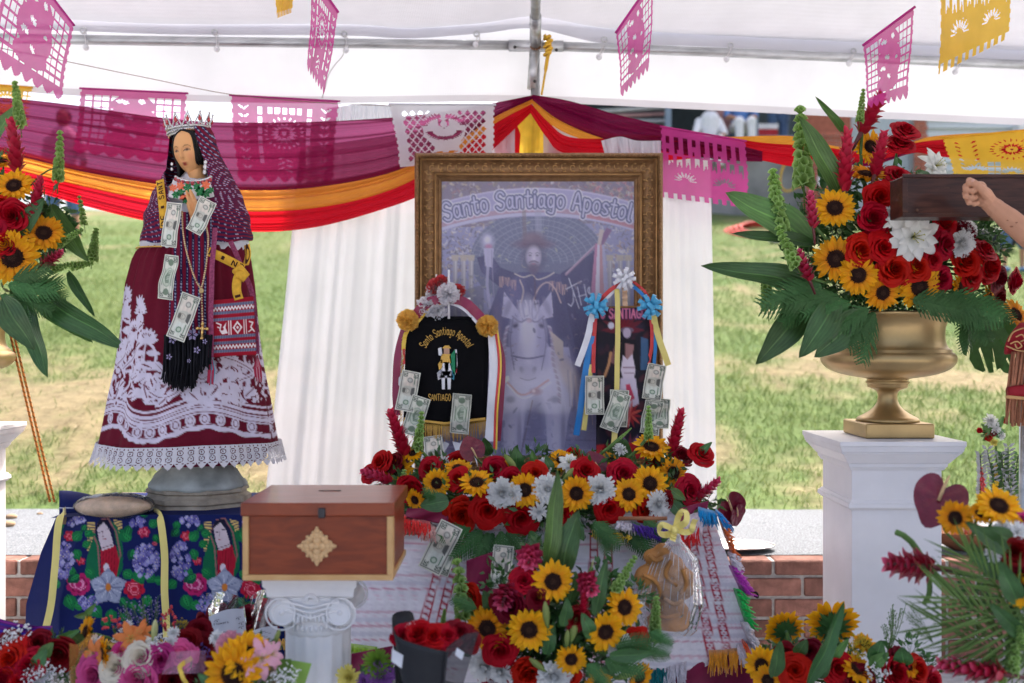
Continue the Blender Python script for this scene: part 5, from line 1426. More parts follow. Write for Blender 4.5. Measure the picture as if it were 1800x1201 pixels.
for q in ([(216,640),(230,610),(222,575)],[(225,650),(245,620),(250,590)],[(214,600),(226,580),(232,560)],[(240,650),(262,630),(280,600)],[(290,640),(280,660),(262,668),(258,655)],[(380,630),(372,650),(384,668),(396,660)],[(415,628),(440,640),(452,660),(440,672)],[(205,690),(214,660),(220,640)],[(300,690),(318,700),(340,695),(356,680)],[(448,560),(452,590),(456,640)]):
  k_.line(q,9.5); k_.line(q,1.4,MRN)
for x in range(206,470,13): k_.ell(x,656 + 5 * math.sin(x),5,5)
for (x,y,a) in ((215,585,1.2),(225,620,.6),(250,600,2),(262,640,1.2),(285,640,.4),(248,670,2.4),(212,670,.9),(275,690,2.8),(240,560,.2),(218,540,1.4),(286,570,2.6),(268,612,-.6),(232,645,3.5),(440,600,1),(456,640,2),(300,665,1.2),(408,680,2.2),(366,690,.8),(330,700,2.4)):
  k_.pet(x,y,26,14,a); k_.pet(x,y,20,3,a,MRN)
th = np.concatenate([np.linspace(-PI / 2,PI / 2,210),np.linspace(PI / 2,3 * PI / 2,90)[1:-1]])
yy = np.linspace(430,800,185)
TH,YY = np.meshgrid(th,yy); cxx,hww = skc(YY)
fold = (1 + .026 * np.sin(TH * 11 + .6 + .5 * np.sin(TH * 3)) * np.clip((YY - 420) / 200,0,1) + .012 * np.sin(TH * 23 + YY * .01) + .028 * np.exp(-((TH + .42) / .05) ** 2) * np.clip((YY - 600) / 100,0,1) + .03 * np.sin(TH * 30) * np.clip(1 - (YY - 424) / 130,0,1))
DY = .80
X = Sx(cxx) + hww * SC * fold * np.sin(TH); Yd = SD - hww * SC * fold * DY * np.cos(TH); Z = Sz(np.where(YY > 600,600 + (YY - 600) * .93,YY))
back = np.where(TH > PI / 2,PI - TH,TH)
cc = kc.sample(back * PX,YY)
m_cloth = M('woven cloth',(1,1,1),rough=.85,var=.08,vscale=60,attr=True,bump=.12,bscale=250,spec=.2)
grid_obj('skirt',np.stack([X,Yd,Z],-1),m_cloth,stt,cols=cc,closed=True)
# lace at the hem: medallions with holes, pointed lower edge
nl,nv = 900,26
th = np.linspace(-PI,PI,nl,endpoint=False); yy = np.linspace(786,826,nv); TH,YY = np.meshgrid(th,yy); cxx,hww = skc(YY)
flare = 1.045 + .02 * (YY - 786) / 40 + .02 * np.sin(TH * 11 + .6) + .006 * np.sin(TH * 60)
X = Sx(cxx) + hww * SC * flare * np.sin(TH); Yd = SD - hww * SC * flare * DY * np.cos(TH); Z = Sz(600 + (YY - 600) * .93) + .004 * np.sin(TH * 3)
tc_ = (TH[:-1] + (th[1] - th[0]) / 2); yc = (YY[:-1] + YY[1:]) / 2
ph = tc_ * 60 / (2 * PI); 
def hole(n,yc0,r,ring=None):
  fx = ((tc_ * n / (2 * PI)) % 1 - .5) * (2 * PI / n) * 150; fy = yc - yc0; q = np.hypot(fx,fy)
  return q < r if ring is None else (q < r) & (q > ring)
mask = np.ones(tc_.shape,bool)
mask &= ~(hole(58,797,1.1) | hole(58,797,4.9,3.7) | hole(58,808,1.1) | hole(58,808,4.9,3.7)) ; mask &= ~hole(116,789.5,1.2)
pt = np.abs(((tc_ * 58 / (2 * PI)) % 1) - .5) * 2
mask &= (yc < 815 + 11 * (1 - pt) ** .8) ; mask &= ~((yc > 814) & (yc < 816) & (pt > .3) & (pt < .7))
m_lace = M('white lace',(.72,.70,.74),rough=.8,var=.06,trans=.2)
grid_obj('lace_trim',np.stack([X,Yd,Z],-1),m_lace,stt,mask=mask,closed=True)
pet = MB(); pet.lathe([(.26,0),(.27,.05)],(Sx(330),SD,Sz(808)),60,sy=.8,caps=False); pet.build('petticoat',M('maroon lining',(.14,.015,.04),rough=.8),stt)
# waistband twine
wb = MB(); wb.tube([Vector((Sx(340) + 96 * SC * math.sin(a),SD - 96 * SC * .84 * math.cos(a),Sz(441 + 3 * math.sin(a)))) for a in np.linspace(-1.5,-.3,24)],.0025,6); wb.build('waist_cord',m_goldth,stt)
# blouse under the shawl
BL = [(300,328,362),(312,318,372),(330,296,396),(360,274,420),(400,258,430),(428,250,436),(444,254,430)]
bl = MB(); rows = []
for y in np.linspace(300,442,24):
  a_,b_ = interp(y,[(q[0],q[1]) for q in BL]),interp(y,[(q[0],q[2]) for q in BL]); cx_,hw = (a_ + b_) / 2,(b_ - a_) / 2
  rows.append([Vector((Sx(cx_) + hw * SC * math.sin(t) * (1 + .02 * math.sin(t * 17)),SD - hw * SC * .8 * math.cos(t) * (1 + .02 * math.sin(t * 17)),Sz(y))) for t in np.linspace(0,2 * PI,61)])
bl.grid(rows); bl.build('blouse',M('white blouse',(.70,.70,.74),rough=.8,var=.05),stt)

# shawl
def ikat(s,along):
  p = (s / 10.5) % 1.0
  navy = (p > .52); wht = (np.abs(p - .76) < .07 + .06 * np.sin(along * 1.1)) & (((along / 5.6) % 1) < .58)
  c = np.where(navy[...,None],np.array(L(34,28,70)),np.array(L(118,16,46)))
  return np.where(wht[...,None],np.array(L(170,172,200)),c)
SH = [(217,328,350,10,0,0),(221,312,366,28,24,24),(229,304,371,42,46,26),(240,300,374,47,66,28),(252,298,377,49,76,30),(275,296,386,52,78,33),(300,293,400,58,68,34),(320,282,411,64,38,32),(340,271,421,74,24,24),(360,263,429,82,15,15),(380,257,434,88,9,9),(400,253,438,90,6,5),(412,251,439,89,3,3),(421,250,439,88,3,3)]
def shv(y,k): return interp(y,[(q[0],q[k]) for q in SH])
nv,nu = 150,300
y = np.linspace(217,421,nv)[:,None]; u = np.linspace(0,1,nu)[None,:]
xl,xr,ry,tl,tr = (shv(y,k) for k in range(1,6))
t0,t1 = np.radians(tr),2 * PI - np.radians(tl); T = t0 + (t1 - t0) * u
# finer sampling near the two front edges
cx_,hw = (xl + xr) / 2,(xr - xl) / 2
ybot = y + np.where(y > 395,(y - 395) * (.5 * np.cos(T) + .06 * np.sin(T * 9)),0)
gather = 1 + .018 * np.sin((y * .16 + np.abs(np.sin(T)) * 4)) * np.clip((y - 300) / 60,0,1) + .012 * np.sin(T * 14 + y * .05) * np.clip(1 - (y - 300) / 80,.2,1)
X = Sx(cx_) + hw * SC * gather * np.sin(T); Yd = SD + .012 - ry * SC * gather * np.cos(T); Z = Sz(ybot) + 0 * T
phi = np.radians(np.interp(y,[220,280,330,370,434],[86,74,55,26,4]))
xs_ = np.abs(hw * np.sin(T)); s_ = -xs_ * np.sin(phi) + y * np.cos(phi); al = xs_ * np.cos(phi) + y * np.sin(phi)
grid_obj('shawl',np.stack([X,Yd,Z],-1),m_cloth,stt,cols=ikat(s_,al))
# hanging end of the shawl, in front
nv,nu = 120,70
y = np.linspace(372,600,nv)[:,None]; u = np.linspace(0,1,nu)[None,:]
xa = np.interp(y,[372,420,500,600],[312,302,300,293]); xb = np.interp(y,[372,420,500,600],[372,372,371,370])
px = xa + (xb - xa) * u; rr2 = np.interp(y,[372,430,500,600],[92,92,98,104])
Yd = SD + .012 - rr2 * SC * np.sqrt(np.clip(1 - ((px - 342) / 130) ** 2,0,1)) - .006 - .006 * np.sin(u * 14 + y * .01)
k = Yd / SD
grid_obj('shawl_end',np.stack([Sx(900 + (px - 900) * k),Yd,CAMZ - (y - 600) * SC * k + 0 * u],-1),m_cloth,stt,cols=ikat((px - 300) * 1.0 + 0 * y,y + 0 * px))
# black lace fringe of the shawl end
m_blk = M('black knotted yarn',(.008,.008,.012),rough=.85,var=.3)
fr_ = MB()
for q in range(90):
  u = q / 89; x0 = 290 + 82 * u; ye = np.interp(u,[0,.12,.35,.62,.75,1],[662,676,684,682,655,640]) + rnd.uniform(-6,6)
  dd = SD - .205 - .01 * math.sin(q * 1.3) - .012 * (q % 3)
  fr_.tube([P(x0,588,dd + .005),P(x0 - 2 + rnd.uniform(-3,3),640,dd),P(x0 - 4 * (1 - u) + rnd.uniform(-4,4),ye,dd)],[.0042,.004,.0022],5)
fr_.build('black_fringe',m_blk,stt)
fl_ = MB()
for (x,y,s,n) in ((338,588,11,6),(303,597,8,5),(346,615,7,5),(297,627,6,5),(332,634,4,5),(360,600,5,5)):
  for j in range(n):
    a = 2 * PI * j / n; pts = [(x + s * t * math.cos(a) - w_ * math.sin(a),y + s * t * math.sin(a) + w_ * math.cos(a)) for t,w_ in ((.15,0),(.6,s * .28),(1,0),(.6,-s * .28))]
    fl_.add([P(px_,py_,SD - .243) for px_,py_ in pts],[(0,1,2,3)])
fl_.build('lilac_embroidery',M('lilac thread',(.30,.26,.42),rough=.7),stt,smooth=False)

# head
HC = P(336,266,SD - .026); HR = np.array((28.5,32.0,42.0)) * SC
nla,nlo = 90,120
lat = np.linspace(-PI / 2,PI / 2,nla)[:,None]; lon = np.linspace(-PI,PI,nlo)[None,:]
fx = np.cos(lat) * np.sin(lon); fy = -np.cos(lat) * np.cos(lon); fz = np.sin(lat) + 0 * lon
front = np.clip(-fy,0,1) ** .7
g = lambda a,s: np.exp(-(a / s) ** 2)
jaw = 1 - .26 * np.clip(-fz - .05,0,1) ** 1.3
X = fx * jaw; Yv = fy * (1 - .08 * np.clip(-fz,0,1)); Zv = fz
nose = .20 * g(fx,.10 + .06 * np.clip(.1 - fz,0,.4)) * np.clip(np.interp(fz,[-.33,-.24,-.12,.16,.3],[0,1,.85,.25,0]),0,1)
eye = -.07 * g(np.abs(fx) - .34,.15) * g(fz - .08,.09); lid = .03 * g(np.abs(fx) - .34,.12) * g(fz - .065,.045)
brow = .025 * g(np.abs(fx) - .34,.25) * g(fz - .26,.07); lips = .045 * g(fx,.17) * (g(fz + .46,.035) + g(fz + .54,.04)); chin = .06 * g(fx,.22) * g(fz + .80,.12); cheek = .03 * g(np.abs(fx) - .5,.2) * g(fz + .25,.2)
Yv = Yv - (nose + eye + lid + brow + lips + chin + cheek) * front
skin = np.broadcast_to(np.array(L(226,168,112)),X.shape + (3,)).copy()
def paint(mask,col):
  k = np.clip(mask * front,0,1)[...,None]; skin[:] = skin * (1 - k) + np.array(L(*col)) * k
paint(.5 * g(np.abs(fx) - .5,.2) * g(fz + .25,.2),(214,130,96))
paint(1.6 * (g(fx,.15) * (g(fz + .455,.030) + g(fz + .535,.034))),(158,62,50)); paint(1.2 * g(fx,.15) * g(fz + .495,.012),(92,36,30))
ex = np.abs(fx) - .36
paint(.55 * g(ex,.2) * g(fz - .11,.07),(172,108,74)); paint(.5 * g(np.abs(fx) - .11,.05) * g(fz + .05,.2),(190,126,84))
paint(.9 * (np.abs(ex) < .15) * g(fz - .045,.03),(214,196,172)); paint(1.5 * g(ex,.06) * g(fz - .045,.035),(44,26,20))
paint(1.5 * (np.abs(ex) < .19) * g(fz - .075 + ex * ex * 1.6,.017),(52,30,24)); paint(.5 * (np.abs(ex) < .17) * g(fz - .015 - ex * ex * 1.0,.012),(120,72,54))
paint(.9 * (np.abs(ex) < .21) * g(fz - .235 + ex * ex * 1.8,.018),(84,50,34)); paint(.6 * g(np.abs(fx) - .08,.03) * g(fz + .27,.018),(128,70,50)); paint(.35 * g(fx,.3) * g(fz + .64,.04),(170,108,76))
V = np.stack([X * HR[0],Yv * HR[1],Zv * HR[2]],-1)
rot = (Matrix.Rotation(math.radians(-6),3,'Y') @ Matrix.Rotation(math.radians(-15),3,'Z') @ Matrix.Rotation(math.radians(9),3,'X'))
V = V @ np.array(rot).T + np.array(HC)
m_face = M('painted face',(1,1,1),rough=.32,var=.02,attr=True)
grid_obj('head',V,m_face,stt,cols=skin)
nk = MB(); nk.tube([HC + Vector((.004,.01,-.02)),P(346,306,SD - .02),P(348,325,SD - .01)],[.033,.030,.05],18); nk.build('neck',M('painted skin',L(226,168,112),rough=.35,var=.04),stt)
hr = MB()
for side,a0,a1,n in ((-1,44,150,26),(1,48,120,10)):
  for q in range(n):
    a = math.radians(a0 + (a1 - a0) * q / (n - 1)) * side
    def hp(lt,k=1.0):
      v = Vector((math.sin(a) * math.cos(lt) * HR[0] * k,-math.cos(a) * math.cos(lt) * HR[1] * k,math.sin(lt) * HR[2] * k)); return rot @ v + HC
    top_ = rot @ Vector((side * .002,-.55 * HR[1],HR[2] * .88)) + HC if q < 14 else hp(1.2)
    low = hp(-.55,1.04); end = low + Vector((side * .004,.01,-.05 if side < 0 else -.005))
    hr.tube(curve([top_,hp(.72),hp(.1),low,end],12),[.003,.0045,.005,.005,.005,.005,.005,.005,.005,.0045,.004,.002],5)
hr.build('hair',m_hairb,stt)
ea = MB()
for (x,y,s) in ((361,285,3.4),(361,293,4.6),(360,302,4),(302,288,2.5),(302,297,2.6)): ea.ball(P(x,y,SD - .075),(s * SC,s * SC * .6,s * SC * 1.3),8,6)
m_silver = M('silver',(.68,.66,.64),rough=.22,metal=.9,var=.3,vscale=120,bump=.3,bscale=300); ea.build('earring',m_silver,stt)
m_ruby = M('ruby',(.45,.008,.015),rough=.12,spec=.8,coat=.6,var=0)
# collar of embroidery and stones
co = MB(); st_ = MB()
for q in range(26):
  a = -1.15 + 2.3 * q / 25; x = 340 + 34 * math.sin(a); y = 309 + 12 * math.cos(a); dd = SD - .075 - .025 * math.cos(a)
  co.ball(P(x,y - 3,dd),.0055,7,5); co.ball(P(x,y + 4,dd - .003),.005,7,5)
  if q % 3 == 0: st_.ball(P(x,y + 1,dd - .007),(.0065,.004,.0075),7,5)
co.build('collar',m_silver,stt); st_.build('collar_stone',m_ruby,stt)
yk = MB(); rows = []
for v in np.linspace(0,1,8): rows.append([P(336 + (34 + 10 * v) * math.sin(a),312 + 30 * v + 8 * math.cos(a),SD - .085 - .05 * v - .012 * math.cos(a)) for a in np.linspace(-1.2,1.2,14)])
yk.grid(rows); yk.build('yoke',M('white cotton yoke',(.7,.68,.68),rough=.8),stt)
em = MB(); m_g2 = M('green thread',(.015,.18,.05),rough=.6); m_o2 = M('coral thread',(.75,.16,.07),rough=.6)
for (x,y,s,mi) in ((304,330,8,1),(309,342,8,0),(317,327,9,1),(322,346,8,1),(362,325,9,1),(330,330,10,0),(352,336,11,0),(362,340,9,0),(318,338,8,0),(346,328,8,0),(370,334,7,0),(326,352,7,0)):
  for j in range(6):
    a = 2 * PI * j / 6 + x; pts = [(x + s * t * math.cos(a) - w_ * math.sin(a),y + s * t * math.sin(a) + w_ * math.cos(a)) for t,w_ in ((0,0),(.55,s * .3),(1,0),(.55,-s * .3))]
    em.add([P(px_,py_,SD - .160) for px_,py_ in pts],[(0,1,2,3)],mi)
em.build('flower_embroidery',[m_g2,m_o2],stt,smooth=False)
# praying hands: two palms with four fingers and a thumb each
hd = MB(); wr = P(349,384,SD - .175); tipc = P(331,334,SD - .200); ax = (tipc - wr).normalized(); sd = ax.cross(Vector((0,-1,0))).normalized(); fwd = Vector((0,-1,0))
for s in (-1,1):
  o0 = sd * (.0075 * s)
  hd.tube([wr + o0 * 1.8 - ax * .02,wr + o0 * 1.3,wr + o0 + ax * .025,wr + o0 + ax * .05],[.017,.015,.016,.015],10)
  for j,ln in enumerate((.040,.048,.046,.036)):
    b0 = wr + o0 * .8 + ax * .048 + fwd * (.011 - j * .0075); hd.tube([b0,b0 + ax * ln * .5 + o0 * .1,b0 + ax * ln],[.0058,.0054,.0036],8)
  b0 = wr + o0 * 1.6 + ax * .014 + fwd * .014; hd.tube([b0,b0 + ax * .022 + fwd * .004,b0 + ax * .042 + fwd * .002],[.0068,.006,.0042],8)
remesh(hd.build('hands',M('painted hand',L(224,164,110),rough=.35,var=.05),stt),.0022,2)

# crown, sash, rosary, bag: things of their own
cr = thing('crown','silver crown with pointed arches and red stones on the statue head','crown',P(331,236,SD))
def cpos(a,r_,py,lift=0):
  v = Vector((r_ * SC * math.sin(a),-r_ * SC * .92 * math.cos(a),0)); return P(331,py,SD) + Matrix.Rotation(math.radians(-7),3,'Y') @ v + Vector((0,.0,lift))
bd = MB()
for py,r_ in ((238,33),(232,34),(228,36)):
  bd.tube([cpos(a,r_,py) for a in np.linspace(0,2 * PI,49)],.004,6)
rows = [[cpos(a,r_,py) for a in np.linspace(0,2 * PI,61)] for py,r_ in ((238,32),(228,35.5))]
bd.grid(rows)
for q in range(44): bd.ball(cpos(2 * PI * q / 44,35.5,233.5),.004,6,4)
bd.build('crown_band',m_silver,cr)
jw = MB()
for q in range(12):
  a = 2 * PI * (q + .5) / 12; da = 2 * PI / 24
  ar = MB(); ar.tube(curve([cpos(a - da,36,228),cpos(a - da * .55,38.5,219),cpos(a,41.5,207),cpos(a + da * .55,38.5,219),cpos(a + da,36,228)],16),.0024,5)
  ar.ball(cpos(a,41.8,205),.004,7,5); ar.tube([cpos(a,37,227),cpos(a,38,222)],.003,5)
  for e in (-.5,.5): ar.ball(cpos(a + da * e,39.2,217.5),.003,6,4)
  ar.build('crown_point',m_silver,cr)
  j = MB(); c = cpos(a,40,217); j.ball(c,(.0058,.0058,.0085),8,6); j.ball(c + Vector((0,0,.008)),(.0028,.0028,.006),6,4); j.build('red_stone',m_ruby,cr)

def band_strip(name,pts,w,mat,parent,txt,flip,tcol,n=40):
  p = curve([tuple(P(*q)) for q in pts],n); t = np.gradient(p,axis=0); t /= np.linalg.norm(t,axis=1)[:,None]; hw = w / 2 * SC
  rows = []; sv = []
  for i in range(n):
    s = Vector(t[i]).cross(Vector((0,-1,0))).normalized(); sv.append(s); c = Vector(p[i]); rows.append([c - s * hw,c,c + s * hw])
  m = MB(); m.grid(rows); o = m.build(name,mat,parent); solidify(o,.0015)
  L_ = np.r_[0,np.cumsum(np.linalg.norm(np.diff(p,axis=0),axis=1))]
  if txt:
    wt,st = text_strokes(txt,1.0,.3); tl_ = L_[-1] * .92
    def pl(x,y):
      q = (x / wt) * tl_ + L_[-1] * .04; q = L_[-1] - q if flip else q
      i = min(n - 2,int(np.searchsorted(L_,q) - 1)); i = max(0,i); f = (q - L_[i]) / (L_[i + 1] - L_[i]); c = Vector(p[i]).lerp(Vector(p[i + 1]),f)
      return c + sv[i] * ((y - .5) * hw * 1.25 * (-1 if not flip else 1)) + Vector((0,-.0022,0))
    em = MB(); ribbon_strokes(em,st,pl,.16 if False else .0021 / 1.0 * 0 + .17,0)
    em.build('woven_lettering',tcol,parent)
  return o
m_sash = M('woven yellow band',(.72,.40,.04),rough=.8,var=.2,vscale=90); m_sasht = M('dark brown weaving',(.05,.015,.01),rough=.8)
ss = thing('sash','yellow woven sash with dark lettering worn across the statue','sash',P(340,440,SD - .19))
band_strip('band',[(289,400,SD - .165),(287,372,SD - .16),(284,345,SD - .14),(281,316,SD - .10)],14,m_sash,ss,'DE * SANT',False,m_sasht)
band_strip('band',[(366,441,SD - .205),(390,452,SD - .205),(412,463,SD - .195),(428,472,SD - .185)],15,m_sash,ss,'EN * H',True,m_sasht)
band_strip('band',[(434,430,SD - .09),(436,448,SD - .12),(432,466,SD - .16)],10,m_sash,ss,'O',False,m_sasht)
band_strip('band',[(424,474,SD - .20),(417,492,SD - .205),(416,510,SD - .21),(420,526,SD - .21)],15,m_sash,ss,'* I',False,m_sasht)
kn = MB(); kn.ball(P(424,482,SD - .205),(.020,.014,.018),12,8); kn.tube([P(412,478,SD - .2),P(424,470,SD - .215),P(434,482,SD - .2),P(424,492,SD - .21)],.010,8); kn.build('knot',m_sash,ss)
ro = thing('rosary','gold rosary of small beads with a crucifix hanging down the statue front','rosary',P(354,500,SD - .22))
bdm = MB()
def bead_line(pts,n,r_):
  for q in curve([tuple(P(*k)) for k in pts],n): bdm.ball(q,r_,7,5)
bead_line([(320,372,SD - .20),(322,410,SD - .215),(330,450,SD - .22),(343,490,SD - .225),(353,507,SD - .225)],40,.0034)
bead_line([(362,396,SD - .20),(366,420,SD - .215),(363,460,SD - .22),(358,490,SD - .225),(354,507,SD - .225)],32,.0034)
bead_line([(354,514,SD - .225),(355,540,SD - .228),(356,570,SD - .232)],13,.0036)
m_bead = M('gold bead',(.70,.50,.30),rough=.25,metal=.6,var=.3,vscale=200); o = bdm.build('beads',m_bead,ro)
md = MB(); md.ball(P(354,511,SD - .228),(.008,.003,.009),12,8); md.build('medal',m_gold,ro)
cx = MB(); cx.tube([P(356,570,SD - .236),P(355,593,SD - .24)],.0042,8); cx.tube([P(348,577,SD - .237),P(363,578,SD - .237)],.0042,8)
for q in ((356,569),(355,594),(347,577),(364,578)): cx.ball(P(*q,SD - .238),.0058,8,6)
cx.build('crucifix',M('bright gold',(.78,.50,.18),rough=.25,metal=.8,var=.1),ro)
bg_ = thing('shoulder_bag','small red woven shoulder bag with bands and tassels on the statue right side','bag',P(411,575,SD - .19))
c = Canvas(0,0,78,104,3,(150,20,40))
for y0,y1 in ((8,13),(22,27),(34,39),(66,71),(77,82),(92,97)):
  c.poly([(0,y0),(78,y0),(78,y1),(0,y1)],(84,88,116))
  for x in range(0,78,3): c.line([(x,y0),(x,y1)],.8,(140,140,160))
for y0 in (17,87):
  for k in range(14): c.line([(k * 6 - 2,y0 + 3),(k * 6 + 1,y0 - 3),(k * 6 + 4,y0 + 3)],2,(226,216,214))
for x in (30,34,58,62): c.line([(x,40),(x,65)],1.6,(226,206,204))
c.poly([(14,58),(22,48),(26,42),(24,52),(28,62),(18,64)],(228,214,212)); c.line([(8,42),(16,46),(14,56)],2.2,(228,214,212)); c.line([(10,50),(20,54)],2,(228,214,212)); c.ell(18,54,3,3,(150,20,40))
for r_ in (11,7,3): c.poly([(46 - r_ * .8,53),(46,53 - r_ * 1.1),(46 + r_ * .8,53),(46,53 + r_ * 1.1)],(228,214,212) if r_ != 7 else (150,20,40))
c.line([(68,44),(74,46),(70,54),(76,62)],2.4,(228,214,212)); c.line([(66,62),(72,58)],2,(228,214,212))
u,v = np.meshgrid(np.linspace(0,1,80),np.linspace(0,1,105)); px = (372 * (1 - u) + 446 * u) * (1 - v) + (374 * (1 - u) + 451 * u) * v; py = (528 - 7 * u) * (1 - v) + (627 - 4 * u) * v
D = SD - .215 + .06 * np.clip(u - .35,0,1) ** 1.6 - .012 * np.sin(v * PI) * np.sin(u * PI) + .004 * np.sin(v * 9)
o = grid_obj('bag_body',np.stack([(px - 900) / FPX * D,D,CAMZ - (py - 600) / FPX * D],-1),m_cloth,bg_,cols=c.sample(u * 78,v * 104)); solidify(o,.012,1)
m_strap = M('striped strap',(.30,.06,.13),rough=.8,var=.5,vscale=150)
ribbon('strap',[(378,400,SD - .20),(373,470,SD - .222),(371,528,SD - .228),(371,628,SD - .225)],9,m_strap,bg_); ribbon('strap',[(405,424,SD - .17),(425,470,SD - .155),(444,522,SD - .15),(452,622,SD - .15)],9,m_strap,bg_)
ts = MB()
for q in range(26):
  x = 366 + rnd.uniform(0,12); ts.tube([P(372,626,SD - .225),P(x,650,SD - .23),P(x - 2,674 + rnd.uniform(-6,4),SD - .23)],[.002,.002,.0014],4,mi=1 if q % 4 == 0 else 0)
  x = 446 + rnd.uniform(0,14); ts.tube([P(452,624,SD - .15),P(x,645,SD - .155),P(x + 2,668 + rnd.uniform(-6,4),SD - .155)],[.002,.002,.0014],4,mi=2 if q % 3 == 0 else 0)
ts.build('tassel',[M('red yarn',(.42,.03,.07),rough=.9),M('turquoise yarn',(.03,.35,.48),rough=.9),M('pink yarn',(.6,.3,.34),rough=.9)],bg_)
note('twenty dollar note pinned upright on the shawl below the lettered sash',(307,356),(297,434),SD - .222,1,20,wav=.004,seed=21,wpx=27)
note('twenty dollar note pinned aslant beside the praying hands of the statue',(369,352),(340,408),SD - .240,1,20,seed=22,wpx=31)
note('twenty dollar note green side out pinned at the statue waist',(302,448),(291,526),SD - .225,0,20,wav=.008,seed=23,wpx=26)
note('tan ten dollar note pinned above the black shawl fringe',(338,518),(309,596),SD - .255,1,10,wav=.003,seed=24,wpx=34)

# ------------------------------------------------------------------ statue table with its embroidered cloth
TD = 3.20; TZ = .69
tb = thing('statue_table','table under the embroidered blue cloth carrying the statue','table',P(280,0,3.5)); tb.location.z = 0
m_tab = M('plain table wood',(.25,.17,.1),rough=.6,var=.2)
xa,xb = P(98,0,TD).x,P(500,0,TD).x
q = MB(); q.box((xa + .01,TD + .012,TZ - .03),(xb,3.72,TZ - .004)); q.build('tabletop',m_tab,tb,smooth=False)
for x in (xa + .05,xb - .05):
  for y in (TD + .06,3.68):
    q = MB(); q.box((x - .02,y - .02,0),(x + .02,y + .02,TZ - .031)); q.build('leg',m_tab,tb,smooth=False)
clo = thing('embroidered_cloth','deep blue cloth embroidered with two veiled women and flowers, draped over the statue table','tablecloth',P(280,905,TD))
NAVY = (16,28,84)
c = Canvas(40,895,500,1215,2.0,NAVY)
def flower(x,y,s,col,dark,lite,n=7,seed=0):
  r = np.random.default_rng(seed)
  for ring,k in ((1.0,col),(.72,dark),(.62,col),(.4,lite),(.3,col)):
    for j in range(n):
      a = 2 * PI * j / n + ring * 2; c.ell(x + s * .5 * ring * math.cos(a),y + s * .45 * ring * math.sin(a),s * .42 * ring,s * .34 * ring,k,a)
  for j in range(6):
    a = r.uniform(0,6.28); c.line(arc(x,y,s * r.uniform(.2,.7),s * r.uniform(.2,.6),math.degrees(a),math.degrees(a) + 70,5),1.4,lite)
def leaf(x,y,s,ang,col=(20,110,62)):
  c.petal(x,y,s,s * .8,ang,col); c.petal(x,y,s * .8,s * .3,ang,(36,140,74))
  c.line([(x,y),(x + s * .9 * math.cos(ang),y + s * .9 * math.sin(ang))],1,(12,70,44))
def hyd(x,y,rx,ry,seed):
  r = np.random.default_rng(seed)
  for _ in range(int(rx * ry / 9)):
    a = r.uniform(0,6.28); q = math.sqrt(r.random()); X,Y = x + rx * q * math.cos(a),y + ry * q * math.sin(a); k = [(112,106,170),(138,132,190),(84,78,146),(164,160,204)][r.integers(4)]
    for j in range(4): c.ell(X + 2.4 * math.cos(j * PI / 2),Y + 2.4 * math.sin(j * PI / 2),2.1,2.1,k)
    c.ell(X,Y,.9,.9,(214,200,150))
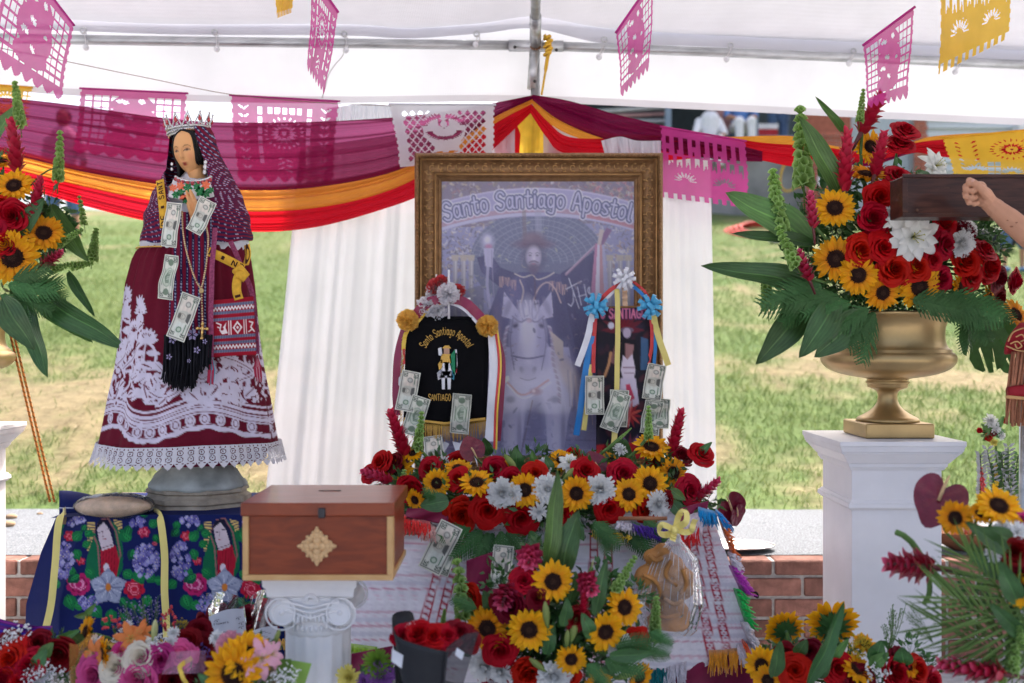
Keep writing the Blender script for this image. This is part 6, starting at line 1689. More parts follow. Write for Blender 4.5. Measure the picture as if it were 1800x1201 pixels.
for ox in (0,205):
  X = lambda x: x + ox
  for k in range(14):
    a = 2.2 + k * .23
    y = 918 + k * 3.7
    c.line([(X(166),y),(X(154),y + 1)],2,(222,190,110)); 
    if k < 9: c.line([(X(200) + k * 1.2,y - 4),(X(213) + k * .4,y - 1)],2,(222,190,110))
  c.poly([(X(166),935),(X(176),913),(X(190),910),(X(206),925),(X(216),960),(X(216),1000),(X(204),1020),(X(150),1020),(X(152),985)],(16,100,66))
  c.poly([(X(166),935),(X(176),913),(X(190),910),(X(200),930),(X(206),965),(X(200),1015),(X(176),1015),(X(176),960)],(20,24,60))
  c.line([(X(176),1015),(X(172),960),(X(164),938),(X(176),914),(X(190),911),(X(204),935),(X(212),975),(X(202),1010)],2.6,(150,96,96))
  c.poly([(X(177),966),(X(203),958),(X(210),985),(X(203),1022),(X(178),1022)],(172,24,48))
  for k in range(5): c.line([(X(182) + k * 5,968),(X(180) + k * 5,1015)],1.2,(132,14,36))
  c.poly([(X(170),925),(X(182),917),(X(192),930),(X(198),950),(X(200),960),(X(180),968),(X(174),950)],(206,190,196)); c.poly([(X(166),935),(X(174),914),(X(188),912),(X(196),930),(X(182),918),(X(172),927)],(22,22,44))
  c.line([(X(174),936),(X(180),934)],1.4,(70,50,70)); c.line([(X(185),931),(X(191),930)],1.4,(70,50,70)); c.line([(X(181),934),(X(180),943),(X(183),943)],1,(150,120,130)); c.line([(X(180),948),(X(186),947)],1.3,(160,70,80)); c.line([(X(180),963),(X(198),957)],1.6,(120,90,100))
  c.ell(X(187),998,5,8,(214,200,210))
  flower(X(138),1027,24,(178,30,96),(120,14,60),(226,140,180),8,1); flower(X(236),1035,21,(186,24,52),(130,12,40),(226,120,140),7,2)
  flower(X(122),942,11,(186,26,52),(120,16,40),(220,100,120),6,3); flower(X(253),935,12,(180,30,70),(120,16,40),(220,110,130),6,4); flower(X(142),986,9,(186,26,52),(120,16,40),(210,90,110),5,5); flower(X(272),955,5,(170,30,60),(120,16,40),(200,90,110),5,6)
  for j in range(5): c.petal(X(190),1032,34,30,j * 1.257 - 1.57,(138,144,168)); c.ell(X(190) + 18 * math.cos(j * 1.257 - 1.57),1032 + 18 * math.sin(j * 1.257 - 1.57),12,10,(158,164,186),j)
  for j in range(15): c.line([(X(190),1032),(X(190) + 24 * math.cos(j * .419),1032 + 22 * math.sin(j * .419))],1.3,(196,198,212) if j % 2 else (112,118,146))
  c.ell(X(190),1032,5,7,(200,120,50))
  for (x,y,s,a) in ((128,950,24,-.8),(148,935,20,.3),(132,965,22,1.2),(230,950,28,-2.4),(262,925,20,-.6),(240,1000,30,1.2),(215,1005,24,.4),(118,1045,30,1.2),(160,1065,28,.8),(195,1070,26,1.5),(255,1010,24,.5),(105,1020,22,2.4),(150,1000,22,.6),(270,1020,20,0),(106,915,18,1.6)): leaf(X(x),y,s,a)
  for (x,y,s,a) in ((140,1010,26,2.6),(118,1000,18,.4),(165,1045,22,2.0),(212,1050,24,.9),(262,1045,24,1.9),(225,1062,22,.2),(236,965,22,2.0),(222,940,20,-1.2),(145,960,18,-.5),(110,930,20,2.4),(268,975,16,.2),(270,940,18,.9),(130,1060,22,.4),(180,1085,24,1.0),(210,1080,20,.5),(245,1062,20,1.4),(152,922,16,2.2),(246,905,18,-.3)): leaf(X(x),y,s,a,[(14,92,56),(30,120,60),(18,78,60)][x % 3])
  hyd(X(112),985,16,32,3 + ox); hyd(X(256),985,22,30,5 + ox); hyd(X(157),1060,17,14,7 + ox); hyd(X(130),915,18,8,9 + ox); hyd(X(240),918,16,9,11 + ox)
nu,nv = 230,120
u,v = np.meshgrid(np.linspace(0,1,nu),np.linspace(0,1,nv))
lx = np.interp(v,[0,.25,.6,1],[100,72,46,42]); px = lx + (500 - lx) * u; py = 906 - 2 * u + (1165 - 905) * v
fo = .012 * np.sin(u * 16 + .5) * v + .006 * np.sin(u * 37 + v * 2) * v
D = TD - .02 - .035 * v + fo + .16 * np.clip(.13 - u,0,1) ** 1.0 / .13 * (.3 + v)
pts = np.stack([(px - 900) / FPX * D,D,CAMZ - (py - 600) / FPX * D],-1)
grid_obj('hanging_front',pts,m_cloth,clo,cols=c.sample(np.clip(px,41,499),py))
m_navy = M('navy cloth',L(*NAVY),rough=.85,var=.12,weave=220,spec=.2)
# the part on the table, the side fall and the turned-back flap
rows = []
for s in np.linspace(0,1,10):
  rows.append([(pts[0,j][0] * (1 - s) + (xa + (xb - xa) * j / (nu - 1)) * s,TD - .02 + (3.70 - TD) * s,pts[0,j][2] * (1 - s) + (TZ + .001) * s) for j in range(0,nu,6)])
q = MB(); q.grid(rows); q.build('top_cover',m_navy,clo)
rows = []
for s in np.linspace(0,1,16):
  i = min(nv - 1,int(s * (nv - 1))); a = Vector(pts[i,0]); rows.append([a.lerp(Vector((a.x - .02 * math.sin(t * 9),3.70,a.z)),t) for t in np.linspace(0,1,14)])
q = MB(); q.grid(rows); q.build('side_fall',m_navy,clo)
q = MB(); rows = []
for s in np.linspace(0,1,14):
  row = []
  for t in np.linspace(0,1,26):
    px_ = 92 + (262 - 92) * t + 6 * s * (1 - t); h_ = .052 * math.sin(PI * min(1,s * .9 + .1)) ** .7 * (.75 + .25 * math.sin(t * 5 + 1)) * (1 - .35 * t)
    b_ = P(px_,0,3.38 - .16 * s); row.append(Vector((b_.x - .01 * s,b_.y + .05 * (1 - t),TZ + .004 + h_ - (.012 * (1 - t) if s > .9 else 0))))
  rows.append(row)
q.grid(rows); solidify(q.build('turned_flap',m_navy,clo),.005)
q = MB(); q.tube([v + Vector((0,-.003,.002)) for v in rows[-2]],.003,5); q.build('flap_stitching',M('pale stitching',(.4,.42,.55),rough=.8),clo)
ribbon('ribbon',[(116,897,3.25),(106,908,3.17),(98,970,3.14),(93,1040,3.12),(80,1107,3.10)],13,m_rpale,clo); ribbon('ribbon',[(270,898,3.25),(281,909,3.17),(288,960,3.14),(290,1050,3.12),(293,1120,3.10)],13,m_rpale,clo)
q = MB()
for k in range(46): 
  x = 165 + k * 7.4; q.tube([P(x,1123,3.11),P(x + 4,1130,3.10),P(x + 7,1123,3.11)],.003,5); q.tube([P(x,1128,3.11),P(x + 2,1142,3.10)],.004,5)
q.tube([P(160,1134,3.105),P(330,1133,3.105),P(510,1131,3.105)],.008,6); q.build('crochet_edge',M('gold crochet',(.6,.36,.08),rough=.85),clo)
m_bread = M('bread crust',(.47,.21,.06),rough=.42,var=.75,vscale=13,bump=.3,bscale=50)
m_film = clear_mat('clear plastic bag',refl=.06,haze=.08,bump=.3,bscale=18)
br = thing('bagged_bread','long loaf in clear plastic lying on the blue cloth beside the statue base','bread',P(200,908,3.24))
q = MB(); q.ball(P(199,891,3.21),(.122,.055,.034),28,14); q.build('loaf',M('pale loaf',(.74,.50,.30),rough=.7,var=.35,vscale=30,bump=.2),br)
q = MB(); q.ball(P(201,889,3.21),(.132,.066,.042),30,16); o = q.build('plastic_bag',m_film,br)
dm = o.modifiers.new('crumple','DISPLACE'); tx_ = bpy.data.textures.new('crumple','CLOUDS'); tx_.noise_scale = .035; dm.texture = tx_; dm.strength = .012

# ------------------------------------------------------------------ donation box on a plaster column
BX0,BX1,BY0,BY1,BZ0,BZ1 = -.595,-.263,2.20,2.47,.722,.890
box = thing('donation_box','varnished red brown wooden donation box with a slotted lid and carved cross ornament','donation box',((BX0 + BX1) / 2,2.35,BZ0))
m_cedar = wood_mat('red cedar varnish',(.25,.046,.013),(.15,.025,.008),.34,(3,3,14),.1); m_cedar2 = wood_mat('cedar lid varnish',(.26,.050,.016),(.17,.030,.010),.28,(2,9,3),.15)
m_pine = wood_mat('pine strip',(.58,.36,.15),(.48,.27,.10),.4,(3,3,3),.2)
q = MB(); q.box((BX0 + .004,BY0 + .004,BZ0 + .004),(BX1 - .004,BY1 - .004,BZ1 - .026)); bevel(q.build('box_body',m_cedar,box,smooth=False),.0015)
q = MB(); q.box((BX0 - .004,BY0 - .006,BZ1 - .0255),(BX1 + .004,BY1 + .004,BZ1 + .004)); lid = bevel(q.build('lid',m_cedar2,box,smooth=False),.003)
q = MB(); q.box((-.46,2.37,BZ1 + .0042),(-.408,2.376,BZ1 + .0052)); q.build('coin_slot',M('slot shadow',(.01,.008,.006)),lid,smooth=False)
for lo,hi in (((BX0,BY0 - .002,BZ0),(BX1,BY0 + .010,BZ0 + .0125)),((BX0,BY0 - .0025,BZ0 + .0128),(BX0 + .013,BY0 + .010,BZ1 - .026)),((BX1 - .013,BY0 - .0025,BZ0 + .0128),(BX1,BY0 + .010,BZ1 - .026)),((BX1 - .012,BY0 + .0105,BZ0),(BX1 + .0005,BY1,BZ0 + .0125)),((BX1 - .011,BY0 + .0105,BZ0 + .013),(BX1 + .001,BY0 + .018,BZ1 - .026))):
  q = MB(); q.box(lo,hi); bevel(q.build('edge_strip',m_pine,box,smooth=False),.001)
oc_ = P(557,960,2.2); q = MB(); m_carve = M('carved pale wood',(.62,.40,.20),rough=.55,var=.15)
for j in range(4):
  a = j * PI / 2; d1 = Vector((math.cos(a),0,math.sin(a))); n1 = Vector((-math.sin(a),0,math.cos(a)))
  for (r_,o_,s_) in ((.012,0,.010),(.024,0,.0085),(.034,0,.0065),(.040,0,.004),(.022,.010,.0065),(.022,-.010,.0065),(.030,.008,.0045),(.030,-.008,.0045),(.015,.014,.0055),(.015,-.014,.0055)):
    q.ball(oc_ + d1 * r_ + n1 * o_ + Vector((0,.001,0)),(s_,.0055,s_),10,6)
  d2 = (d1 + n1).normalized(); q.ball(oc_ + d2 * .022,(.007,.005,.007),10,6); q.ball(oc_ + d2 * .029,(.0045,.004,.0045),8,6)
q.ball(oc_ + Vector((0,-.002,0)),(.007,.006,.007),12,8); q.build('carved_cross',m_carve,box)
lc = P(565,902,2.19); q = MB(); q.box((lc.x - .008,2.190,lc.z - .011),(lc.x + .008,2.1995,lc.z + .011)); bevel(q.build('latch',M('dark metal',(.05,.05,.055),rough=.4,metal=.8),box,smooth=False),.002)
cx0,cy0 = -.457,2.35
col = thing('plaster_column','short white plaster column with scrolled capital under the donation box','column',(cx0,cy0,0))
q = MB(); n = 96; prof = []
for z in (.04,.10,.2,.3,.4,.5,.56,.578):
  prof.append((.074 + .006 * math.exp(-((z - .05) / .05) ** 2),z))
v = []
for r_,z in prof:
  for k in range(n):
    a = 2 * PI * k / n; fl_ = .0045 * (.5 + .5 * math.cos(a * 16)) ** .6 * (1 if z < .57 else .3); v.append((cx0 + (r_ - fl_ + .002) * math.cos(a),cy0 + (r_ - fl_ + .002) * math.sin(a),z))
q.add(v,[(i * n + k,i * n + (k + 1) % n,(i + 1) * n + (k + 1) % n,(i + 1) * n + k) for i in range(len(prof) - 1) for k in range(n)]); q.build('fluted_shaft',m_plaster,col)
q = MB(); q.lathe([(.10,0),(.105,.01),(.105,.03),(.095,.04),(.085,.05)],(cx0,cy0,0),40); q.build('column_base',m_plaster,col)
q = MB(); q.lathe([(.074,.572),(.078,.578),(.080,.586),(.079,.600),(.084,.612),(.088,.64)],(cx0,cy0,0),60)
for k in range(44):
  a = 2 * PI * k / 44; q.ball((cx0 + .081 * math.cos(a),cy0 + .081 * math.sin(a),.594),(.0045,.0045,.008),7,5)
q.build('egg_moulding',m_plaster,col)
q = MB()
q.box((cx0 - .078,cy0 - .084,.612),(cx0 + .078,cy0 + .084,.668),bev=.006)
for sgn in (-1,1):
  for sx in (-1,1):
    c0 = Vector((cx0 + sx * .066,cy0 + sgn * .088,.634)); q.tube([c0 + Vector((0,-sgn * .02,0)),c0 + Vector((0,sgn * .002,0))],[.0255,.0255],28)
    sp = [c0 + Vector((sx * (.0236 - a * .0019) * math.cos(a),sgn * .003,(.0236 - a * .0019) * math.sin(a))) for a in np.linspace(PI / 2,PI / 2 - 11,70)]
    q.tube(sp,np.linspace(.0032,.0018,70),7); q.ball(c0 + Vector((0,sgn * .003,0)),(.006,.004,.006),10,6)
  for z_,dz_,w_ in ((.660,.014,.0036),(.650,.016,.003),(.640,.018,.0026)):
    q.tube(curve([Vector((cx0 - .066,cy0 + sgn * .088,z_)),Vector((cx0 - .03,cy0 + sgn * .090,z_ - dz_ * .5)),Vector((cx0,cy0 + sgn * .090,z_ - dz_)),Vector((cx0 + .03,cy0 + sgn * .090,z_ - dz_ * .5)),Vector((cx0 + .066,cy0 + sgn * .088,z_))],24),w_,7)
  for k in range(9): q.ball((cx0 + (k - 4) * .0095,cy0 + sgn * .087,.622 - .001 * abs(k - 4)),(.0048,.006,.010),7,5)
  for k in range(7):
    a = PI * (k + .5) / 7; q.ball((cx0 + .013 * math.cos(a),cy0 + sgn * .090,.660 + .013 * math.sin(a)),(.0055,.004,.0055),8,6)
  for sx in (-1,1):
    for k in range(3): q.ball((cx0 + sx * (.032 + .010 * k),cy0 + sgn * .089,.652 - .007 * k),(.008,.004,.004),8,6)
for sx in (-1,1): q.tube([Vector((cx0 + sx * .070,cy0 - .085,.632)),Vector((cx0 + sx * .064,cy0,.634)),Vector((cx0 + sx * .070,cy0 + .085,.632))],[.029,.022,.029],20)
autosmooth(q.build('scroll_capital',m_plaster,col),40)
q = MB(); rows = []
for z,e in ((.666,.088),(.672,.098),(.690,.100),(.697,.106),(.7195,.107)):
  rows.append([(cx0 + e * (1 - .10 * math.sin((t % 1) * PI)) * X_,cy0 + e * (1 - .10 * math.sin((t % 1) * PI)) * Y_,z) for t,X_,Y_ in [(k / 8,*((( -1 + 2 * (k % 8) / 8,-1) if k < 8 else (1,-1 + 2 * (k % 8) / 8) if k < 16 else (1 - 2 * (k % 8) / 8,1) if k < 24 else (-1,1 - 2 * (k % 8) / 8)))) for k in range(32)] + [(0,-1,-1)]])
q.grid(rows); q.add([r for r in rows[-1][:32]],[tuple(range(32))]); q.add([r for r in rows[0][:32]],[tuple(range(31,-1,-1))])
autosmooth(q.build('abacus',m_plaster,col),40)

# ------------------------------------------------------------------ altar table with the striped woven cloth
AZ = .738
at_ = thing('altar_table','altar table under the striped white and red cloth','table',(.07,3.2,0))
ax0,ax1 = P(690,0,2.78).x,P(1258,0,2.78).x
q = MB(); q.box((ax0,2.79,AZ - .03),(ax1,3.74,AZ - .004)); q.build('tabletop',m_tab,at_,smooth=False)
for x in (ax0 + .06,ax1 - .06):
  for y in (2.86,3.66):
    q = MB(); q.box((x - .02,y - .02,0),(x + .02,y + .02,AZ - .031)); q.build('leg',m_tab,at_,smooth=False)
sc = thing('striped_cloth','white woven cloth with red brocade bands and bright fringe hung over the altar table','tablecloth',P(960,905,2.78))
c = Canvas(560,890,1345,1230,1.5,(228,224,230))
r = np.random.default_rng(4)
for y in np.arange(896,1230,3.2):
  if r.random() < .7: c.line([(560,y),(1345,y + 3)],r.uniform(.6,1.6),[(240,236,242),(214,206,216),(222,188,202),(206,204,214)][r.integers(4)],.8)
for y0 in (930,1010,1075,1100,1150): 
  c.line([(560,y0),(1345,y0 + 4)],4,(206,160,176),.7); c.line([(560,y0 + 14),(1345,y0 + 18)],7,(206,203,214),.8); c.line([(560,y0 + 24),(1345,y0 + 28)],2.5,(200,120,146),.7)
def brocade(x0,x1,y0,y1):   # a slanting red band
  for o_,wd in ((-19,2.6),(-6,2.2),(7,2.2),(19,2.6)): c.line([(x0 + o_,y0),(x1 + o_ * 1.15,y1)],wd,(170,16,44))
  for a,b_ in ((-13,5),(13,5)):
    t = 0
    while t < 1:
      x = x0 + a + (x1 + a * 1.15 - x0 - a) * t; y = y0 + (y1 - y0) * t
      if int(t * 60) % 5: c.line([(x - b_,y),(x + b_,y)],1.7,(190,60,84) if int(t * 60) % 2 else (150,24,50))
      t += 1 / 60
brocade(800,730,940,1200); brocade(1058,1048,930,1205); brocade(1222,1268,905,1170)
nu,nv = 240,90
u,v = np.meshgrid(np.linspace(0,1,nu),np.linspace(0,1,nv))
lx = np.interp(v,[0,.15,.4,1],[700,678,640,575]); rx = np.interp(v,[0,.5,1],[1246,1290,1330]); px = lx + (rx - lx) * u
yt = np.interp(u,[0,.1,.5,.85,1],[908,906,905,900,893]); yb = np.interp(u,[0,.3,.7,.88,1],[1145,1200,1200,1172,1125]); py = yt + (yb - yt) * v
D = 2.765 - .05 * v + .012 * np.sin(u * 21 + 1) * v + .22 * np.clip(.22 - u,0,1) ** 1.5 * 4 * (1 - .2 * v) + .006 * np.sin(u * 43 + 3 * v) * v
pts = np.stack([(px - 900) / FPX * D,D,CAMZ - (py - 600) / FPX * D],-1)
grid_obj('hanging_front',pts,m_cloth,sc,cols=c.sample(px,py))
q = MB(); rows = []
for s in np.linspace(0,1,10): rows.append([(pts[0,j][0] * (1 - s) + (ax0 + (ax1 - ax0) * j / (nu - 1)) * s,pts[0,j][1] * (1 - s) + 3.73 * s,pts[0,j][2] * (1 - s) + AZ * s) for j in range(0,nu,6)])
q.grid(rows); q.build('top_cover',M('white weave',L(206,200,214),rough=.85),sc)
q = MB(); rows = []
for s in np.linspace(0,1,14):
  i = min(nv - 1,int(s * (nv - 1))); a = Vector(pts[i,-1]); rows.append([a.lerp(Vector((a.x - .02,3.7,a.z)),t) for t in np.linspace(0,1,12)])
q.grid(rows); q.build('side_fall',M('white weave',L(200,190,206),rough=.85),sc)
yarn = {}
def tuft(px0,py0,px1,py1,dirx,diry,ln,colr,d=2.70,n=44,seed=0):
  r = np.random.default_rng(seed + int(px0)); m = MB()
  for k in range(n):
    t = (k + r.random()) / n; a = P(px0 + (px1 - px0) * t,py0 + (py1 - py0) * t,d + .03); l = ln * r.uniform(.8,1.1)
    b_ = P(px0 + (px1 - px0) * t + dirx * l * .5 + r.uniform(-3,3),py0 + (py1 - py0) * t + diry * l * .5 + r.uniform(-3,3),d - r.uniform(0,.02)); e = P(px0 + (px1 - px0) * t + dirx * l + r.uniform(-6,6),py0 + (py1 - py0) * t + diry * l + l * .15 + r.uniform(-5,5),d - r.uniform(-.01,.03))
    m.tube([a,b_,e],[.0034,.0028,.0014],4)
  key = tuple(colr)
  if key not in yarn: yarn[key] = M('yarn',L(*colr),rough=.9,var=.25,vscale=120,sheen=.3)
  m.build('fringe_tuft',yarn[key],sc)
for (a,b_,e,f,dx,dy,l,k) in ((1228,892,1258,900,.1,1,22,(0,130,190)),(1258,896,1272,912,.6,.8,26,(0,120,186)),(1264,910,1286,975,.75,.3,20,(216,96,30)),(1280,970,1290,1000,.9,.3,18,(222,214,222)),(1282,994,1304,1040,.85,.2,26,(190,50,180)),(1290,1034,1312,1098,.85,.3,24,(20,196,84)),(1302,1092,1318,1130,.8,.4,22,(228,222,226)),(1304,1124,1318,1158,.5,.9,24,(236,90,40)),
  (1246,1142,1300,1138,0,1,38,(222,146,36)),(1296,1132,1326,1128,.2,1,34,(214,204,212)),(1140,1166,1170,1168,0,1,34,(0,110,116)),(1168,1165,1206,1160,0,1,36,(206,202,212)),(1108,918,1170,926,.5,.9,22,(70,30,140)),(1125,928,1165,945,.7,.5,26,(64,26,136)),(1196,925,1226,910,.1,1,40,(226,40,44)),(1206,905,1236,898,-.1,1,34,(222,206,214)),
  (1040,932,1110,938,0,1,10,(214,176,40)),(706,905,756,918,-.1,1,26,(232,48,44)),(744,918,766,924,-.1,1,24,(220,170,160)),(690,902,716,906,-.6,.6,26,(232,48,44)),(1085,915,1112,920,0,1,14,(214,206,214)),(616,1132,662,1138,0,1,28,(150,196,50))): tuft(a,b_,e,f,dx,dy,l,k)
m_mag = M('magenta weave',(.20,.008,.05),rough=.6,var=.25,vscale=20,sheen=.2)
def drape_patch(name,label,quad,d,mat,cat='cloth',amp=.01,n=24):
  a,b_,e,f = quad; rows = []
  for v_ in np.linspace(0,1,n): rows.append([P(*(np.array(a) * (1 - u_) * (1 - v_) + np.array(b_) * u_ * (1 - v_) + np.array(f) * (1 - u_) * v_ + np.array(e) * u_ * v_),d + amp * math.sin(u_ * 8 + v_ * 4) * (.3 + v_) - .02 * v_) for u_ in np.linspace(0,1,n)])
  m = MB(); m.grid(rows); return tag(solidify(m.build(name,mat),.003),label,cat)
drape_patch('magenta_cloth','magenta cloth folded under the fringe at the left end of the altar table',((716,893),(790,895),(786,922),(712,908)),2.74,m_mag)
drape_patch('magenta_cloth','magenta cloth bundled at the right top corner of the striped cloth',((1196,893),(1246,880),(1238,912),(1190,932)),2.74,m_mag)
drape_patch('magenta_cloth','dark magenta cloth hanging below the striped cloth at lower right',((1150,1165),(1322,1130),(1334,1215),(1150,1225)),2.74,m_mag,amp=.02)
drape_patch('magenta_cloth','maroon sheer cloth hanging behind the ferns and note on the altar front',((820,985),(880,965),(905,1060),(820,1030)),2.70,m_mag)
drape_patch('magenta_cloth','magenta cloth between the column and the black bouquet wrap',((612,1150),(690,1135),(690,1215),(612,1215)),2.60,m_mag,amp=.02)
drape_patch('green_cloth','small bright green cloth tip behind the left end of the cascading flowers',((815,1020),(842,1028),(838,1090),(814,1076)),2.66,M('green weave',(.01,.32,.13),rough=.7))
q = MB(); q.tube([P(1088,911,2.66),P(1172,911,2.60)],.0052,10); tag(q.build('wooden_stick',M('stick wood',(.33,.14,.07),rough=.6)),'thin brown wooden stick tied to the bread bag by a yellow bow','stick')
bb_ = thing('bagged_bread','figure shaped bread in a clear bag hanging by a yellow bow on the striped cloth','bread',P(1170,1110,2.62))
q = MB()
for (x,y,a,b_,e) in ((1150,978,20,14,.5),(1172,1000,34,30,0),(1140,1015,26,24,.3),(1196,1025,30,30,0),(1158,1045,34,28,0),(1178,1080,36,30,0),(1150,1095,20,14,0),(1165,968,16,14,0),(1190,1098,24,12,0)): q.ball(P(x,y,2.60),(a * 2.6 / FPX,.030,b_ * 2.6 / FPX),18,10)
o = remesh(q.build('figure_bread',m_bread,bb_),.005,4)
q = MB()
for pts_ in ([(1130,1010),(1150,1020),(1160,1040),(1150,1060)],[(1180,985),(1170,1010),(1190,1030)],[(1165,1050),(1185,1062),(1200,1055)],[(1140,975),(1152,985),(1165,980)],[(1150,1075),(1170,1085),(1195,1080)],[(1200,1000),(1206,1025),(1196,1045)]): q.tube(curve([P(*k,2.565) for k in pts_],16),[.006] * 16,7)
q.build('dough_strip',m_bread,bb_)
q = MB(); rows = []
for v_ in np.linspace(0,1,40):
  y = 938 + 180 * v_; hw = np.interp(v_,[0,.06,.25,.7,.95,1],[9,12,42,58,50,40]); cxp = 1186 - 12 * v_
  rows.append([P(cxp + hw * math.sin(t) * (1 + .05 * math.sin(t * 9 + v_ * 3)),y,2.60 - (hw * .55 * 2.6 / FPX) * math.cos(t) * (1 + .06 * math.sin(t * 13 + v_ * 5))) for t in np.linspace(0,2 * PI,60)])
q.grid(rows); rows = []
q.build('plastic_bag',m_film,bb_)
q = MB()
for k in range(11): 
  a = -1.1 + k * .22; q.tube(curve([P(1186,942,2.585),P(1184 + 40 * math.sin(a),985,2.575),P(1178 + 58 * math.sin(a),1050 + 10 * math.cos(k),2.575),P(1175 + 46 * math.sin(a),1105,2.58)],16),.0011,4)
q.build('bag_crease',M('bag crease',(.8,.8,.82),rough=.2,alpha=.5),bb_)
for pts_ in ([(1187,930,2.55),(1206,916,2.53),(1206,900,2.545),(1196,902,2.56),(1187,926,2.56)],[(1184,930,2.55),(1164,922,2.54),(1160,936,2.55),(1172,940,2.57),(1185,934,2.56)],[(1188,932,2.55),(1212,934,2.54),(1222,912,2.53)],[(1186,934,2.55),(1182,950,2.54)]): ribbon('yellow_bow',pts_,12,m_rpale,bb_,26,face=(.5,-1,.6))
q = MB(); q.ball(P(1186,932,2.545),(.010,.008,.010),10,7); q.build('bow_knot',m_rpale,bb_)
note('twenty dollar note pinned aslant left on the striped altar cloth',(795,920),(754,1002),2.70,1,20,seed=31,wpx=42)
note('second note showing behind the slanted twenty on the striped altar cloth',(803,924),(770,1006),2.715,0,20,seed=32,wpx=38)
note('twenty dollar note tucked under the fern on the maroon cloth of the altar front',(886,958),(878,1034),2.64,1,20,seed=33,wpx=36)
tr = thing('silver_tray','shiny silver tray lying on the concrete ledge right of the altar table','tray',P(1295,972,3.9))
q = MB(); zt = LTOP + .008; q.lathe([(.0,0),(.12,.002),(.135,.008),(.16,.014),(.166,.016),(.164,.012),(.136,.004),(.0,-.003)],(P(1288,0,3.98).x,3.98,zt),40,sy=.55,caps=False); q.build('tray_dish',m_silver,tr)
q = MB(); q.tube([Vector((P(1288,0,3.98).x + .166 * math.cos(a),3.98 + .166 * .55 * math.sin(a),zt + .016)) for a in np.linspace(0,2 * PI,60)],.004,6); q.build('tray_rim',m_silver,tr)
q = MB(); q.tube(curve([P(1318,1038,2.7),P(1330,1042,2.71),P(1332,1050,2.71),P(1322,1044,2.70)],16),.003,6); tag(q.build('black_cord_loop',m_blk),'small black cord loop at the right edge of the striped cloth','cord')

# ------------------------------------------------------------------ pedestals and gold urns
def pedestal(label,xl,y0):
  """xl: left edge of the body at its front; y0: front depth of the body"""
  t = thing('white_pedestal',label,'pedestal',(xl + .14,y0 + .14,0),'white panelled pedestals')
  x0,x1,ya,yb = xl,xl + .272,y0,y0 + .28
  def ring(m,z0,z1,e0,e1):
    lo = (x0 - e0,ya - e0,z0); v = []
    for z,e in ((z0,e0),(z1,e1)):
      v += [(x0 - e,ya - e,z),(x1 + e,ya - e,z),(x1 + e,yb + e,z),(x0 - e,yb + e,z)]
    m.add(v,[(0,1,5,4),(1,2,6,5),(2,3,7,6),(3,0,4,7),(4,5,6,7),(3,2,1,0)])
  m = MB(); ring(m,0,.865,0,0); bevel(m.build('body',m_white,t,smooth=False),.003)
  m = MB(); ring(m,.0,.11,.022,.022); ring(m,.1101,.125,.022,.006); bevel(m.build('plinth',m_white,t,smooth=False),.002)
  m = MB(); ring(m,.742,.750,.004,.012); ring(m,.7502,.764,.014,.012); ring(m,.7642,.772,.009,.004); bevel(m.build('rail_moulding',m_white,t,smooth=False),.0015)
  m = MB()
  for z0,z1,e0,e1 in ((.862,.872,.004,.010),(.8722,.884,.012,.014),(.8842,.915,.016,.040),(.9152,.920,.043,.043),(.9202,.938,.045,.050),(.9382,.953,.052,.052)): ring(m,z0,z1,e0,e1)
  bevel(m.build('cap',m_white,t,smooth=False),.0018)
  return t
pd1 = pedestal('white panelled pedestal at right under the gold urn',P(1497,0,3.0).x,3.0)
pd2 = pedestal('white panelled pedestal cut off at the left edge',-2.122,3.36)
def urn_mesh():
  m = MB()
  pr = [(0,0),(.088,0),(.092,.006),(.090,.012),(.074,.020),(.050,.036),(.034,.056),(.029,.078),(.034,.096),(.050,.104),(.060,.108),(.062,.113),(.058,.117),(.066,.120),(.067,.125),(.060,.129),(.062,.133),(.066,.135),(.130,.146),(.176,.162),(.198,.182),(.203,.198),(.198,.212),(.186,.220),(.188,.224),(.182,.228),(.177,.232),(.170,.25),(.168,.28),(.172,.305),(.184,.325),(.196,.335),(.196,.342),(.186,.340),(.165,.31),(.16,.24),(.1,.16)]
  p2 = curve(pr,110); m.lathe([tuple(x) for x in p2],(0,0,.045),72,caps=False); return m
um = None
def urn(label,x,y,z):
  global um
  t = thing('gold_urn',label,'urn',(x,y,z),'gold footed urns')
  if um is None:
    m = urn_mesh(); b_ = MB(); b_.box((-.105,-.105,.0005),(.105,.105,.045),bev=.003); um = (m.mesh('bowl',m_gold),b_.mesh('square_foot',m_gold,smooth=False))
  link('bowl',um[0],t); link('square_foot',um[1],t); return t
urn('gold footed urn on the right pedestal holding the tall red arrangement',P(1560,0,3.14).x,3.14,.9535)
urn('gold footed urn partly seen at the left edge behind hanging leaves',-1.97,3.50,.9535)

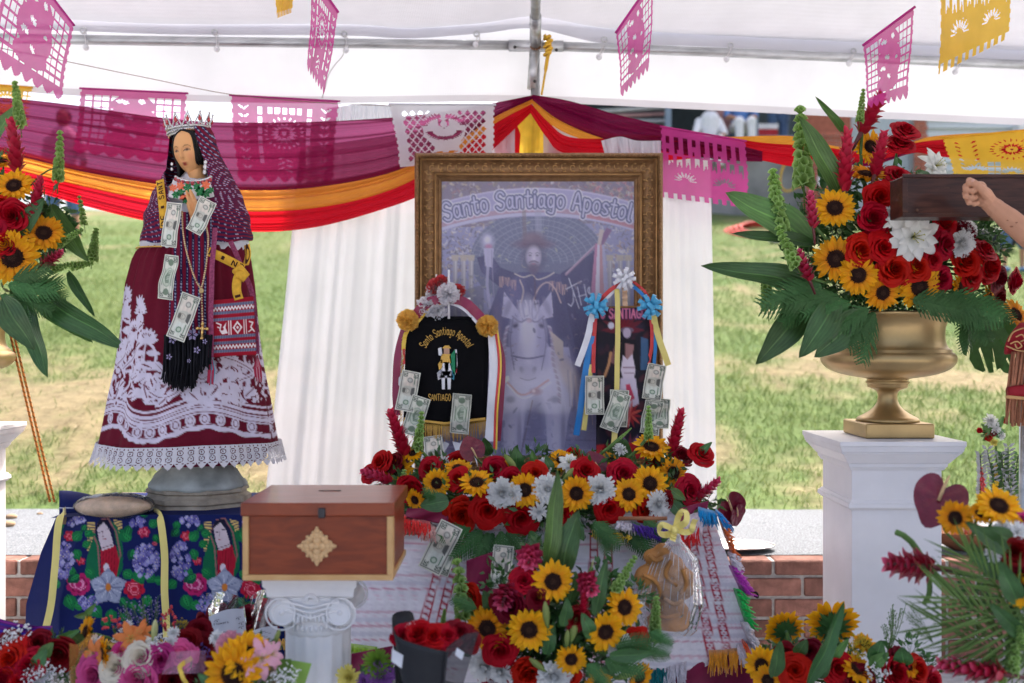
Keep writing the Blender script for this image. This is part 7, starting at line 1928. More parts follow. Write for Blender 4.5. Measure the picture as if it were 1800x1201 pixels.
# ------------------------------------------------------------------ wooden beam and the arm in front of it
bm = thing('wooden_beam','dark stained wooden beam entering from the right in front of the flowers','beam',P(1750,345,2.74))
m_walnut = wood_mat('dark walnut stain',(.075,.028,.018),(.026,.010,.008),.4,(2,10,16),.25)
a0,a1 = P(1588,345,2.74),P(2250,347,2.78); zt,zb = P(1588,308,2.74).z,P(1588,380,2.74).z
q = MB(); q.box((a0.x,2.74,zb),(a1.x,2.84,zt)); bevel(q.build('beam_core',m_walnut,bm,smooth=False),.004)
q = MB(); q.box((a0.x - .004,2.733,zb - .003),(a1.x,2.739,zb + .008)); q.box((a0.x - .004,2.733,zt - .007),(a1.x,2.739,zt + .003)); q.box((a0.x - .005,2.732,zb + .009),(a0.x + .010,2.739,zt - .008)); bevel(q.build('edge_bead',m_walnut,bm,smooth=False),.0015)
q = MB(); n_ = P(1612,369,2.74); q.ball(n_ + Vector((0,-.001,0)),(.004,.003,.004),8,6); n_ = P(1655,330,2.74); q.tube([n_,n_ + Vector((.022,0,0))],.0008,4); q.build('scuff',M('scuff',(.12,.06,.04)),bm)
pe = thing('person','bare forearm and loose fist reaching in from the right in front of the wooden beam','person',(1.72,2.72,0))
q = MB(); S_ = lambda px,py,d: P(px,py,d)
wri,elb,sho = S_(1738,356,2.62),S_(1838,438,2.60),Vector((1.60,2.72,1.50))
blob_body(q,[(wri,wri.lerp(elb,.35),.0215,.030),(wri.lerp(elb,.35),elb,.030,.036),(elb,sho,.038,.055)])
# rest of the body, outside the picture
X0 = 1.75
blob_body(q,[((X0,2.75,.95),(X0,2.75,1.42),.15,.17),(sho,(X0,2.75,1.46),.06,.08),((X0,2.75,1.45),(X0,2.72,1.58),.06,.055),((X0 + .2,2.75,1.45),(X0 + .28,2.75,1.15),.055,.04),((X0 + .28,2.75,1.15),(X0 + .26,2.65,.92),.04,.03),((X0 - .09,2.75,.92),(X0 - .1,2.73,.5),.085,.06),((X0 - .1,2.73,.5),(X0 - .1,2.77,.06),.058,.04),((X0 + .09,2.75,.92),(X0 + .1,2.73,.5),.085,.06),((X0 + .1,2.73,.5),(X0 + .1,2.77,.06),.058,.04),((X0 - .1,2.77,.04),(X0 - .11,2.6,.03),.04,.03),((X0 + .1,2.77,.04),(X0 + .11,2.6,.03),.04,.03)])
q.ball((X0,2.73,1.70),(.085,.1,.115),16,12); q.ball((X0,2.625,1.69),(.018,.024,.02),8,6)
m_arm = M('arm skin',(.50,.255,.155),rough=.5,var=.12,vscale=16,bump=.06,bscale=160)
o = remesh(q.build('body',m_arm,pe),.0045,2)
q = MB()
for (x,y,s) in ((1778,398,.0022),(1787,391,.0016),(1771,387,.0014)): q.ball(S_(x,y,2.574),(s * 2.2,.002,s),7,5)
q.build('arm_mark',M('small mole',(.22,.09,.05),rough=.6),pe)
q = MB(); blob_body(q,[((X0,2.75,.92),(X0,2.75,1.43),.17,.19),((X0 + .2,2.75,1.45),(X0 + .27,2.75,1.2),.075,.07)]); remesh(q.build('shirt',m_shirtw,pe),.012)
q = MB(); blob_body(q,[((X0 - .09,2.75,.92),(X0 - .1,2.75,.1),.11,.08),((X0 + .09,2.75,.92),(X0 + .1,2.75,.1),.11,.08)]); remesh(q.build('trousers',m_denim,pe),.012)
q = MB(); q.ball((X0,2.755,1.74),(.093,.105,.1),14,10); q.build('hair',m_hairb,pe)

q = MB(); blob_body(q,[(wri,wri.lerp(elb,.12),.0222,.0250)])
# palm and curled fingers of the loose fist
hx = S_(1727,345,2.615)
pal = [S_(1737,354,2.62),S_(1728,346,2.612),S_(1718,338,2.61)]; q.tube(pal,[.022,.027,.025],12); q.ball(pal[2],.024,12,8); q.ball(S_(1722,330,2.62),.018,10,8)
kn_ = [(1704,317),(1698,328),(1697,340),(1701,351)]
for j,(x,y) in enumerate(kn_):
  b0 = S_(1716,325 + j * 8,2.615); k1 = S_(x,y,2.60); k2 = S_(x - 1 + j,y + 5,2.577); k3 = S_(x + 11,y + 8,2.572); k4 = S_(x + 17,y + 6,2.585); rr_ = (.0084,.0088,.0084,.0074)[j]
  q.tube([b0,k1,k2,k3,k4],[rr_ * 1.15,rr_ * 1.05,rr_,rr_ * .92,rr_ * .8],10); q.ball(k1,rr_ * 1.05,9,7); q.ball(k2,rr_,9,7); q.ball(k4,rr_ * .8,9,7)
t1,t2,t3,t4 = S_(1735,345,2.59),S_(1726,334,2.575),S_(1717,325,2.572),S_(1709,319,2.578)
q.tube([t1,t2,t3,t4],[.014,.0115,.0105,.0085],10); q.ball(t4,.0085,9,7); q.ball(t2,.0115,9,7)
remesh(q.build('hand',m_arm,pe),.0016,2)
q = MB(); q.ball(t4 + Vector((-.001,-.007,.001)),(.0055,.003,.0045),8,6); q.build('thumb_nail',M('nail',(.62,.36,.28),rough=.3),pe)

# red brocade with a long fringe at the right edge, and its pole
tas = thing('tasselled_banner','red and gold brocade end with a long pale red fringe hanging at the right edge','banner',P(1800,660,2.9))
m_broc = M('red brocade',(.36,.02,.03),rough=.6,var=.15)
q = MB(); rows = []
for v_ in np.linspace(0,1,16): rows.append([P((1766 + 14 * (1 - v_) ** 2 * 2) + (120 + 10 * v_) * u_,567 + 52 * v_ + 10 * v_ * (1 - u_) * .3 - 6 * u_,2.9 + .02 * math.sin(u_ * 8) - .03 * math.sin(v_ * PI)) for u_ in np.linspace(0,1,24)])
q.grid(rows); solidify(q.build('brocade',m_broc,tas),.006)
q = MB(); m_goldl = M('gold lace',(.66,.38,.16),rough=.55)
for pts_ in ([(1772,600),(1780,585),(1794,578),(1812,574)],[(1776,604),(1788,600),(1796,608),(1788,612),(1784,604)],[(1786,592),(1796,588),(1802,596),(1794,600)],[(1800,604),(1812,598),(1820,606)],[(1769,608),(1790,616),(1815,617)]): q.tube(curve([P(*k,2.866) for k in pts_],18),.0022,5)
q.build('gold_pattern',m_goldl,tas)
q = MB()
for k in range(70):
  x0 = 1778 + 110 * rnd.random(); dd = 2.9 + rnd.uniform(-.02,.02); x1 = x0 - 8 + rnd.uniform(-3,3); xe = x0 - 12 + rnd.uniform(-3,3)
  q.tube([P(x0,618,dd),P(x1,690,dd),P(xe,746 + rnd.uniform(-6,4),dd)],[.0034,.0032,.0026],5)
q.build('long_fringe',M('pale red cord',(.48,.20,.11),rough=.8,var=.25,vscale=80),tas)
q = MB(); q.tube([P(1772,690,2.872),P(1800,688,2.868),P(1890,684,2.87)],[.018,.02,.02],10); q.build('red_band',m_broc,tas)
q = MB(); q.tube([P(1768,697,2.86),P(1800,700,2.85),P(1890,696,2.85)],.005,6); q.build('gold_cord',m_goldl,tas)
q = MB(); q.tube([Vector((P(1797,0,3.05).x,3.05,0)),Vector((P(1801,0,3.05).x,3.05,1.20))],.014,14); tag(q.build('metal_pole',m_steel),'grey metal pole standing below the red fringe at the right edge','pole')

# ------------------------------------------------------------------ flowers
def petal_grid(fn,nu=5,nv=6):
  return [[fn(u,v) for u in np.linspace(-1,1,nu)] for v in np.linspace(0,1,nv)]
def vcol(rows,fn):
  r,c = len(rows),len(rows[0])
  return np.array([fn(u,v) for v in np.linspace(0,1,r) for u in np.linspace(-1,1,c)])
def rotz(a):
  c,s = math.cos(a),math.sin(a); return lambda p: (p[0] * c - p[1] * s,p[0] * s + p[1] * c,p[2])
PRO = {}
m_sunp = M('sunflower petal',(1,1,1),rough=.55,var=.08,vscale=40,attr=True,trans=.28,rand=.08,hue=.008)
m_sund = M('sunflower disc',(.030,.012,.008),rough=.9,var=.6,vscale=90)
m_leafg = M('green leaf',(.05,.135,.03),rough=.4,var=.3,vscale=14,trans=.18,rand=.25,hue=.015,spec=.5)
m_stem = M('green stem',(.09,.17,.045),rough=.6,var=.2,rand=.2)
def sunflower(seed):
  r = np.random.default_rng(seed); m = MB()
  for ring,n in ((0,19),(1,17),(2,13)):
    for k in range(n):
      a = 2 * PI * (k + r.uniform(-.25,.25)) / n + ring * .17; L0 = (.5,.47,.42)[ring] * r.uniform(.86,1.04); w = r.uniform(.052,.068) * (1 - ring * .08)
      tilt = (.02,.14,.30)[ring] + r.uniform(-.12,.14); cur = r.uniform(-.5,.25); tw = r.uniform(-.5,.5); R_ = rotz(a)
      def f(u,v):
        x = .17 + (L0 - .17) * v; ww = w * math.sin(PI * min(1,v * .78 + .18)) ** .75 * (1 - .25 * (v > .9)); y = u * ww
        z = (L0 - .17) * (v * tilt + cur * v * v * .35) + abs(u) * ww * .35 + u * tw * ww * v + .012 * ring
        return R_((x,y * (1 if v < .99 else .12),z))
      g_ = petal_grid(f,3,6); b = r.uniform(.85,1.1)
      m.grid(g_,col=vcol(g_,lambda u,v: np.clip(np.array((.84,.42 - .12 * (1 - v) ** 2 - .05 * (abs(u) < .3) + .02 * v,.006)) * b,0,1)))
  d = MB()
  for q in range(230):
    t = q / 230; rr_ = .205 * math.sqrt(t); a = q * 2.39996; z = .045 * (1 - (rr_ / .21) ** 2) - .012 * math.exp(-((rr_) / .06) ** 2) + .02
    hgt = .016 + .016 * (rr_ > .11) * r.uniform(.5,1.3); c0 = np.array((.09,.042,.022)) if rr_ < .07 else (np.array((.03,.010,.007)) if rr_ < .125 else np.array((.055,.018,.008)) * r.uniform(.6,1.6))
    x,y = rr_ * math.cos(a),rr_ * math.sin(a); s = .0085 + .003 * r.random()
    d.add([(x + s,y,z),(x,y + s,z),(x - s,y,z),(x,y - s,z),(x * 1.05,y * 1.05,z + hgt)],[(0,1,4),(1,2,4),(2,3,4),(3,0,4)],col=tuple(c0))
  d.lathe([(.215,-.01),(.21,.015),(.16,.04),(.08,.05),(0,.055)],n=18,col=(.02,.008,.006),caps=False)
  s = MB()
  for k in range(26):
    a = 2 * PI * k / 26 + r.uniform(-.1,.1); L0 = r.uniform(.26,.36) if k % 2 else r.uniform(.2,.27); R_ = rotz(a); dz = -.02 - .05 * (k % 2)
    g_ = petal_grid(lambda u,v: R_((.02 + L0 * v,u * .05 * math.sin(PI * min(1,v * .8 + .2)) * (v < .99),dz - .03 + .05 * v * v + r.uniform(-.005,.005))),3,5); s.grid(g_)
  s.lathe([(.03,-.16),(.05,-.1),(.15,-.045),(.2,-.02)],n=16,caps=False); s.tube([(0,0,-.08),(.01,0,-.3),(.04,.02,-.6)],[.035,.03,.028],8)
  return (m.mesh('sunflower',m_sunp,colors=True),[('seed_disc',d.mesh('seed_disc',M('disc floret',(1,1,1),rough=.85,attr=True,var=.2),colors=True)),('calyx',s.mesh('calyx',m_leafg))])
PRO['sunflower'] = [sunflower(k) for k in range(4)]

def rose(seed,mat,opened=1.0,n=34):
  r = np.random.default_rng(seed); m = MB()
  for k in range(n):
    t = k / (n - 1); a = k * 2.39996 + r.uniform(-.25,.25); R_ = rotz(a)
    core = t < .28; r0 = .02 + .40 * t ** .85; H = .40 - .20 * t ** 1.3; op = .10 * opened * t; span = (1.5 - 1.4 * t) if core else .62 + .14 * r.random(); curl = .085 * min(1,t * 1.6) * r.uniform(.7,1.3) * opened; wob = r.uniform(0,6); tilt = r.uniform(-.02,.02)
    def f(u,v):
      an = u * span * (.55 + .45 * v ** .5); lift = v * (1 - .10 * abs(u) ** 2.5)
      rho = r0 * (.25 + .75 * min(1,lift * 1.5) ** .7) + op * lift ** 3
      z = -.08 * t + H * lift ** .9
      c = max(0,lift - .80) / .20
      rho += curl * c ** 1.4; z -= curl * .75 * c ** 2.2 
      rho -= (.02 if core else .05) * u * (1 if seed % 2 else -1) * (1 if core else t)
      rho *= 1 + .03 * math.sin(u * 4 + wob) * v
      return R_((rho * math.cos(an),rho * math.sin(an),z + tilt * u))
    m.grid(petal_grid(f,9,10))
  m2 = m.mesh('rose',mat)
  v = np.empty(len(m2.vertices) * 3,np.float32); m2.vertices.foreach_get('co',v); v = v.reshape(-1,3); s = .5 / np.percentile(np.hypot(v[:,0],v[:,1]),98); v *= s; v[:,2] -= .16; m2.vertices.foreach_set('co',v.ravel()); m2.update()
  c = MB()
  for k in range(5):
    R_ = rotz(2 * PI * k / 5 + .3); c.grid(petal_grid(lambda u,v: R_((.05 + .34 * v,u * .07 * math.sin(PI * min(1,v * .75 + .25)) * (v < .99),-.17 - .05 * v * v + .03 * math.sin(3 * v))),3,5))
  c.lathe([(.03,-.36),(.05,-.28),(.10,-.2),(.16,-.14),(.24,-.05)],n=12,caps=False)
  return (m2,[('sepals',c.mesh('sepals',m_leafg))])
def petal_mat(name,col,var=.22,rand=.14,hue=.006,trans=.15,rough=.5,**k): return M(name,col,rough=rough,var=var,vscale=3.5,trans=trans,rand=rand,hue=hue,spec=.12,**k)
m_rosered = petal_mat('red rose petal',(.42,.002,.010),trans=.12); m_rosedk = petal_mat('deep red rose petal',(.17,.002,.010),trans=.08); m_rosepk = petal_mat('pink rose petal',(.72,.10,.30),trans=.25); m_rosewh = petal_mat('cream rose petal',(.78,.72,.58),trans=.25,var=.08); m_rosehp = petal_mat('hot pink rose petal',(.62,.05,.25),trans=.25)
PRO['rose'] = [rose(k,m_rosered,(1.0,.85,1.15,.7)[k]) for k in range(4)]
PRO['dark_rose'] = [rose(k + 10,m_rosedk,.8) for k in range(2)]
PRO['pink_rose'] = [rose(k + 20,m_rosepk,.95) for k in range(2)]; PRO['white_rose'] = [rose(k + 30,m_rosewh,.9) for k in range(2)]; PRO['hot_pink_rose'] = [rose(40,m_rosehp,.8)]

m_ging = M('ginger bract',(1,1,1),rough=.4,var=.12,vscale=12,attr=True,trans=.15,rand=.12,spec=.5)
def ginger(seed,n=46,wide=.24,pink=.4):
  r = np.random.default_rng(seed); m = MB()
  for k in range(n):
    t = k / (n - 1); a = k * 2.39996; z = .02 + .84 * t ** .95; R_ = rotz(a); ln = (.27 - .08 * t) * r.uniform(.85,1.15); base = (wide * .55) * (math.sin(PI * min(1,t * .8 + .16)) ** .6); out = 1.0 - .45 * t + r.uniform(-.15,.15)
    w = .10 - .03 * t
    def f(u,v):
      ww = w * math.sin(PI * min(1,v * .72 + .26)) ** .8 * (1 if v < .99 else .1); x = base * .5 + ln * (v * out * .6 + .18 * v * v); zz = z + ln * (v * (1 - out * .35)) - .25 * ln * max(0,v - .7)
      return R_((x - .3 * ww * (1 - u * u) * 0 - abs(u) * ww * .35,u * ww,zz))
    g_ = petal_grid(f,5,5); k1 = np.array((.36,.002,.018)) * r.uniform(.8,1.2); k2 = np.array((.62 + .15 * pink * t,.012 + .06 * pink,.045 + .13 * pink))
    m.grid(g_,col=vcol(g_,lambda u,v: np.clip(k1 * (1 - v ** 1.3 * (.25 + .75 * t)) + k2 * v ** 1.3 * (.25 + .75 * t),0,1)))
  m.tube([(0,0,-.4),(0,0,0),(0,0,.9)],[.03,.05,.02],8,col=(.12,.02,.02))
  return (m.mesh('ginger_flower',m_ging,colors=True),[])
PRO['ginger'] = [ginger(1),ginger(2),ginger(3)]
PRO['pink_ginger'] = [ginger(4,40,.34,1.6),ginger(5,36,.34,1.8)]

m_bell = M('bell calyx',(1,1,1),rough=.5,var=.15,attr=True,trans=.4,rand=.1)
def bells(seed,whorls=9):
  r = np.random.default_rng(seed); m = MB(); m.tube([(0,0,-.25),(0,.0,0),(0,0,1)],[.014,.014,.006],6,col=(.16,.26,.06))
  for k in range(whorls):
    t = (k + .3) / whorls; z = t * .95; s = .14 * (1 - .42 * t); n = 6
    for j in range(n):
      a = 2 * PI * (j + .5 * (k % 2)) / n + r.uniform(-.2,.2); el_ = .25 + .8 * t + r.uniform(-.25,.25)
      dv = Vector((math.cos(a) * math.cos(el_),math.sin(a) * math.cos(el_),math.sin(el_))); sd = dv.cross(Vector((0,0,1))).normalized(); up = sd.cross(dv)
      c0 = Vector((0,0,z)); rows = []
      for q,rr_ in ((.1,.06),(.45,.26),(.85,.55),(1.05,.85),(1.08,1.0)):
        rows.append([c0 + dv * (s * q * 1.15) + (sd * math.cos(b) + up * math.sin(b)) * (s * .62 * rr_ * (1 + .14 * math.cos(5 * b))) for b in np.linspace(0,2 * PI,11)])
      b0 = r.uniform(.85,1.1); mixc = t
      cs = np.repeat(np.array([np.array((.17,.30,.055)),np.array((.20,.36,.07)),np.array((.28,.46,.11)),np.array((.38,.58,.18)),np.array((.46,.66,.25))]) * b0 * (.9 + .2 * mixc),11,0)
      m.grid(rows,col=cs)
  return (m.mesh('bells_of_ireland',m_bell,colors=True),[])
PRO['bells'] = [bells(1,9),bells(2,7),bells(3,11)]

m_white = m_white
m_mum = M('white petal',(.80,.80,.78),rough=.6,var=.06,trans=.25,rand=.04)
def mum(seed,mat,n=190,wide=.046,name='chrysanthemum',flat=.0):
  r = np.random.default_rng(seed); m = MB()
  for k in range(n):
    t = (k + .5) / n; a = k * 2.39996 + r.uniform(-.2,.2); R_ = rotz(a); el_ = 1.35 * (1 - t) ** 1.1 + r.uniform(-.1,.1) - .1 - flat * t; L0 = .5 * (.55 + .45 * t) * r.uniform(.88,1.05)
    cv = r.uniform(.1,.45)
    def f(u,v):
      w = wide * (.5 + .7 * v) * (1 if v < .9 else .6); e = el_ + cv * v * (1 - t * .6)
      return R_((L0 * v * math.cos(e) + .01,u * w,L0 * v * math.sin(e) * .62 + abs(u) * w * .6))
    m.grid(petal_grid(f,3,5))
  return (m.mesh(name,mat),[])
PRO['mum'] = [mum(1,m_mum),mum(2,m_mum)]
PRO['purple_mum'] = [mum(3,petal_mat('purple mum petal',(.32,.12,.42),var=.1),150,.03)]; PRO['lime_mum'] = [mum(4,petal_mat('lime mum petal',(.22,.42,.05),var=.1),150,.03)]; PRO['yellow_mum'] = [mum(5,petal_mat('pale yellow petal',(.80,.70,.18),var=.1),70,.05)]
def lily(seed,mat,rings=3,name='lily'):
  r = np.random.default_rng(seed); m = MB()
  for ring in range(rings):
    for k in range(6):
      a = 2 * PI * (k + .5 * (ring % 2)) / 6 + r.uniform(-.12,.12); R_ = rotz(a); el_ = .25 + .42 * ring + r.uniform(-.1,.1); L0 = .56 - .09 * ring; rec = .75
      def f(u,v):
        w = .12 * math.sin(PI * min(1,v * .85 + .1)) ** .9 * (1 if v < .99 else .1); e = el_ + .5 - rec * v * v * 1.1
        return R_((L0 * v * math.cos(e * .8),u * w,L0 * v * math.sin(e) * .75 - abs(u) * w * .25 + .02 * math.sin(v * 9 + u * 3) * abs(u)))
      g_ = petal_grid(f,5,8); m.grid(g_,col=vcol(g_,lambda u,v: mat[0] * (1 - math.exp(-(v / .25) ** 2) * .5) + mat[1] * math.exp(-(v / .25) ** 2) * .5))
  s = MB()
  for k in range(6):
    a = 2 * PI * k / 6; s.tube([(0,0,.05),(.06 * math.cos(a),.06 * math.sin(a),.25),(.1 * math.cos(a),.1 * math.sin(a),.33)],.007,4); s.ball((.1 * math.cos(a),.1 * math.sin(a),.34),(.02,.012,.01),6,4)
  return (m.mesh(name,M(name + ' petal',(1,1,1),rough=.45,attr=True,var=.05,trans=.25),colors=True),[('stamens',s.mesh('stamens',M('stamen',(.45,.42,.1),rough=.7)))])
PRO['lily'] = [lily(1,(np.array((.80,.80,.74)),np.array((.5,.6,.25))),3)]
PRO['pink_lily'] = [lily(2,(np.array((.80,.42,.52)),np.array((.7,.6,.3))),1,'pink_lily')]
def bud(seed):
  m = MB(); pr = curve([(.012,0),(.10,.12),(.165,.4),(.15,.7),(.07,.93),(.0,1)],14); v = []; f = []; n = 18; c = []
  for r_,z in pr:
    for k in range(n):
      a = 2 * PI * k / n; rr_ = r_ * (1 - .10 * abs(math.sin(a * 1.5)) ** 3); v.append((rr_ * math.cos(a),rr_ * math.sin(a) * .95,z)); c.append(np.array((.34,.40,.12)) * (1 - z) + np.array((.66,.66,.36)) * z if seed == 0 else np.array((.24,.33,.08)) * (1 - z) + np.array((.40,.47,.16)) * z)
  m.add(v,[(i * n + k,i * n + (k + 1) % n,(i + 1) * n + (k + 1) % n,(i + 1) * n + k) for i in range(len(pr) - 1) for k in range(n)],col=np.array(c)); m.tube([(0,0,-.25),(0,0,.02)],.022,6,col=(.1,.2,.05))
  return (m.mesh('lily_bud',m_bell,colors=True),[])
PRO['bud'] = [bud(0),bud(1)]
def carnation(seed,mat,name):
  r = np.random.default_rng(seed); m = MB()
  for k in range(46):
    t = (k + .5) / 46; a = k * 2.39996; R_ = rotz(a); el_ = 1.3 * (1 - t) + .1; L0 = .5 * (.6 + .4 * t)
    def f(u,v):
      w = .16 * v; e = el_ - .25 * v
      return R_((L0 * v * math.cos(e) + r.uniform(-.012,.012) * v,u * w,L0 * v * math.sin(e) * .7 + .045 * v * (-1) ** int(round((u + 1) * 3)) ))
    m.grid(petal_grid(f,7,4))
  return (m.mesh(name,mat),[])
PRO['carnation'] = [carnation(1,petal_mat('pink carnation petal',(.80,.36,.45),var=.1,trans=.3),'carnation')]; PRO['red_carnation'] = [carnation(2,m_rosedk,'carnation')]
m_anth = M('anthurium spathe',(.15,.005,.022),rough=.3,var=.3,vscale=6,bump=.3,bscale=9,coat=.12,spec=.4)
def anth():
  m = MB(); rows = []; ga = lambda t,c,w: math.exp(-(((t - c + PI) % (2 * PI) - PI) / w) ** 2)
  for q in np.linspace(0,1,9):
    rows.append([((q * R_) * math.cos(t) * .95,-.02 + q * R_ * math.sin(t),.10 * q * q * abs(math.cos(t)) - .10 * q * q * max(0,math.sin(t)) + .014 * math.sin(7 * t) * q) for t in np.linspace(-PI / 2,3 * PI / 2,41) for R_ in (.45 + .13 * ga(t,PI / 2,.38) - .26 * ga(t,-PI / 2,.30),)])
  m.grid(rows); s = MB(); s.tube([(0,.06,.02),(.01,-.06,.08),(.02,-.28,.13),(.02,-.42,.12)],[.026,.03,.024,.012],10)
  return (m.mesh('anthurium',m_anth),[('spadix',s.mesh('spadix',M('spadix',(.62,.42,.22),rough=.6,bump=.3,bscale=200)))])
PRO['anthurium'] = [anth()]

# leaves: along +Y, length one, face +Z
def leaf_mat(name,ca,cb,rough=.36,veins=60): return M(name,(0,0,0),rough=rough,var=.25,vscale=7,trans=.16,rand=.2,hue=.015,attr=True,bump=.08,bscale=30,spec=.45)
m_broad = leaf_mat('broad leaf',(1,1,1),(.05,.14,.03)); m_broadl = leaf_mat('light broad leaf',(2.2,1.75,1.5),(.1,.2,.05)); m_fern = M('fern',(.055,.145,.042),rough=.5,var=.25,vscale=20,trans=.15,rand=.25,hue=.01); m_palm = M('palm leaflet',(.085,.155,.035),rough=.4,var=.3,vscale=9,trans=.15,rand=.2)
def blade(seed,mat,droop=.25,fold=.2,sharp=.75,wave=.02):
  r = np.random.default_rng(seed); rows = []; p = r.uniform(0,6)
  for v in np.linspace(0,1,18):
    w = .5 * math.sin(PI * (v * .93 + .045) ** sharp) ** .85 * (1 if v < .999 else .02); rows.append([(u * w,v * (1 - .1 * droop),0) for u in np.linspace(-1,1,25)])
    for j,u in enumerate(np.linspace(-1,1,25)):
      x,y,z = rows[-1][j]; rows[-1][j] = (x + .06 * math.sin(v * 3 + p) * v,y,-droop * v * v + fold * abs(u) * w * .6 + wave * math.sin(v * 11 + p + u) + .006 * math.cos(u * 26))
  base = np.array((.050,.135,.036)) if mat is m_broad else np.array((.10,.215,.05))
  def lc(u,v):
    rib = .5 + .5 * math.cos(u * 26 + .6 * math.sin(v * 5 + p)); k = .82 + .30 * rib + .10 * math.sin(v * 7 + p + u * 2)
    c = base * k
    if abs(u) < .07: c = c * 1.5 + np.array((.03,.04,.01))
    return np.clip(c + np.array((.05,.03,0)) * max(0,v - .93) * 6,0,1)
  m = MB(); m.grid(rows,col=vcol(rows,lc)); return (m.mesh('broad_leaf',mat,colors=True),[])
PRO['leaf'] = [blade(k,m_broad,(.15,.3,.22)[k]) for k in range(3)]; PRO['light_leaf'] = [blade(k + 5,m_broadl,.2) for k in range(2)]; PRO['strap_leaf'] = [blade(8,m_broad,.1,.5,1.0,.01),blade(9,m_broad,.2,.5,1.0,.03)]
def fern(seed):
  r = np.random.default_rng(seed); m = MB(); m.tube([(0,0,0),(0,.5,-.02),(0,1,-.12)],[.010,.007,.002],4)
  for k in range(13):
    v = .07 + .90 * k / 13; L0 = .40 * math.sin(PI * (1 - v) ** .75 * .62) ** .9 + .03
    for s in (-1,1):
      o = Vector((0,v,-.12 * v * v)); dv = Vector((s * .84,.54,-.2 + r.uniform(-.15,.15))).normalized(); nd = Vector((-dv.y * s,dv.x * s,r.uniform(-.2,.2))).normalized(); c0,c1,c2 = [],[],[]
      for q in range(9):
        t = q / 8; w = (.040 * (1 - t) ** .7 + .003) * (1.25 if q % 2 else .62) * (.5 + L0); c = o + dv * (L0 * t) + Vector((0,0,-.05 * t * t)); c0.append(c - nd * w + dv * .012 * (q % 2)); c1.append(c + Vector((0,0,.006))); c2.append(c + nd * w + dv * .012 * (q % 2))
      m.grid([c0,c1,c2])
  return (m.mesh('fern_frond',m_fern),[])
PRO['fern'] = [fern(k) for k in range(3)]
def palm(seed):
  r = np.random.default_rng(seed); m = MB(); m.tube([(0,-.3,.02),(0,0,0),(0,.5,0),(0,.8,-.06)],[.018,.014,.010,.004],5)
  for k in range(13):
    v = .02 + .78 * k / 13
    for s in (-1,1):
      L0 = .52 * (1 - .45 * abs(v - .35)) * r.uniform(.85,1.1); an = 1.0 - .75 * v + r.uniform(-.1,.1); dv = Vector((s * math.sin(an),math.cos(an),.12)).normalized(); dr = Vector((s * .06,-r.uniform(.0,.15),-r.uniform(.1,.5))); sd = Vector((dv.y,-dv.x,0)).normalized(); o = Vector((0,v,-.06 * v * v)); rows = []
      for t in np.linspace(0,1,7):
        c = o + dv * (L0 * t) + dr * (L0 * t * t * .6); w = .0115 * math.sin(PI * min(1,t * .85 + .15)) + .0006; rows.append([c - sd * w,c + Vector((0,0,.005)),c + sd * w])
      m.grid(rows)
  return (m.mesh('palm_frond',m_palm),[])
PRO['palm'] = [palm(1),palm(2)]
def monstera():
  m = MB(); m.add(*(lambda L_: ([(x,y,.02 * math.sin(y * 7)) for x,y in L_],[tuple(range(len(L_)))]))([(0,0),(.22,-.02),(.42,.12),(.5,.35),(.46,.62),(.40,.66),(.30,.40),(.27,.42),(.36,.72),(.30,.9),(.16,.98),(.10,.95),(.14,.55),(.10,.52),(.05,1.0),(-.05,1.0),(-.10,.55),(-.14,.57),(-.12,.96),(-.28,.9),(-.40,.72),(-.28,.42),(-.32,.40),(-.44,.60),(-.5,.35),(-.42,.12),(-.22,-.02)]))
  me = m.mesh('monstera_leaf',M('monstera leaf',(.05,.14,.03),rough=.38,var=.3,vscale=8,trans=.15,spec=.45)); return (me,[])
PRO['monstera'] = [monstera()]
def puff(seed,mat,n,rad,br,name,stem=True):
  r = np.random.default_rng(seed); m = MB()
  for k in range(n):
    v = r.normal(size=3); v /= np.linalg.norm(v); v[2] = abs(v[2]) * .8; q = v * rad * r.uniform(.5,1); s = br * r.uniform(.7,1.2)
    for j in range(3):
      w = r.normal(size=3) * s * .5; m.ball(q + w,s * .6,5,4)
    if stem and k % 2 == 0: m.tube([(0,0,-.45),q],.006,3,mi=1)
  return (m.mesh(name,[mat,m_stem]),[])
m_bb = M('tiny white bloom',(.76,.76,.76),rough=.8,var=.1)
PRO['breath'] = [puff(k,m_bb,46,.5,.05,'babys_breath') for k in range(2)]
PRO['statice'] = [puff(3,M('purple statice',(.12,.08,.32),rough=.8,rand=.1),70,.5,.05,'statice')]
PRO['berries'] = [puff(5,M('coral berry',(.62,.06,.07),rough=.35),14,.45,.10,'coral_berries')]; PRO['goldenrod'] = [puff(6,M('goldenrod bloom',(.52,.38,.03),rough=.8),110,.5,.04,'goldenrod')]
PRO['orange'] = [lily(7,(np.array((.72,.22,.06)),np.array((.7,.4,.1))),1,'alstroemeria')]; PRO['white_small'] = [mum(12,m_mum,60,.05,'white_blossom',.2)]
def sprig(seed,mat):
  r = np.random.default_rng(seed); m = MB()
  for k in range(9):
    b = Vector((r.uniform(-.3,.3),.5 + r.uniform(-.2,.45),r.uniform(-.2,.2))); m.tube(curve([(0,0,0),tuple(b * .5 + Vector((.04,0,0))),tuple(b)],6),.007,4)
    for j in range(8):
      e = b * (.55 + .06 * j) + Vector((r.uniform(-.06,.06),r.uniform(0,.1),r.uniform(-.05,.05))); m.tube([b * (.5 + .05 * j),e],.004,3); m.ball(e,.016,5,4,mi=1)
  return (m.mesh('limonium_sprig',[m_stem,mat]),[])
PRO['sprig'] = [sprig(1,M('lilac bloom',(.26,.20,.42),rough=.8))]; PRO['thin_sprig'] = [sprig(2,m_stem)]
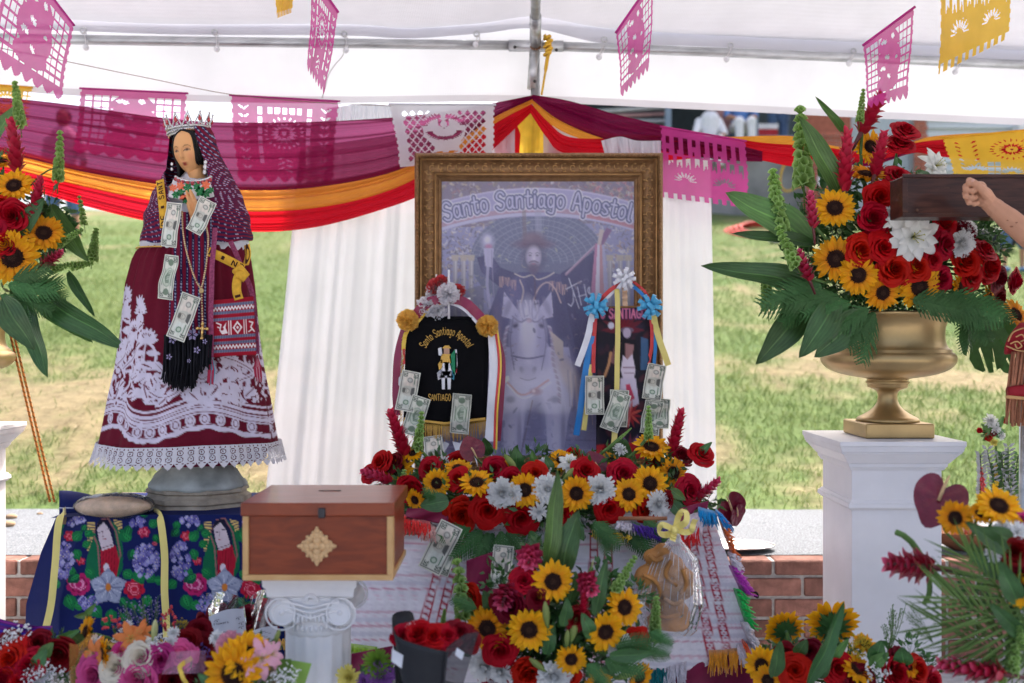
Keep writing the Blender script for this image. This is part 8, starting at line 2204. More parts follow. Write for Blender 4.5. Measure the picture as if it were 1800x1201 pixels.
def bush(seed):
  """small dark ruscus-like leaves that fill an arrangement"""
  r = np.random.default_rng(seed); m = MB()
  for k in range(70):
    v = r.normal(size=3); v /= np.linalg.norm(v); c = v * .5 * r.uniform(.35,1); d = (v + r.normal(size=3) * .5); d /= np.linalg.norm(d); d = Vector(d); s = d.orthogonal().normalized(); s = Quaternion(d,r.uniform(0,6)) @ s; c = Vector(c); l = r.uniform(.16,.28); w = l * .22; n = d.cross(s)
    m.add([c,c + d * l * .4 + s * w + n * .02,c + d * l,c + d * l * .4 - s * w + n * .02],[(0,1,2,3)])
    if k % 3 == 0: m.tube([(0,0,0),c],.006,3)
  return (m.mesh('filler_leaves',m_leafg),[])
PRO['filler'] = [bush(1),bush(2),bush(3)]

NAMES = {'dark_rose': 'rose','pink_rose': 'rose','white_rose': 'rose','hot_pink_rose': 'rose','ginger': 'ginger_flower','pink_ginger': 'ginger_flower','bells': 'bells_of_ireland','mum': 'chrysanthemum','purple_mum': 'chrysanthemum','lime_mum': 'chrysanthemum','yellow_mum': 'chrysanthemum','bud': 'lily_bud','red_carnation': 'carnation','leaf': 'broad_leaf','light_leaf': 'broad_leaf','strap_leaf': 'strap_leaf','fern': 'fern_frond','palm': 'palm_frond','monstera': 'monstera_leaf','breath': 'babys_breath','berries': 'coral_berries','orange': 'alstroemeria','white_small': 'white_blossom','sprig': 'limonium_sprig','thin_sprig': 'green_sprig','filler': 'filler_leaves'}
PLAB = {'dark_rose': 'deep red rose','pink_rose': 'pink rose','white_rose': 'cream white rose','hot_pink_rose': 'hot pink rose','pink_ginger': 'pink tipped ginger flower','purple_mum': 'purple chrysanthemum','lime_mum': 'lime green chrysanthemum','yellow_mum': 'pale yellow chrysanthemum'}
def plant(kind,root,loc,quat,scale):
  me,subs = PRO[kind][rnd.randrange(len(PRO[kind]))]
  o = link(NAMES.get(kind,kind),me,root); o.location = Vector(loc) - root.location; o.rotation_mode = 'QUATERNION'; o.rotation_quaternion = quat; o.scale = scale if hasattr(scale,'__len__') else (scale,) * 3
  if kind in PLAB: o['label'] = PLAB[kind]
  for n_,sm in subs: link(n_,sm,o)
  return o

class Arr:
  """a flower arrangement: a thing whose flowers are parts; px, py, d its heart, rx, ry, rd its half sizes (pixels, pixels, metres)"""
  def __init__(s,name,label,cat,base,px,py,d,rx,ry,rd):
    s.root = thing(name,label,cat,base); s.c = (px,py,d,rx,ry,rd); s.heart = P(px,py,d); s.stems = MB()
  def depth(s,px,py):
    cx_,cy_,d,rx,ry,rd = s.c; q = 1 - ((px - cx_) / rx) ** 2 - ((py - cy_) / ry) ** 2; return d - rd * math.sqrt(max(0,q))
  def fl(s,kind,px,py,size,face=None,dz=0.0,a=.75,roll=None):
    d = s.depth(px,py) + dz; cx_,cy_,_,rx,ry,_ = s.c
    if face is None: face = (a * (px - cx_) / rx + rnd.uniform(-.15,.15),a * (py - cy_) / ry * .8 - .12 + rnd.uniform(-.15,.15))
    n = Vector((face[0],-1,-face[1])).normalized(); q = n.to_track_quat('Z','Y') @ Quaternion((0,0,1),rnd.uniform(0,6.28) if roll is None else roll); loc = P(px,py,d); sz = size * d / FPX * (1.2 if kind in ('sunflower','mum','lily') else 1.14)
    plant(kind,s.root,loc,q,sz); st = loc - n * sz * .25
    s.stems.tube(curve([st,st - n * .06 + (s.heart - st) * .2,st.lerp(s.heart,.8)],6),.0035,5); return s
  def spike(s,kind,b,t,dz=0.0,lean=0.0,wide=1.0,stem=True):
    d = min(s.depth(*b),s.depth(*t)) + dz; A,B_ = P(*b,d),P(*t,d - lean); v = B_ - A; q = v.to_track_quat('Z','Y') @ Quaternion((0,0,1),rnd.uniform(0,6.28)); plant(kind,s.root,A,q,(v.length * wide,v.length * wide,v.length))
    if stem: s.stems.tube(curve([A + v * .1,A - v * .25 + (s.heart - A) * .25,A.lerp(s.heart,.85)],6),.005,5)
    return s
  def leaf(s,kind,b,t,w,dz=0.0,lean=0.0,tilt=0.0,roll=0.0):
    d = s.depth(*b) + dz; A,B_ = P(*b,d),P(*t,d - lean); y = (B_ - A); ln = y.length; y.normalize(); z = Vector((math.sin(roll),-math.cos(roll) * 1.0,tilt)); z = (z - y * z.dot(y)).normalized(); x = y.cross(z); m3 = Matrix((x,y,z)).transposed(); plant(kind,s.root,A,m3.to_quaternion(),(w * d / FPX,ln,ln * .8)); return s
  def fill(s,n,size,kx=.85,seed=0,dz=.05):
    r = random.Random(seed)
    for _ in range(n):
      a,q = r.uniform(0,6.28),math.sqrt(r.random()) * kx; px,py = s.c[0] + s.c[3] * q * math.cos(a),s.c[1] + s.c[4] * q * math.sin(a); d = s.depth(px,py) + dz + r.uniform(.03,.10); plant('filler',s.root,P(px,py,d),Quaternion((r.random(),r.random(),r.random(),r.random())).normalized(),size * d / FPX * r.uniform(.8,1.2))
    return s
  def done(s):
    if s.stems.v: o = s.stems.build('stems',m_stem,s.root); o['kind'] = 'stuff'
    return s

# tall arrangement in the right urn
A = Arr('flower_arrangement','tall arrangement of red ginger, roses, sunflowers and lilies in the right gold urn','flowers',P(1560,555,3.14),1565,440,3.14,215,150,.27)
for k,x,y,s,*f in (('sunflower',1529,258,54,(.2,-.1)),('sunflower',1522,307,62,(.0,-1.7)),('sunflower',1467,366,66,(-.15,-.25)),('sunflower',1469,455,72,(-.15,0)),('sunflower',1508,483,66,(0,.1)),('sunflower',1551,514,58,(.1,.2)),('sunflower',1615,504,72,(.1,.15)),('sunflower',1688,506,54,(.9,.0)),('sunflower',1737,526,54,(1.2,.1)),('sunflower',1785,553,56,(.6,-.6)),('sunflower',1727,588,30,(.5,1.2)),
  ('rose',1578,307,46),('rose',1592,228,44),('rose',1582,250,44),('rose',1549,345,50,(-.1,-.1)),('rose',1538,384,50,(0,-.1)),('rose',1597,370,44),('rose',1663,393,44),('rose',1515,439,50,(.1,0)),('rose',1553,434,48,(.1,-.1)),('rose',1574,473,54,(0,.05)),('rose',1614,468,46),('rose',1656,490,42),('rose',1663,428,46,(.5,0)),('rose',1700,457,50,(.2,-.2)),('rose',1708,484,48),('rose',1731,437,44,(.5,-.8)),('rose',1742,470,48),('dark_rose',1758,490,42,(.8,.3)),('rose',1785,494,42,(1.2,.2)),('dark_rose',1757,524,38,(.9,.5)),('red_carnation',1697,408,42),('rose',1625,415,40),('rose',1640,455,40),
  ('lily',1602,416,82,(.0,.1)),('lily',1640,294,56,(.5,-.3)),('mum',1690,428,46,(.2,.1)),('mum',1700,402,40,(.5,-.4)),('mum',1568,375,26),('lily',1572,392,34,(.0,-.5))):
  A.fl(k,x,y,s,f[0] if f else None)
for k,b,t,*w in (('ginger',(1512,236),(1552,160),1.05),('ginger',(1484,338),(1490,222),.72),('ginger',(1536,312),(1556,226),.85),('pink_ginger',(1430,402),(1424,332),.8),('pink_ginger',(1424,494),(1402,436),1.05)): A.spike(k,b,t,wide=w[0],dz=-.08 if k[0] == 'p' else -.02)
for b,t,w in (((1413,330),(1406,184),.75),((1372,410),(1358,296),.85),((1402,470),(1366,396),.95),((1350,545),(1344,468),.9),((1511,214),(1518,155),.7),((1410,530),(1370,512),1.1)): A.spike('bells',b,t,wide=w,stem=False,dz=-.09)
A.stems.tube(curve([P(1406,300,3.1),P(1418,350,3.1),P(1470,440,3.1)],10),.004,5)
for k,b,t,w,*e in (('leaf',(1440,508),(1250,447),46,.0,.3),('light_leaf',(1428,425),(1288,328),66,.03,.2),('leaf',(1432,428),(1292,404),24,.02,.3),('light_leaf',(1480,345),(1412,200),40,.05,.0),('light_leaf',(1490,240),(1440,170),15,.05,0),('leaf',(1420,528),(1341,636),56,-.02,-.3),('leaf',(1470,528),(1411,626),50,-.05,-.2),('leaf',(1515,552),(1442,624),56,-.05,-.3),('leaf',(1640,400),(1690,360),30,.05,.2),('leaf',(1610,300),(1640,310),18,.05,.2)): A.leaf(k,b,t,w,e[0],.08,e[1],rnd.uniform(-.3,.3))
A.leaf('monstera',(1722,560),(1742,655),92,-.02,.04,-.2,.1); A.leaf('monstera',(1750,570),(1790,655),70,.05,.0,-.2,-.4)
for (x,y,a,l) in ((1530,540,2.6,95),(1540,545,2.2,85),(1535,548,1.7,95),(1500,530,2.9,90),(1600,525,.2,100),(1620,530,.1,110),(1650,530,.35,100),(1660,520,.35,120),(1480,520,3.0,100),(1450,500,2.8,120),(1690,530,.9,90),(1700,540,1.5,80),(1440,520,2.5,80),(1420,500,2.7,70),(1720,520,.6,80)):
  A.leaf('fern',(x,y),(x + l * math.cos(a),y + l * math.sin(a)),l * .8,-.03,.05,.15,rnd.uniform(-.35,.35))
A.fill(60,78,.86,3).done()

# arrangement cut by the left edge
A = Arr('flower_arrangement','arrangement of sunflowers, roses and red ginger cut off by the left edge','flowers',P(-120,560,3.5),-60,430,3.5,190,170,.26)
for k,x,y,s,*f in (('sunflower',25,327,60,(.15,-.5)),('sunflower',4,284,40,(.2,-1.6)),('sunflower',77,410,62,(.4,-.4)),('sunflower',22,452,84,(.3,.1)),('rose',20,378,50,(.2,0)),('rose',8,428,46),('rose',-20,400,44),('rose',3,352,20),('rose',-30,340,40),('sunflower',-50,400,60)): A.fl(k,x,y,s,f[0] if f else None)
for k,b,t,w in (('ginger',(32,306),(18,206),.8),('ginger',(56,388),(72,308),.8),('pink_ginger',(72,468),(112,440),1.1)): A.spike(k,b,t,wide=w)
for b,t,w in (((36,222),(26,142),.75),((102,318),(106,228),.65),((148,396),(139,342),.7),((162,458),(169,400),.95),((125,468),(165,462),1.2),((85,476),(130,462),1.0),((100,430),(146,402),.9)): A.spike('bells',b,t,wide=w,stem=False)
A.stems.tube(curve([P(104,292,3.42),P(75,305,3.42),P(40,340,3.45)],8),.003,5)
for k,b,t,w,e in (('light_leaf',(88,362),(146,458),40,.05),('leaf',(70,520),(215,616),46,-.05),('light_leaf',(60,528),(155,600),24,-.02),('leaf',(45,530),(73,664),48,-.05),('leaf',(5,525),(46,612),52,-.06),('leaf',(120,478),(157,552),18,.02),('light_leaf',(-10,250),(22,180),24,.05),('leaf',(25,420),(72,350),34,.05)): A.leaf(k,b,t,w,e,.06,-.1,rnd.uniform(-.4,.4))
for (x,y,a,l) in ((10,500,.1,90),(20,510,.5,80),(0,515,.9,70),(40,500,-.1,70),(60,500,.4,60),(20,490,-.3,70)): A.leaf('fern',(x,y),(x + l * math.cos(a),y + l * math.sin(a)),l * .8,-.04,.04,.15,rnd.uniform(-.3,.3))
A.fill(40,74,.85,5).done()

# spray along the altar table
A = Arr('flower_spray','long low spray of sunflowers, red roses and white chrysanthemums along the altar table front','flowers',P(950,905,2.86),955,880,2.92,310,75,.24)
for k,x,y,s,*f in (('sunflower',701,826,56,(-.4,-.5)),('sunflower',768,849,46,(-.2,-.1)),('sunflower',838,849,58,(0,-1.4)),('sunflower',922,861,56,(0,-.1)),('sunflower',1013,867,56,(0,-.1)),('sunflower',1105,869,54,(.1,-.4)),('sunflower',1142,850,60,(.2,-.3)),('sunflower',1183,831,52,(.3,-.3)),('sunflower',988,810,48,(.2,-1.3)),('sunflower',1145,787,62,(.1,-1.6)),('sunflower',726,797,32,(-.3,-1.2)),('sunflower',805,824,46,(0,-1.5)),('sunflower',1075,810,36,(.4,-1.3)),('sunflower',730,878,36,(-.6,.3)),('sunflower',880,818,30,(0,-1.4)),
  ('rose',719,861,44,(-.3,0)),('rose',755,825,44),('rose',803,841,38),('rose',868,823,40),('rose',897,841,36),('rose',941,832,38),('rose',1030,826,44),('rose',1097,832,50),('rose',810,906,54,(-.1,.0)),('rose',858,897,54,(0,-.05)),('rose',917,911,54,(.1,.1)),('rose',988,903,40),('rose',1071,895,46,(.1,.1)),('rose',1141,899,46),('rose',667,812,38),('rose',800,811,36),('rose',1155,812,34),('rose',1234,796,40,(.4,-.8)),('rose',1214,862,46),('dark_rose',690,812,34),('rose',648,832,32),('rose',1010,800,28),('dark_rose',1200,800,36),('dark_rose',1170,880,36),
  ('mum',882,866,50,(0,.1)),('mum',963,859,50,(.1,0)),('mum',1054,860,50,(0,.1)),('mum',1157,886,44),('white_small',947,899,34),('white_small',778,815,30),('lily',1000,815,34),('mum',958,818,26),('white_small',1090,790,26),('mum',900,868,34)):
  A.fl(k,x,y,s,f[0] if f else None)
for k,b,t,w in (('ginger',(716,806),(684,716),.85),('ginger',(1178,806),(1199,716),.8),('pink_ginger',(690,846),(632,826),.95),('pink_ginger',(1224,876),(1268,840),1.0),('bells',(733,792),(742,722),.8),('bells',(1140,772),(1140,712),.8),('bells',(704,858),(712,824),1.2),('bells',(1090,770),(1110,752),.6),('bud',(886,798),(908,824),1.0),('bud',(990,845),(1008,822),1.0)): A.spike(k,b,t,wide=w)
for x,y,s,f in ((1284,893,60,(.4,.1)),(830,790,46,(0,-.5)),(1047,815,40,(.1,-.3)),(1295,905,40,(.8,.2))): A.fl('anthurium',x,y,s,f,roll=PI + .5 if x > 1200 else .4)
for k,b,t,w,e in (('leaf',(788,880),(738,886),34,-.04),('leaf',(905,830),(912,786),30,.05),('leaf',(1085,810),(1098,772),46,.06),('leaf',(1000,905),(1030,950),26,0),('leaf',(1225,800),(1252,778),14,0),('light_leaf',(940,820),(936,792),14,.03),('leaf',(1180,880),(1205,915),24,0),('leaf',(860,800),(850,770),22,.06),('light_leaf',(1178,860),(1205,880),18,0),('leaf',(970,830),(960,800),20,.04)): A.leaf(k,b,t,w,e,.02,.2,rnd.uniform(-.6,.6))
for (x,y,a,l) in ((850,930,2.4,75),(860,932,1.9,75),(880,930,1.5,70),(890,930,1.0,70),(830,925,2.8,60),(930,930,1.2,50),(1040,915,.7,70),(1060,915,1.4,60),(1090,920,.9,60),(1110,915,1.1,75),(1020,920,2.2,50),(1130,910,.8,60),(780,880,3.6,40),(980,925,1.6,50),(870,935,2.2,60),(1200,890,.6,50)): A.leaf('fern',(x,y),(x + l * math.cos(a),y + l * math.sin(a)),l * .8,-.03,.05,.2,rnd.uniform(-.3,.3))
A.fill(80,64,.94,7,.02).done()

# cascade in front of the altar
A = Arr('flower_spray','tall cascading spray of sunflowers, ginger and lily buds standing before the altar table','flowers',P(985,1300,2.5),985,1100,2.52,190,165,.22)
for k,x,y,s,*f in (('sunflower',972,1022,68,(.0,-.2)),('sunflower',857,1104,70,(-.15,0)),('sunflower',930,1106,70,(0,.05)),('sunflower',1064,1110,64,(.15,.1)),('sunflower',1097,1067,62,(.35,-.2)),('sunflower',1004,1158,50,(0,.1)),('sunflower',1053,1196,44),('sunflower',1124,1190,50),('rose',921,1020,44),('rose',824,1052,44,(-.5,0)),('rose',880,1144,54,(0,.1)),('rose',865,1190,52),('rose',928,1186,52),('dark_rose',1013,1088,40),('rose',1118,1126,44,(.4,0)),('rose',1002,1192,36),('dark_rose',897,1066,52),('dark_rose',880,1060,40),('dark_rose',945,1052,36),
  ('mum',853,1172,58),('mum',974,1188,56),('mum',1090,1140,50),('mum',880,1180,44)): A.fl(k,x,y,s,f[0] if f else None)
for x,y,s,f in ((932,974,66,(-.1,.15)),(890,1040,62,(-.2,.45)),(1031,1022,62,(.2,.2))):
  n = Vector((f[0],-1,-f[1])).normalized(); d = A.depth(x,y); plant('pink_ginger',A.root,P(x,y,d) - n * .02,n.to_track_quat('Z','Y'),Vector((1.15,1.15,.8)) * s * d / FPX * 1.2)
for k,b,t,w in (('ginger',(1022,1086),(1030,1028),.9),('bells',(818,1092),(802,978),.85),('bells',(1080,1040),(1118,976),.8),('bells',(1150,1128),(1154,1048),.85),('bells',(778,1100),(782,1070),1.0),('bud',(962,1102),(958,1056),.9),('bud',(1004,1128),(1014,1084),.95),('bud',(996,1136),(998,1106),1.0),('bud',(1075,1150),(1090,1116),1.0),('bud',(960,1180),(930,1156),1.0),('bud',(1082,1194),(1132,1170),.85),('bud',(1040,1000),(1043,982),.5)): A.spike(k,b,t,wide=w)
for k,b,t,w,e in (('light_leaf',(962,992),(988,826),34,.02),('leaf',(986,1010),(1008,900),50,.04),('leaf',(1046,1080),(1068,986),24,0),('leaf',(1072,1152),(1152,1152),24,-.05),('leaf',(990,1100),(1002,1055),26,0),('leaf',(1040,1120),(1030,1080),28,0),('leaf',(960,1150),(975,1100),24,.02),('leaf',(1000,1060),(1020,1010),22,.03),('leaf',(910,1150),(880,1080),30,.04),('leaf',(1060,1180),(1110,1160),22,0),('leaf',(870,1080),(850,1040),26,.03),('leaf',(830,1150),(800,1130),20,0)): A.leaf(k,b,t,w,e,.03,.1,rnd.uniform(-.6,.6))
for (x,y,a,l) in ((1060,1160,.3,80),(1080,1140,-.2,70),(1030,1165,.8,60),(1120,1140,.2,60),(1140,1110,.5,50),(840,1070,3.5,50),(830,1120,2.9,50)): A.leaf('fern',(x,y),(x + l * math.cos(a),y + l * math.sin(a)),l * .8,-.03,.03,.2,rnd.uniform(-.3,.3))
A.fill(46,74,.74,9,.05).done()

# bouquet with palm fronds at the right edge
A = Arr('palm_bouquet','bouquet with palm fronds, anthurium, ginger and sunflowers rising at the right edge','flowers',P(1800,1300,2.25),1780,1040,2.25,190,200,.18)
for k,x,y,s,*f in (('sunflower',1680,910,56,(-.9,-.1)),('sunflower',1755,890,74,(.0,-.9)),('sunflower',1794,1036,56,(-.6,0)),('sunflower',1722,904,40,(.2,-1.2)),('dark_rose',1785,969,50),('dark_rose',1797,1012,40),('hot_pink_rose',1798,912,26),('white_small',1765,925,34),('white_small',1790,935,40),('white_small',1745,975,30)): A.fl(k,x,y,s,f[0] if f else None)
A.fl('anthurium',1652,876,92,(-.2,-.75),0,roll=PI - .5)
A.spike('pink_ginger',(1646,998),(1550,990),wide=1.35); A.stems.tube(curve([P(1632,998,2.22),P(1634,1040,2.22),P(1625,1060,2.25)],8),.006,6,col=(1,1,1))
A.stems.tube(curve([P(1575,935,2.2),P(1600,950,2.2),P(1640,1005,2.2),P(1700,1060,2.2)],12),[.007] * 12,6)
A.spike('pink_ginger',(1770,1186),(1640,1166),wide=.75,dz=-.05)
for b,t,w in (((1830,1120),(1620,1030),200),((1840,1130),(1600,1090),190),((1830,1100),(1670,950),180),((1840,1160),(1660,1120),170)): A.leaf('palm',b,t,w,.02,.08,.1,rnd.uniform(-.4,.4))
for k,b,t,w,e in (('leaf',(1770,970),(1706,920),30,0),('leaf',(1780,950),(1730,930),34,0),('leaf',(1790,1060),(1760,990),36,0),('leaf',(1760,1010),(1712,970),34,.02),('leaf',(1800,1120),(1745,1066),30,0),('leaf',(1790,1000),(1740,1000),30,.03)): A.leaf(k,b,t,w,e,.03,.1,rnd.uniform(-.6,.6))
for b,t,w in (((1780,1190),(1788,1120),1.0),((1760,1196),(1740,1140),1.0),((1796,1140),(1792,1090),1.0)): A.spike('bells',b,t,wide=w)
A.leaf('thin_sprig',(1640,1130),(1590,1070),70,.03)
A.fill(7,66,.45,11,.08).done()

# low arrangement with sunflowers turned away, bottom right
A = Arr('flower_arrangement','low arrangement with two sunflowers turned away and red roses at bottom right','flowers',P(1480,1330,2.5),1490,1200,2.55,190,95,.16)
for k,x,y,s,f,dz in (('sunflower',1379,1106,78,(-.1,-.35),.05),('sunflower',1463,1096,98,(.1,-.25),.03)):
  d = A.depth(x,y) + dz; n = Vector((f[0],.95,.35)).normalized(); plant('sunflower',A.root,P(x,y,d),n.to_track_quat('Z','Y'),s * d / FPX); A.stems.tube(curve([P(x,y,d) - n * .02,P(x + 12,y + 40,d - .05),P(x + 50,1200,d)],8),.006,6)
for k,x,y,s,*f in (('rose',1398,1178,50),('rose',1474,1172,50),('dark_rose',1512,1196,50),('rose',1577,1184,50),('rose',1613,1178,46),('dark_rose',1424,1144,36),('dark_rose',1380,1150,36),('sunflower',1506,1176,56,(.6,-1.2)),('sunflower',1340,1170,60,(-.8,-.2)),('sunflower',1520,1132,40,(.3,-1.3)),('sunflower',1596,1172,36,(.3,-1.0)),('breath',1540,1186,50),('goldenrod',1510,1138,46),('rose',1640,1196,40),('dark_rose',1580,1155,34),('sunflower',1350,1196,50)): A.fl(k,x,y,s,f[0] if f else None)
for k,b,t,w,e in (('leaf',(1420,1200),(1500,1070),30,-.06),('leaf',(1360,1190),(1375,1128),32,-.04),('light_leaf',(1455,1160),(1495,1128),22,0),('leaf',(1535,1165),(1550,1130),32,0),('light_leaf',(1530,1170),(1562,1150),24,0),('leaf',(1590,1170),(1585,1140),34,0),('leaf',(1400,1150),(1420,1130),26,0),('leaf',(1440,1190),(1460,1160),20,0)): A.leaf(k,b,t,w,e,.03,.1,rnd.uniform(-.5,.5))
A.leaf('thin_sprig',(1560,1150),(1575,1060),90,.03)
A.fill(26,66,.85,13,.03).done()

# bouquets along the bottom left
A = Arr('rose_bouquet','bouquet of red roses with white baby breath at bottom left corner','flowers',P(40,1330,2.35),40,1210,2.4,110,110,.14)
for k,x,y,s,*f in (('rose',17,1160,56),('rose',8,1190,50),('rose',50,1172,56),('dark_rose',103,1152,52,(.2,0)),('dark_rose',64,1130,44),('dark_rose',14,1128,40),('rose',30,1140,40),('dark_rose',4,1145,36),('breath',33,1118,50),('breath',76,1180,40),('breath',95,1185,36),('breath',18,1132,36),('breath',60,1190,40),('rose',36,1200,46)): A.fl(k,x,y,s,f[0] if f else None)
A.leaf('light_leaf',(70,1160),(92,1130),24,0); A.leaf('light_leaf',(95,1130),(140,1108),16,.02); A.leaf('leaf',(60,1180),(80,1140),26,0); A.fill(12,60,.8,15,.03).done()
q = MB(); rows = []
for v_ in np.linspace(0,1,10): rows.append([P(30 + 75 * u_ - 30 * v_,1215 - 45 * u_ + 40 * v_,2.24 - .02 * math.sin(u_ * 5)) for u_ in np.linspace(0,1,12)])
q.grid(rows); q.build('clear_wrap',m_film,A.root)
c = Canvas(0,0,100,40,2,(70,16,96))
for k,cl_ in enumerate(((120,20,120),(34,24,120),(96,18,110),(30,40,150),(150,30,110),(60,16,90))): c.line([(0,4 + k * 6.4),(100,4 + k * 6.4)],3.2,cl_)
u,v = np.meshgrid(np.linspace(0,1,50),np.linspace(0,1,40)); px = -20 + 112 * u; py = 1082 + 18 * u + 6 * np.sin(u * 3) + v * (40 - 22 * u); D = 2.55 - .04 * v + .01 * np.sin(u * 9 + v * 5)
o = grid_obj('striped_wrap',np.stack([(px - 900) / FPX * D,D,CAMZ - (py - 600) / FPX * D],-1),m_cloth,None,cols=c.sample(u * 100,v * 40)); solidify(o,.004); tag(o,'purple striped woven cloth behind the red roses at bottom left','cloth')
A = Arr('mixed_bouquet','mixed bouquet of pink and cream roses, lilies and side turned sunflowers at bottom left','flowers',P(250,1330,2.35),245,1205,2.4,135,120,.14)
for k,x,y,s,*f in (('pink_rose',163,1186,62,(-.2,-.1)),('pink_rose',241,1190,66,(0,-.2)),('hot_pink_rose',282,1160,48),('pink_rose',316,1153,50),('white_rose',204,1173,54,(-.1,-.3)),('white_rose',247,1156,54,(.1,-.5)),('dark_rose',342,1180,56),('dark_rose',303,1196,50),('dark_rose',352,1142,50),('dark_rose',330,1128,44),('rose',368,1140,46),('dark_rose',352,1108,40),('sunflower',152,1112,56,(-1.3,-.5)),('sunflower',183,1150,58,(-1.5,.0)),('hot_pink_rose',212,1146,30),('orange',232,1122,54,(.2,-.3)),('orange',248,1112,40),('berries',197,1100,36,(0,-1)),('berries',300,1090,40,(0,-1)),('white_small',168,1128,26),('white_small',225,1098,18),('white_small',305,1112,22),('breath',278,1134,36),('statice',350,1152,36),('statice',368,1168,30),('goldenrod',318,1100,26),('breath',213,1120,30),('white_small',300,1128,24),('orange',170,1148,50,(-.4,-.3))): A.fl(k,x,y,s,f[0] if f else None)
A.spike('bud',(270,1128),(273,1088),wide=.9); A.leaf('sprig',(250,1130),(245,1050),110,.06,.02); A.leaf('sprig',(230,1120),(215,1060),80,.08,.02); A.leaf('sprig',(265,1110),(275,1045),70,.08,.02)
for b,t,w in (((145,1130),(118,1112),26),((160,1080),(130,1085),12),((150,1085),(165,1062),12),((330,1110),(350,1100),16),((195,1190),(180,1160),26),((320,1190),(335,1160),22),((130,1130),(96,1152),20)): A.leaf('light_leaf',b,t,w,.02,.02)
q = MB(); rows = []
for v_ in np.linspace(0,1,8): rows.append([P(122 + 50 * u_,1130 - 14 * u_ + 6 * math.sin(u_ * 6) + 80 * v_,2.30 + .03 * u_) for u_ in np.linspace(0,1,12)])
q.grid(rows); q.build('orange_wrap',M('orange mesh wrap',(.68,.34,.08),rough=.7,alpha=.45,trans=.3),A.root)
q = MB(); rows = []
for v_ in np.linspace(0,1,8): rows.append([P(300 + 62 * u_ - 16 * v_ * (1 - u_),1145 - 2 * u_ + 40 * v_,2.24 + .015 * math.sin(u_ * 7)) for u_ in np.linspace(0,1,12)])
q.grid(rows); q.build('pink_film',M('pink film',(.7,.35,.5),rough=.25,alpha=.4),A.root)
ribbon('yellow_ribbon',[(338,1156,2.25),(316,1172,2.23),(322,1190,2.23),(330,1210,2.23)],8,m_ryel,A.root); A.fill(22,60,.85,17,.04).done()
A = Arr('sunflower_bouquet','bouquet of large sunflowers with pink carnation, pink lily and green paper wrap','flowers',P(440,1330,2.2),440,1215,2.22,115,100,.12)
for k,x,y,s,*f in (('sunflower',411,1184,96,(-.1,-.1)),('sunflower',436,1154,80,(.3,-.5)),('carnation',405,1136,50,(-.1,-.4)),('pink_lily',458,1158,62,(.5,-.4)),('pink_lily',475,1150,46,(.9,-.4)),('breath',505,1192,46),('breath',392,1124,30),('white_small',380,1120,26),('breath',488,1196,36)): A.fl(k,x,y,s,f[0] if f else None)
A.spike('bud',(482,1132),(492,1106),wide=1.0); A.spike('bud',(472,1146),(478,1128),wide=.8)
for j,(a0,a1,cl_) in enumerate(((500,548,(.30,.50,.10)),(478,512,(.14,.26,.05)))):
  q = MB(); rows = []
  for v_ in np.linspace(0,1,8): rows.append([P(a0 + (a1 - a0) * u_ + (515 - a0 - (a1 - a0) * u_) * v_ * .6,1158 + 8 * u_ * (1 - j) + 60 * v_,2.16 + .03 * (1 - u_) * (1 - j) + .02 * j) for u_ in np.linspace(0,1,8)])
  q.grid(rows); q.build('green_paper',M('green wrap paper',cl_,rough=.55,trans=.2),A.root)
A.leaf('leaf',(370,1200),(345,1185),16,0); A.fill(10,60,.8,19,.03).done()
A = Arr('rose_bouquet','red rose bouquet in clear plastic with a printed white card leaning on the blue cloth','flowers',P(440,1150,2.75),420,1090,2.78,90,55,.06)
for k,x,y,s,*f in (('dark_rose',436,1085,44,(.0,-.8)),('dark_rose',455,1098,44),('rose',465,1072,40,(.2,-1)),('dark_rose',448,1110,40),('dark_rose',360,1108,48),('dark_rose',380,1085,40),('dark_rose',470,1108,36),('breath',380,1120,26)): A.fl(k,x,y,s,f[0] if f else None,.02)
q = MB(); rows = []
for v_ in np.linspace(0,1,12): rows.append([P(362 + 66 * u_ + 6 * v_,1042 + 10 * u_ + 50 * v_ - 6 * math.sin(u_ * 3),2.72 + .02 * math.sin(u_ * 8 + v_ * 3)) for u_ in np.linspace(0,1,14)])
q.grid(rows); q.build('clear_wrap',m_film,A.root); q = MB(); rows = []
for v_ in np.linspace(0,1,12): rows.append([P(440 + 45 * u_ + 4 * v_,1050 - 14 * math.sin(u_ * 3) + 70 * v_,2.70 + .02 * math.sin(u_ * 7 + v_ * 4)) for u_ in np.linspace(0,1,14)])
q.grid(rows); q.build('clear_wrap',m_film,A.root)
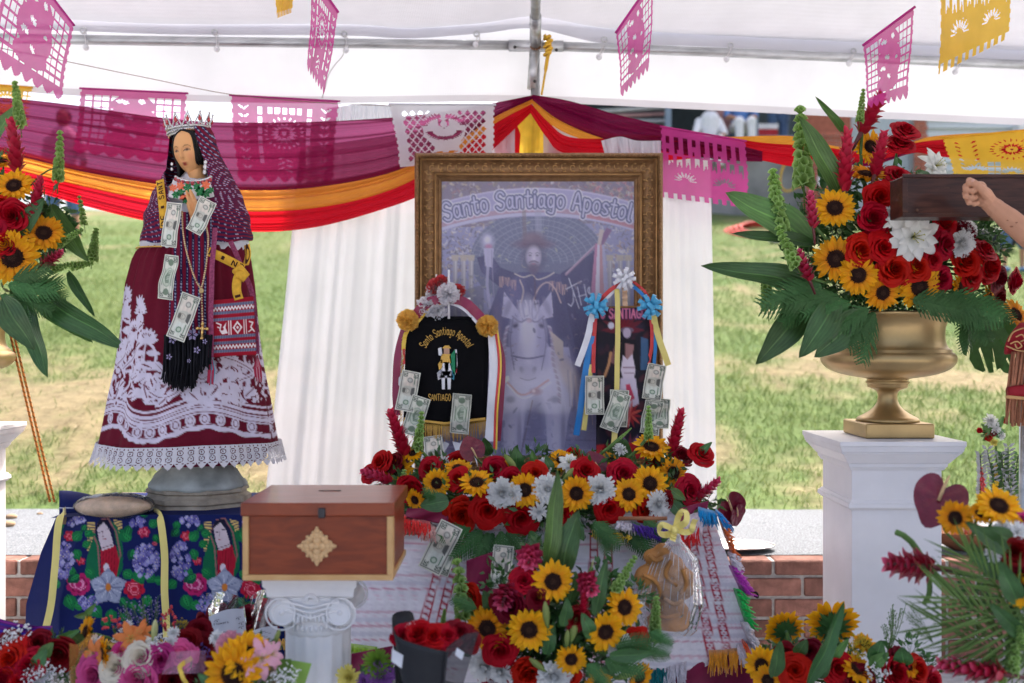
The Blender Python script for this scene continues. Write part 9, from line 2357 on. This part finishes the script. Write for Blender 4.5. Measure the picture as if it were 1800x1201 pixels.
def card(name,quad,d,txts):
  a,b_,e,f = [np.array(k,float) for k in quad]; g = lambda u_,v_: P(*(a * (1 - u_) * (1 - v_) + b_ * u_ * (1 - v_) + e * u_ * v_ + f * (1 - u_) * v_),d - .012 * math.sin(u_ * PI))
  m = MB(); rows = [[g(u_,v_ - (.12 * math.sin(u_ * PI) if v_ == 0 else 0)) for u_ in np.linspace(0,1,10)] for v_ in np.linspace(0,1,8)]; m.grid(rows); m.build(name,M('card stock',(.62,.64,.70),rough=.6,var=.04),A.root)
  em = MB(); g2 = lambda u_,v_: g(u_,v_) + Vector((0,-.0025,0))
  for (txt,u0,v0,su) in txts:
    w_,st = text_strokes(txt,1,.12)
    ribbon_strokes(em,st,lambda x,y: g2(u0 + x * su / w_,v0 - y * su / w_ * .9),.16)
  for k in range(4 if name == 'white_card' else 9):
    v0 = (.72 + .07 * k) if name == 'white_card' else (.12 + .09 * k); em.add([g2(.2 + .03 * (k % 2),v0),g2(.62 + .1 * (k % 3),v0),g2(.62 + .1 * (k % 3),v0 + .022),g2(.2 + .03 * (k % 2),v0 + .022)],[(0,1,2,3)])
  if name == 'white_card':
    for (u0,v0) in ((.82,.25),(.88,.45),(.2,.18),(.86,.6)):
      for j in range(5): em.add([g2(u0,v0),g2(u0 + .07 * math.cos(j * 1.2) + .02,v0 + .09 * math.sin(j * 1.2)),g2(u0 + .09 * math.cos(j * 1.2 + .25),v0 + .11 * math.sin(j * 1.2 + .25))],[(0,1,2)])
  em.build('printed_text',M('grey print',(.16,.16,.2),rough=.7),A.root,smooth=False)
card('white_card',((367,1084),(428,1070),(434,1118),(374,1124)),2.69,[('Flowers',.12,.40,.42)]); card('printed_card',((436,1112),(488,1100),(482,1132),(432,1140)),2.68,[])
A.fill(6,50,.7,21,.04).done()
# roses in a black paper wrap, in front of the altar
A = Arr('wrapped_roses','dark red roses in a black paper wrap standing before the striped cloth','flowers',P(760,1330,2.15),758,1120,2.2,70,28,.06)
for k,x,y,s,*f in (('rose',712,1116,42,(0,-.9)),('rose',738,1112,46,(0,-1)),('rose',762,1118,44,(0,-.9)),('rose',786,1116,44,(.2,-1)),('rose',730,1124,40,(0,-.5)),('rose',775,1128,42,(.1,-.5)),('dark_rose',806,1112,44,(.4,-.8)),('rose',750,1128,40,(0,-.4)),('white_small',727,1104,26,(0,-1)),('dark_rose',826,1124,40,(.6,-.5))): A.fl(k,x,y,s,f[0] if f else None,.0)
m_bwrap = M('black wrap paper',(.022,.024,.028),rough=.42,var=.2,bump=.1,bscale=12,alpha=.985)
q = MB(); rows = []
for v_ in np.linspace(0,1,14): rows.append([P(x_ + (752 - x_) * v_ * .38,y_ + (1225 - y_) * v_ + 40 * v_,2.12 + dd_) for x_,y_,dd_ in curve([(690,1100,.05),(700,1120,.0),(745,1136,-.015),(788,1146,.0)],16)])
q.grid(rows); solidify(q.build('black_paper',m_bwrap,A.root),.002); q = MB(); rows = []
for v_ in np.linspace(0,1,10): rows.append([P(x_ + (745 - x_) * v_ * .15,y_ + (1240 - y_) * v_,2.27 - .1 * v_ + dd_) for x_,y_,dd_ in curve([(690,1102,-.06),(691,1080,.0),(708,1074,.012),(724,1076,.02),(730,1100,.03)],12)])
q.grid(rows); solidify(q.build('black_paper',m_bwrap,A.root),.002); q = MB(); rows = []
for v_ in np.linspace(0,1,10): rows.append([P(x_ + (770 - x_) * v_ * .5,y_ + (1230 - y_) * v_,2.13 + dd_) for x_,y_,dd_ in ((784,1140,-.02),(800,1126,-.01),(818,1114,.0),(842,1110,.02))])
q.grid(rows); q.build('smoky_film',M('smoky film',(.05,.05,.055),rough=.2,alpha=.72),A.root)
for (a,b_,e,f) in (((689,1140),(709,1152),(706,1175),(688,1162)),((803,1138),(816,1147),(812,1160),(800,1151))):
  q = MB(); q.add([P(*k,2.075) for k in (f,e,b_,a)],[(0,1,2,3)]); q.build('white_label',M('label paper',(.66,.68,.72),rough=.6),A.root)
A.done()
A = Arr('mum_bunch','purple, lime and yellow chrysanthemums standing between the column and the black wrap','flowers',P(645,1330,2.25),645,1200,2.3,60,60,.05)
for k,x,y,s,*f in (('purple_mum',670,1187,52),('lime_mum',664,1166,52),('yellow_mum',614,1190,46),('purple_mum',640,1196,30)): A.fl(k,x,y,s,f[0] if f else None)
A.leaf('leaf',(630,1200),(640,1170),14); A.fill(6,44,.8,23,.03).done()

# silver wreath pieces standing behind the right pedestal
A = Arr('wire_bouquet','small artificial bouquet of white and red blossoms on a wire behind the right pedestal','flowers',P(1750,900,3.5),1745,757,3.5,36,40,.03)
for k,x,y,s in (('white_small',1742,740,26),('white_small',1750,752,22),('rose',1738,768,12),('rose',1765,738,9),('dark_rose',1748,759,14),('yellow_mum',1747,777,14),('rose',1722,756,8),('white_small',1760,766,16)): A.fl(k,x,y,s)
for b,t in (((1745,760),(1725,745)),((1750,755),(1768,730)),((1748,762),(1770,770)),((1742,762),(1728,775)),((1745,755),(1735,735)),((1752,758),(1768,756))): A.leaf('light_leaf',b,t,11)
A.stems.tube([P(1750,775,3.5),P(1752,810,3.5),P(1752,900,3.5)],.004,5); A.done()
wr_ = thing('wire_wreath','silver and green leafy wreath stems with yellow, red and white blossoms behind the anthurium','wreath',P(1760,900,3.45))
m_foil = M('silver foil leaf',(.46,.47,.50),rough=.35,metal=.5,var=.3,vscale=60)
for x0,x1,y0,y1,kind in ((1752,1735,900,790,'s'),(1770,1772,900,786,'s'),(1790,1756,910,800,'s'),(1728,1722,885,820,'r'),(1750,1748,890,820,'g'),(1768,1790,900,800,'g'),(1800,1796,900,812,'w'),(1722,1723,880,800,'s'),(1758,1762,870,800,'g'),(1810,1780,930,830,'g')):
  q = MB(); pts = curve([P(x0,y0,3.45),P((x0 + x1) / 2 + 2,(y0 + y1) / 2,3.44),P(x1,y1,3.45)],16); q.tube(pts,.002,5); q.build('wire_stem',M('dark wire',(.05,.05,.05),rough=.5),wr_)
  for k in range(2,16):
    p_ = Vector(pts[k])
    if kind in 'rw' or (kind == 'g' and k % 3 == 0 and x0 == 1750):
      q = MB(); 
      for j in range(5): q.ball(p_ + Vector((.006 * math.cos(j * 1.257),-.004,.006 * math.sin(j * 1.257))),(.005,.003,.005),6,4)
      if k % 2 == 0 or kind == 'g': q.build('blossom',m_rred if kind == 'r' else (m_mum if kind == 'w' else M('yellow blossom',(.75,.48,.04))),wr_)
    if kind in 'sg':
      for s_ in (-1,1):
        q = MB(); e = p_ + Vector((s_ * .021,-.006 - .004 * (k % 3),.016)); n = Vector((.003 * s_,.002,-.005)); q.add([p_,p_ * .5 + e * .5 + n,e,p_ * .5 + e * .5 - n],[(0,1,2,3)]); q.build('wreath_leaf',m_foil if kind == 's' else m_leafg,wr_)
q = MB(); rows = []
bk_ = thing('woven_basket','brown bowl shaped basket on the ledge behind the right pedestal with flowers','basket',P(1690,960,3.9))
q.lathe([(.06,0),(.12,.03),(.17,.07),(.18,.08),(.165,.075),(.11,.03),(.0,.01)],(P(1710,0,3.95).x,3.98,LTOP + .002),28,sy=.6,caps=False); q.build('bowl',M('brown basket',(.24,.11,.06),rough=.8,bump=.4,bscale=120),bk_)
for k in range(9):
  o = MB(); o.ball((P(1690 + k * 7,0,3.9).x,3.93 + .02 * (k % 3),LTOP + .08 + .012 * (k % 2)),.022,9,6); o.build('blossom',[M('coral bloom',(.6,.22,.16)),m_mum,m_rred][k % 3],bk_)
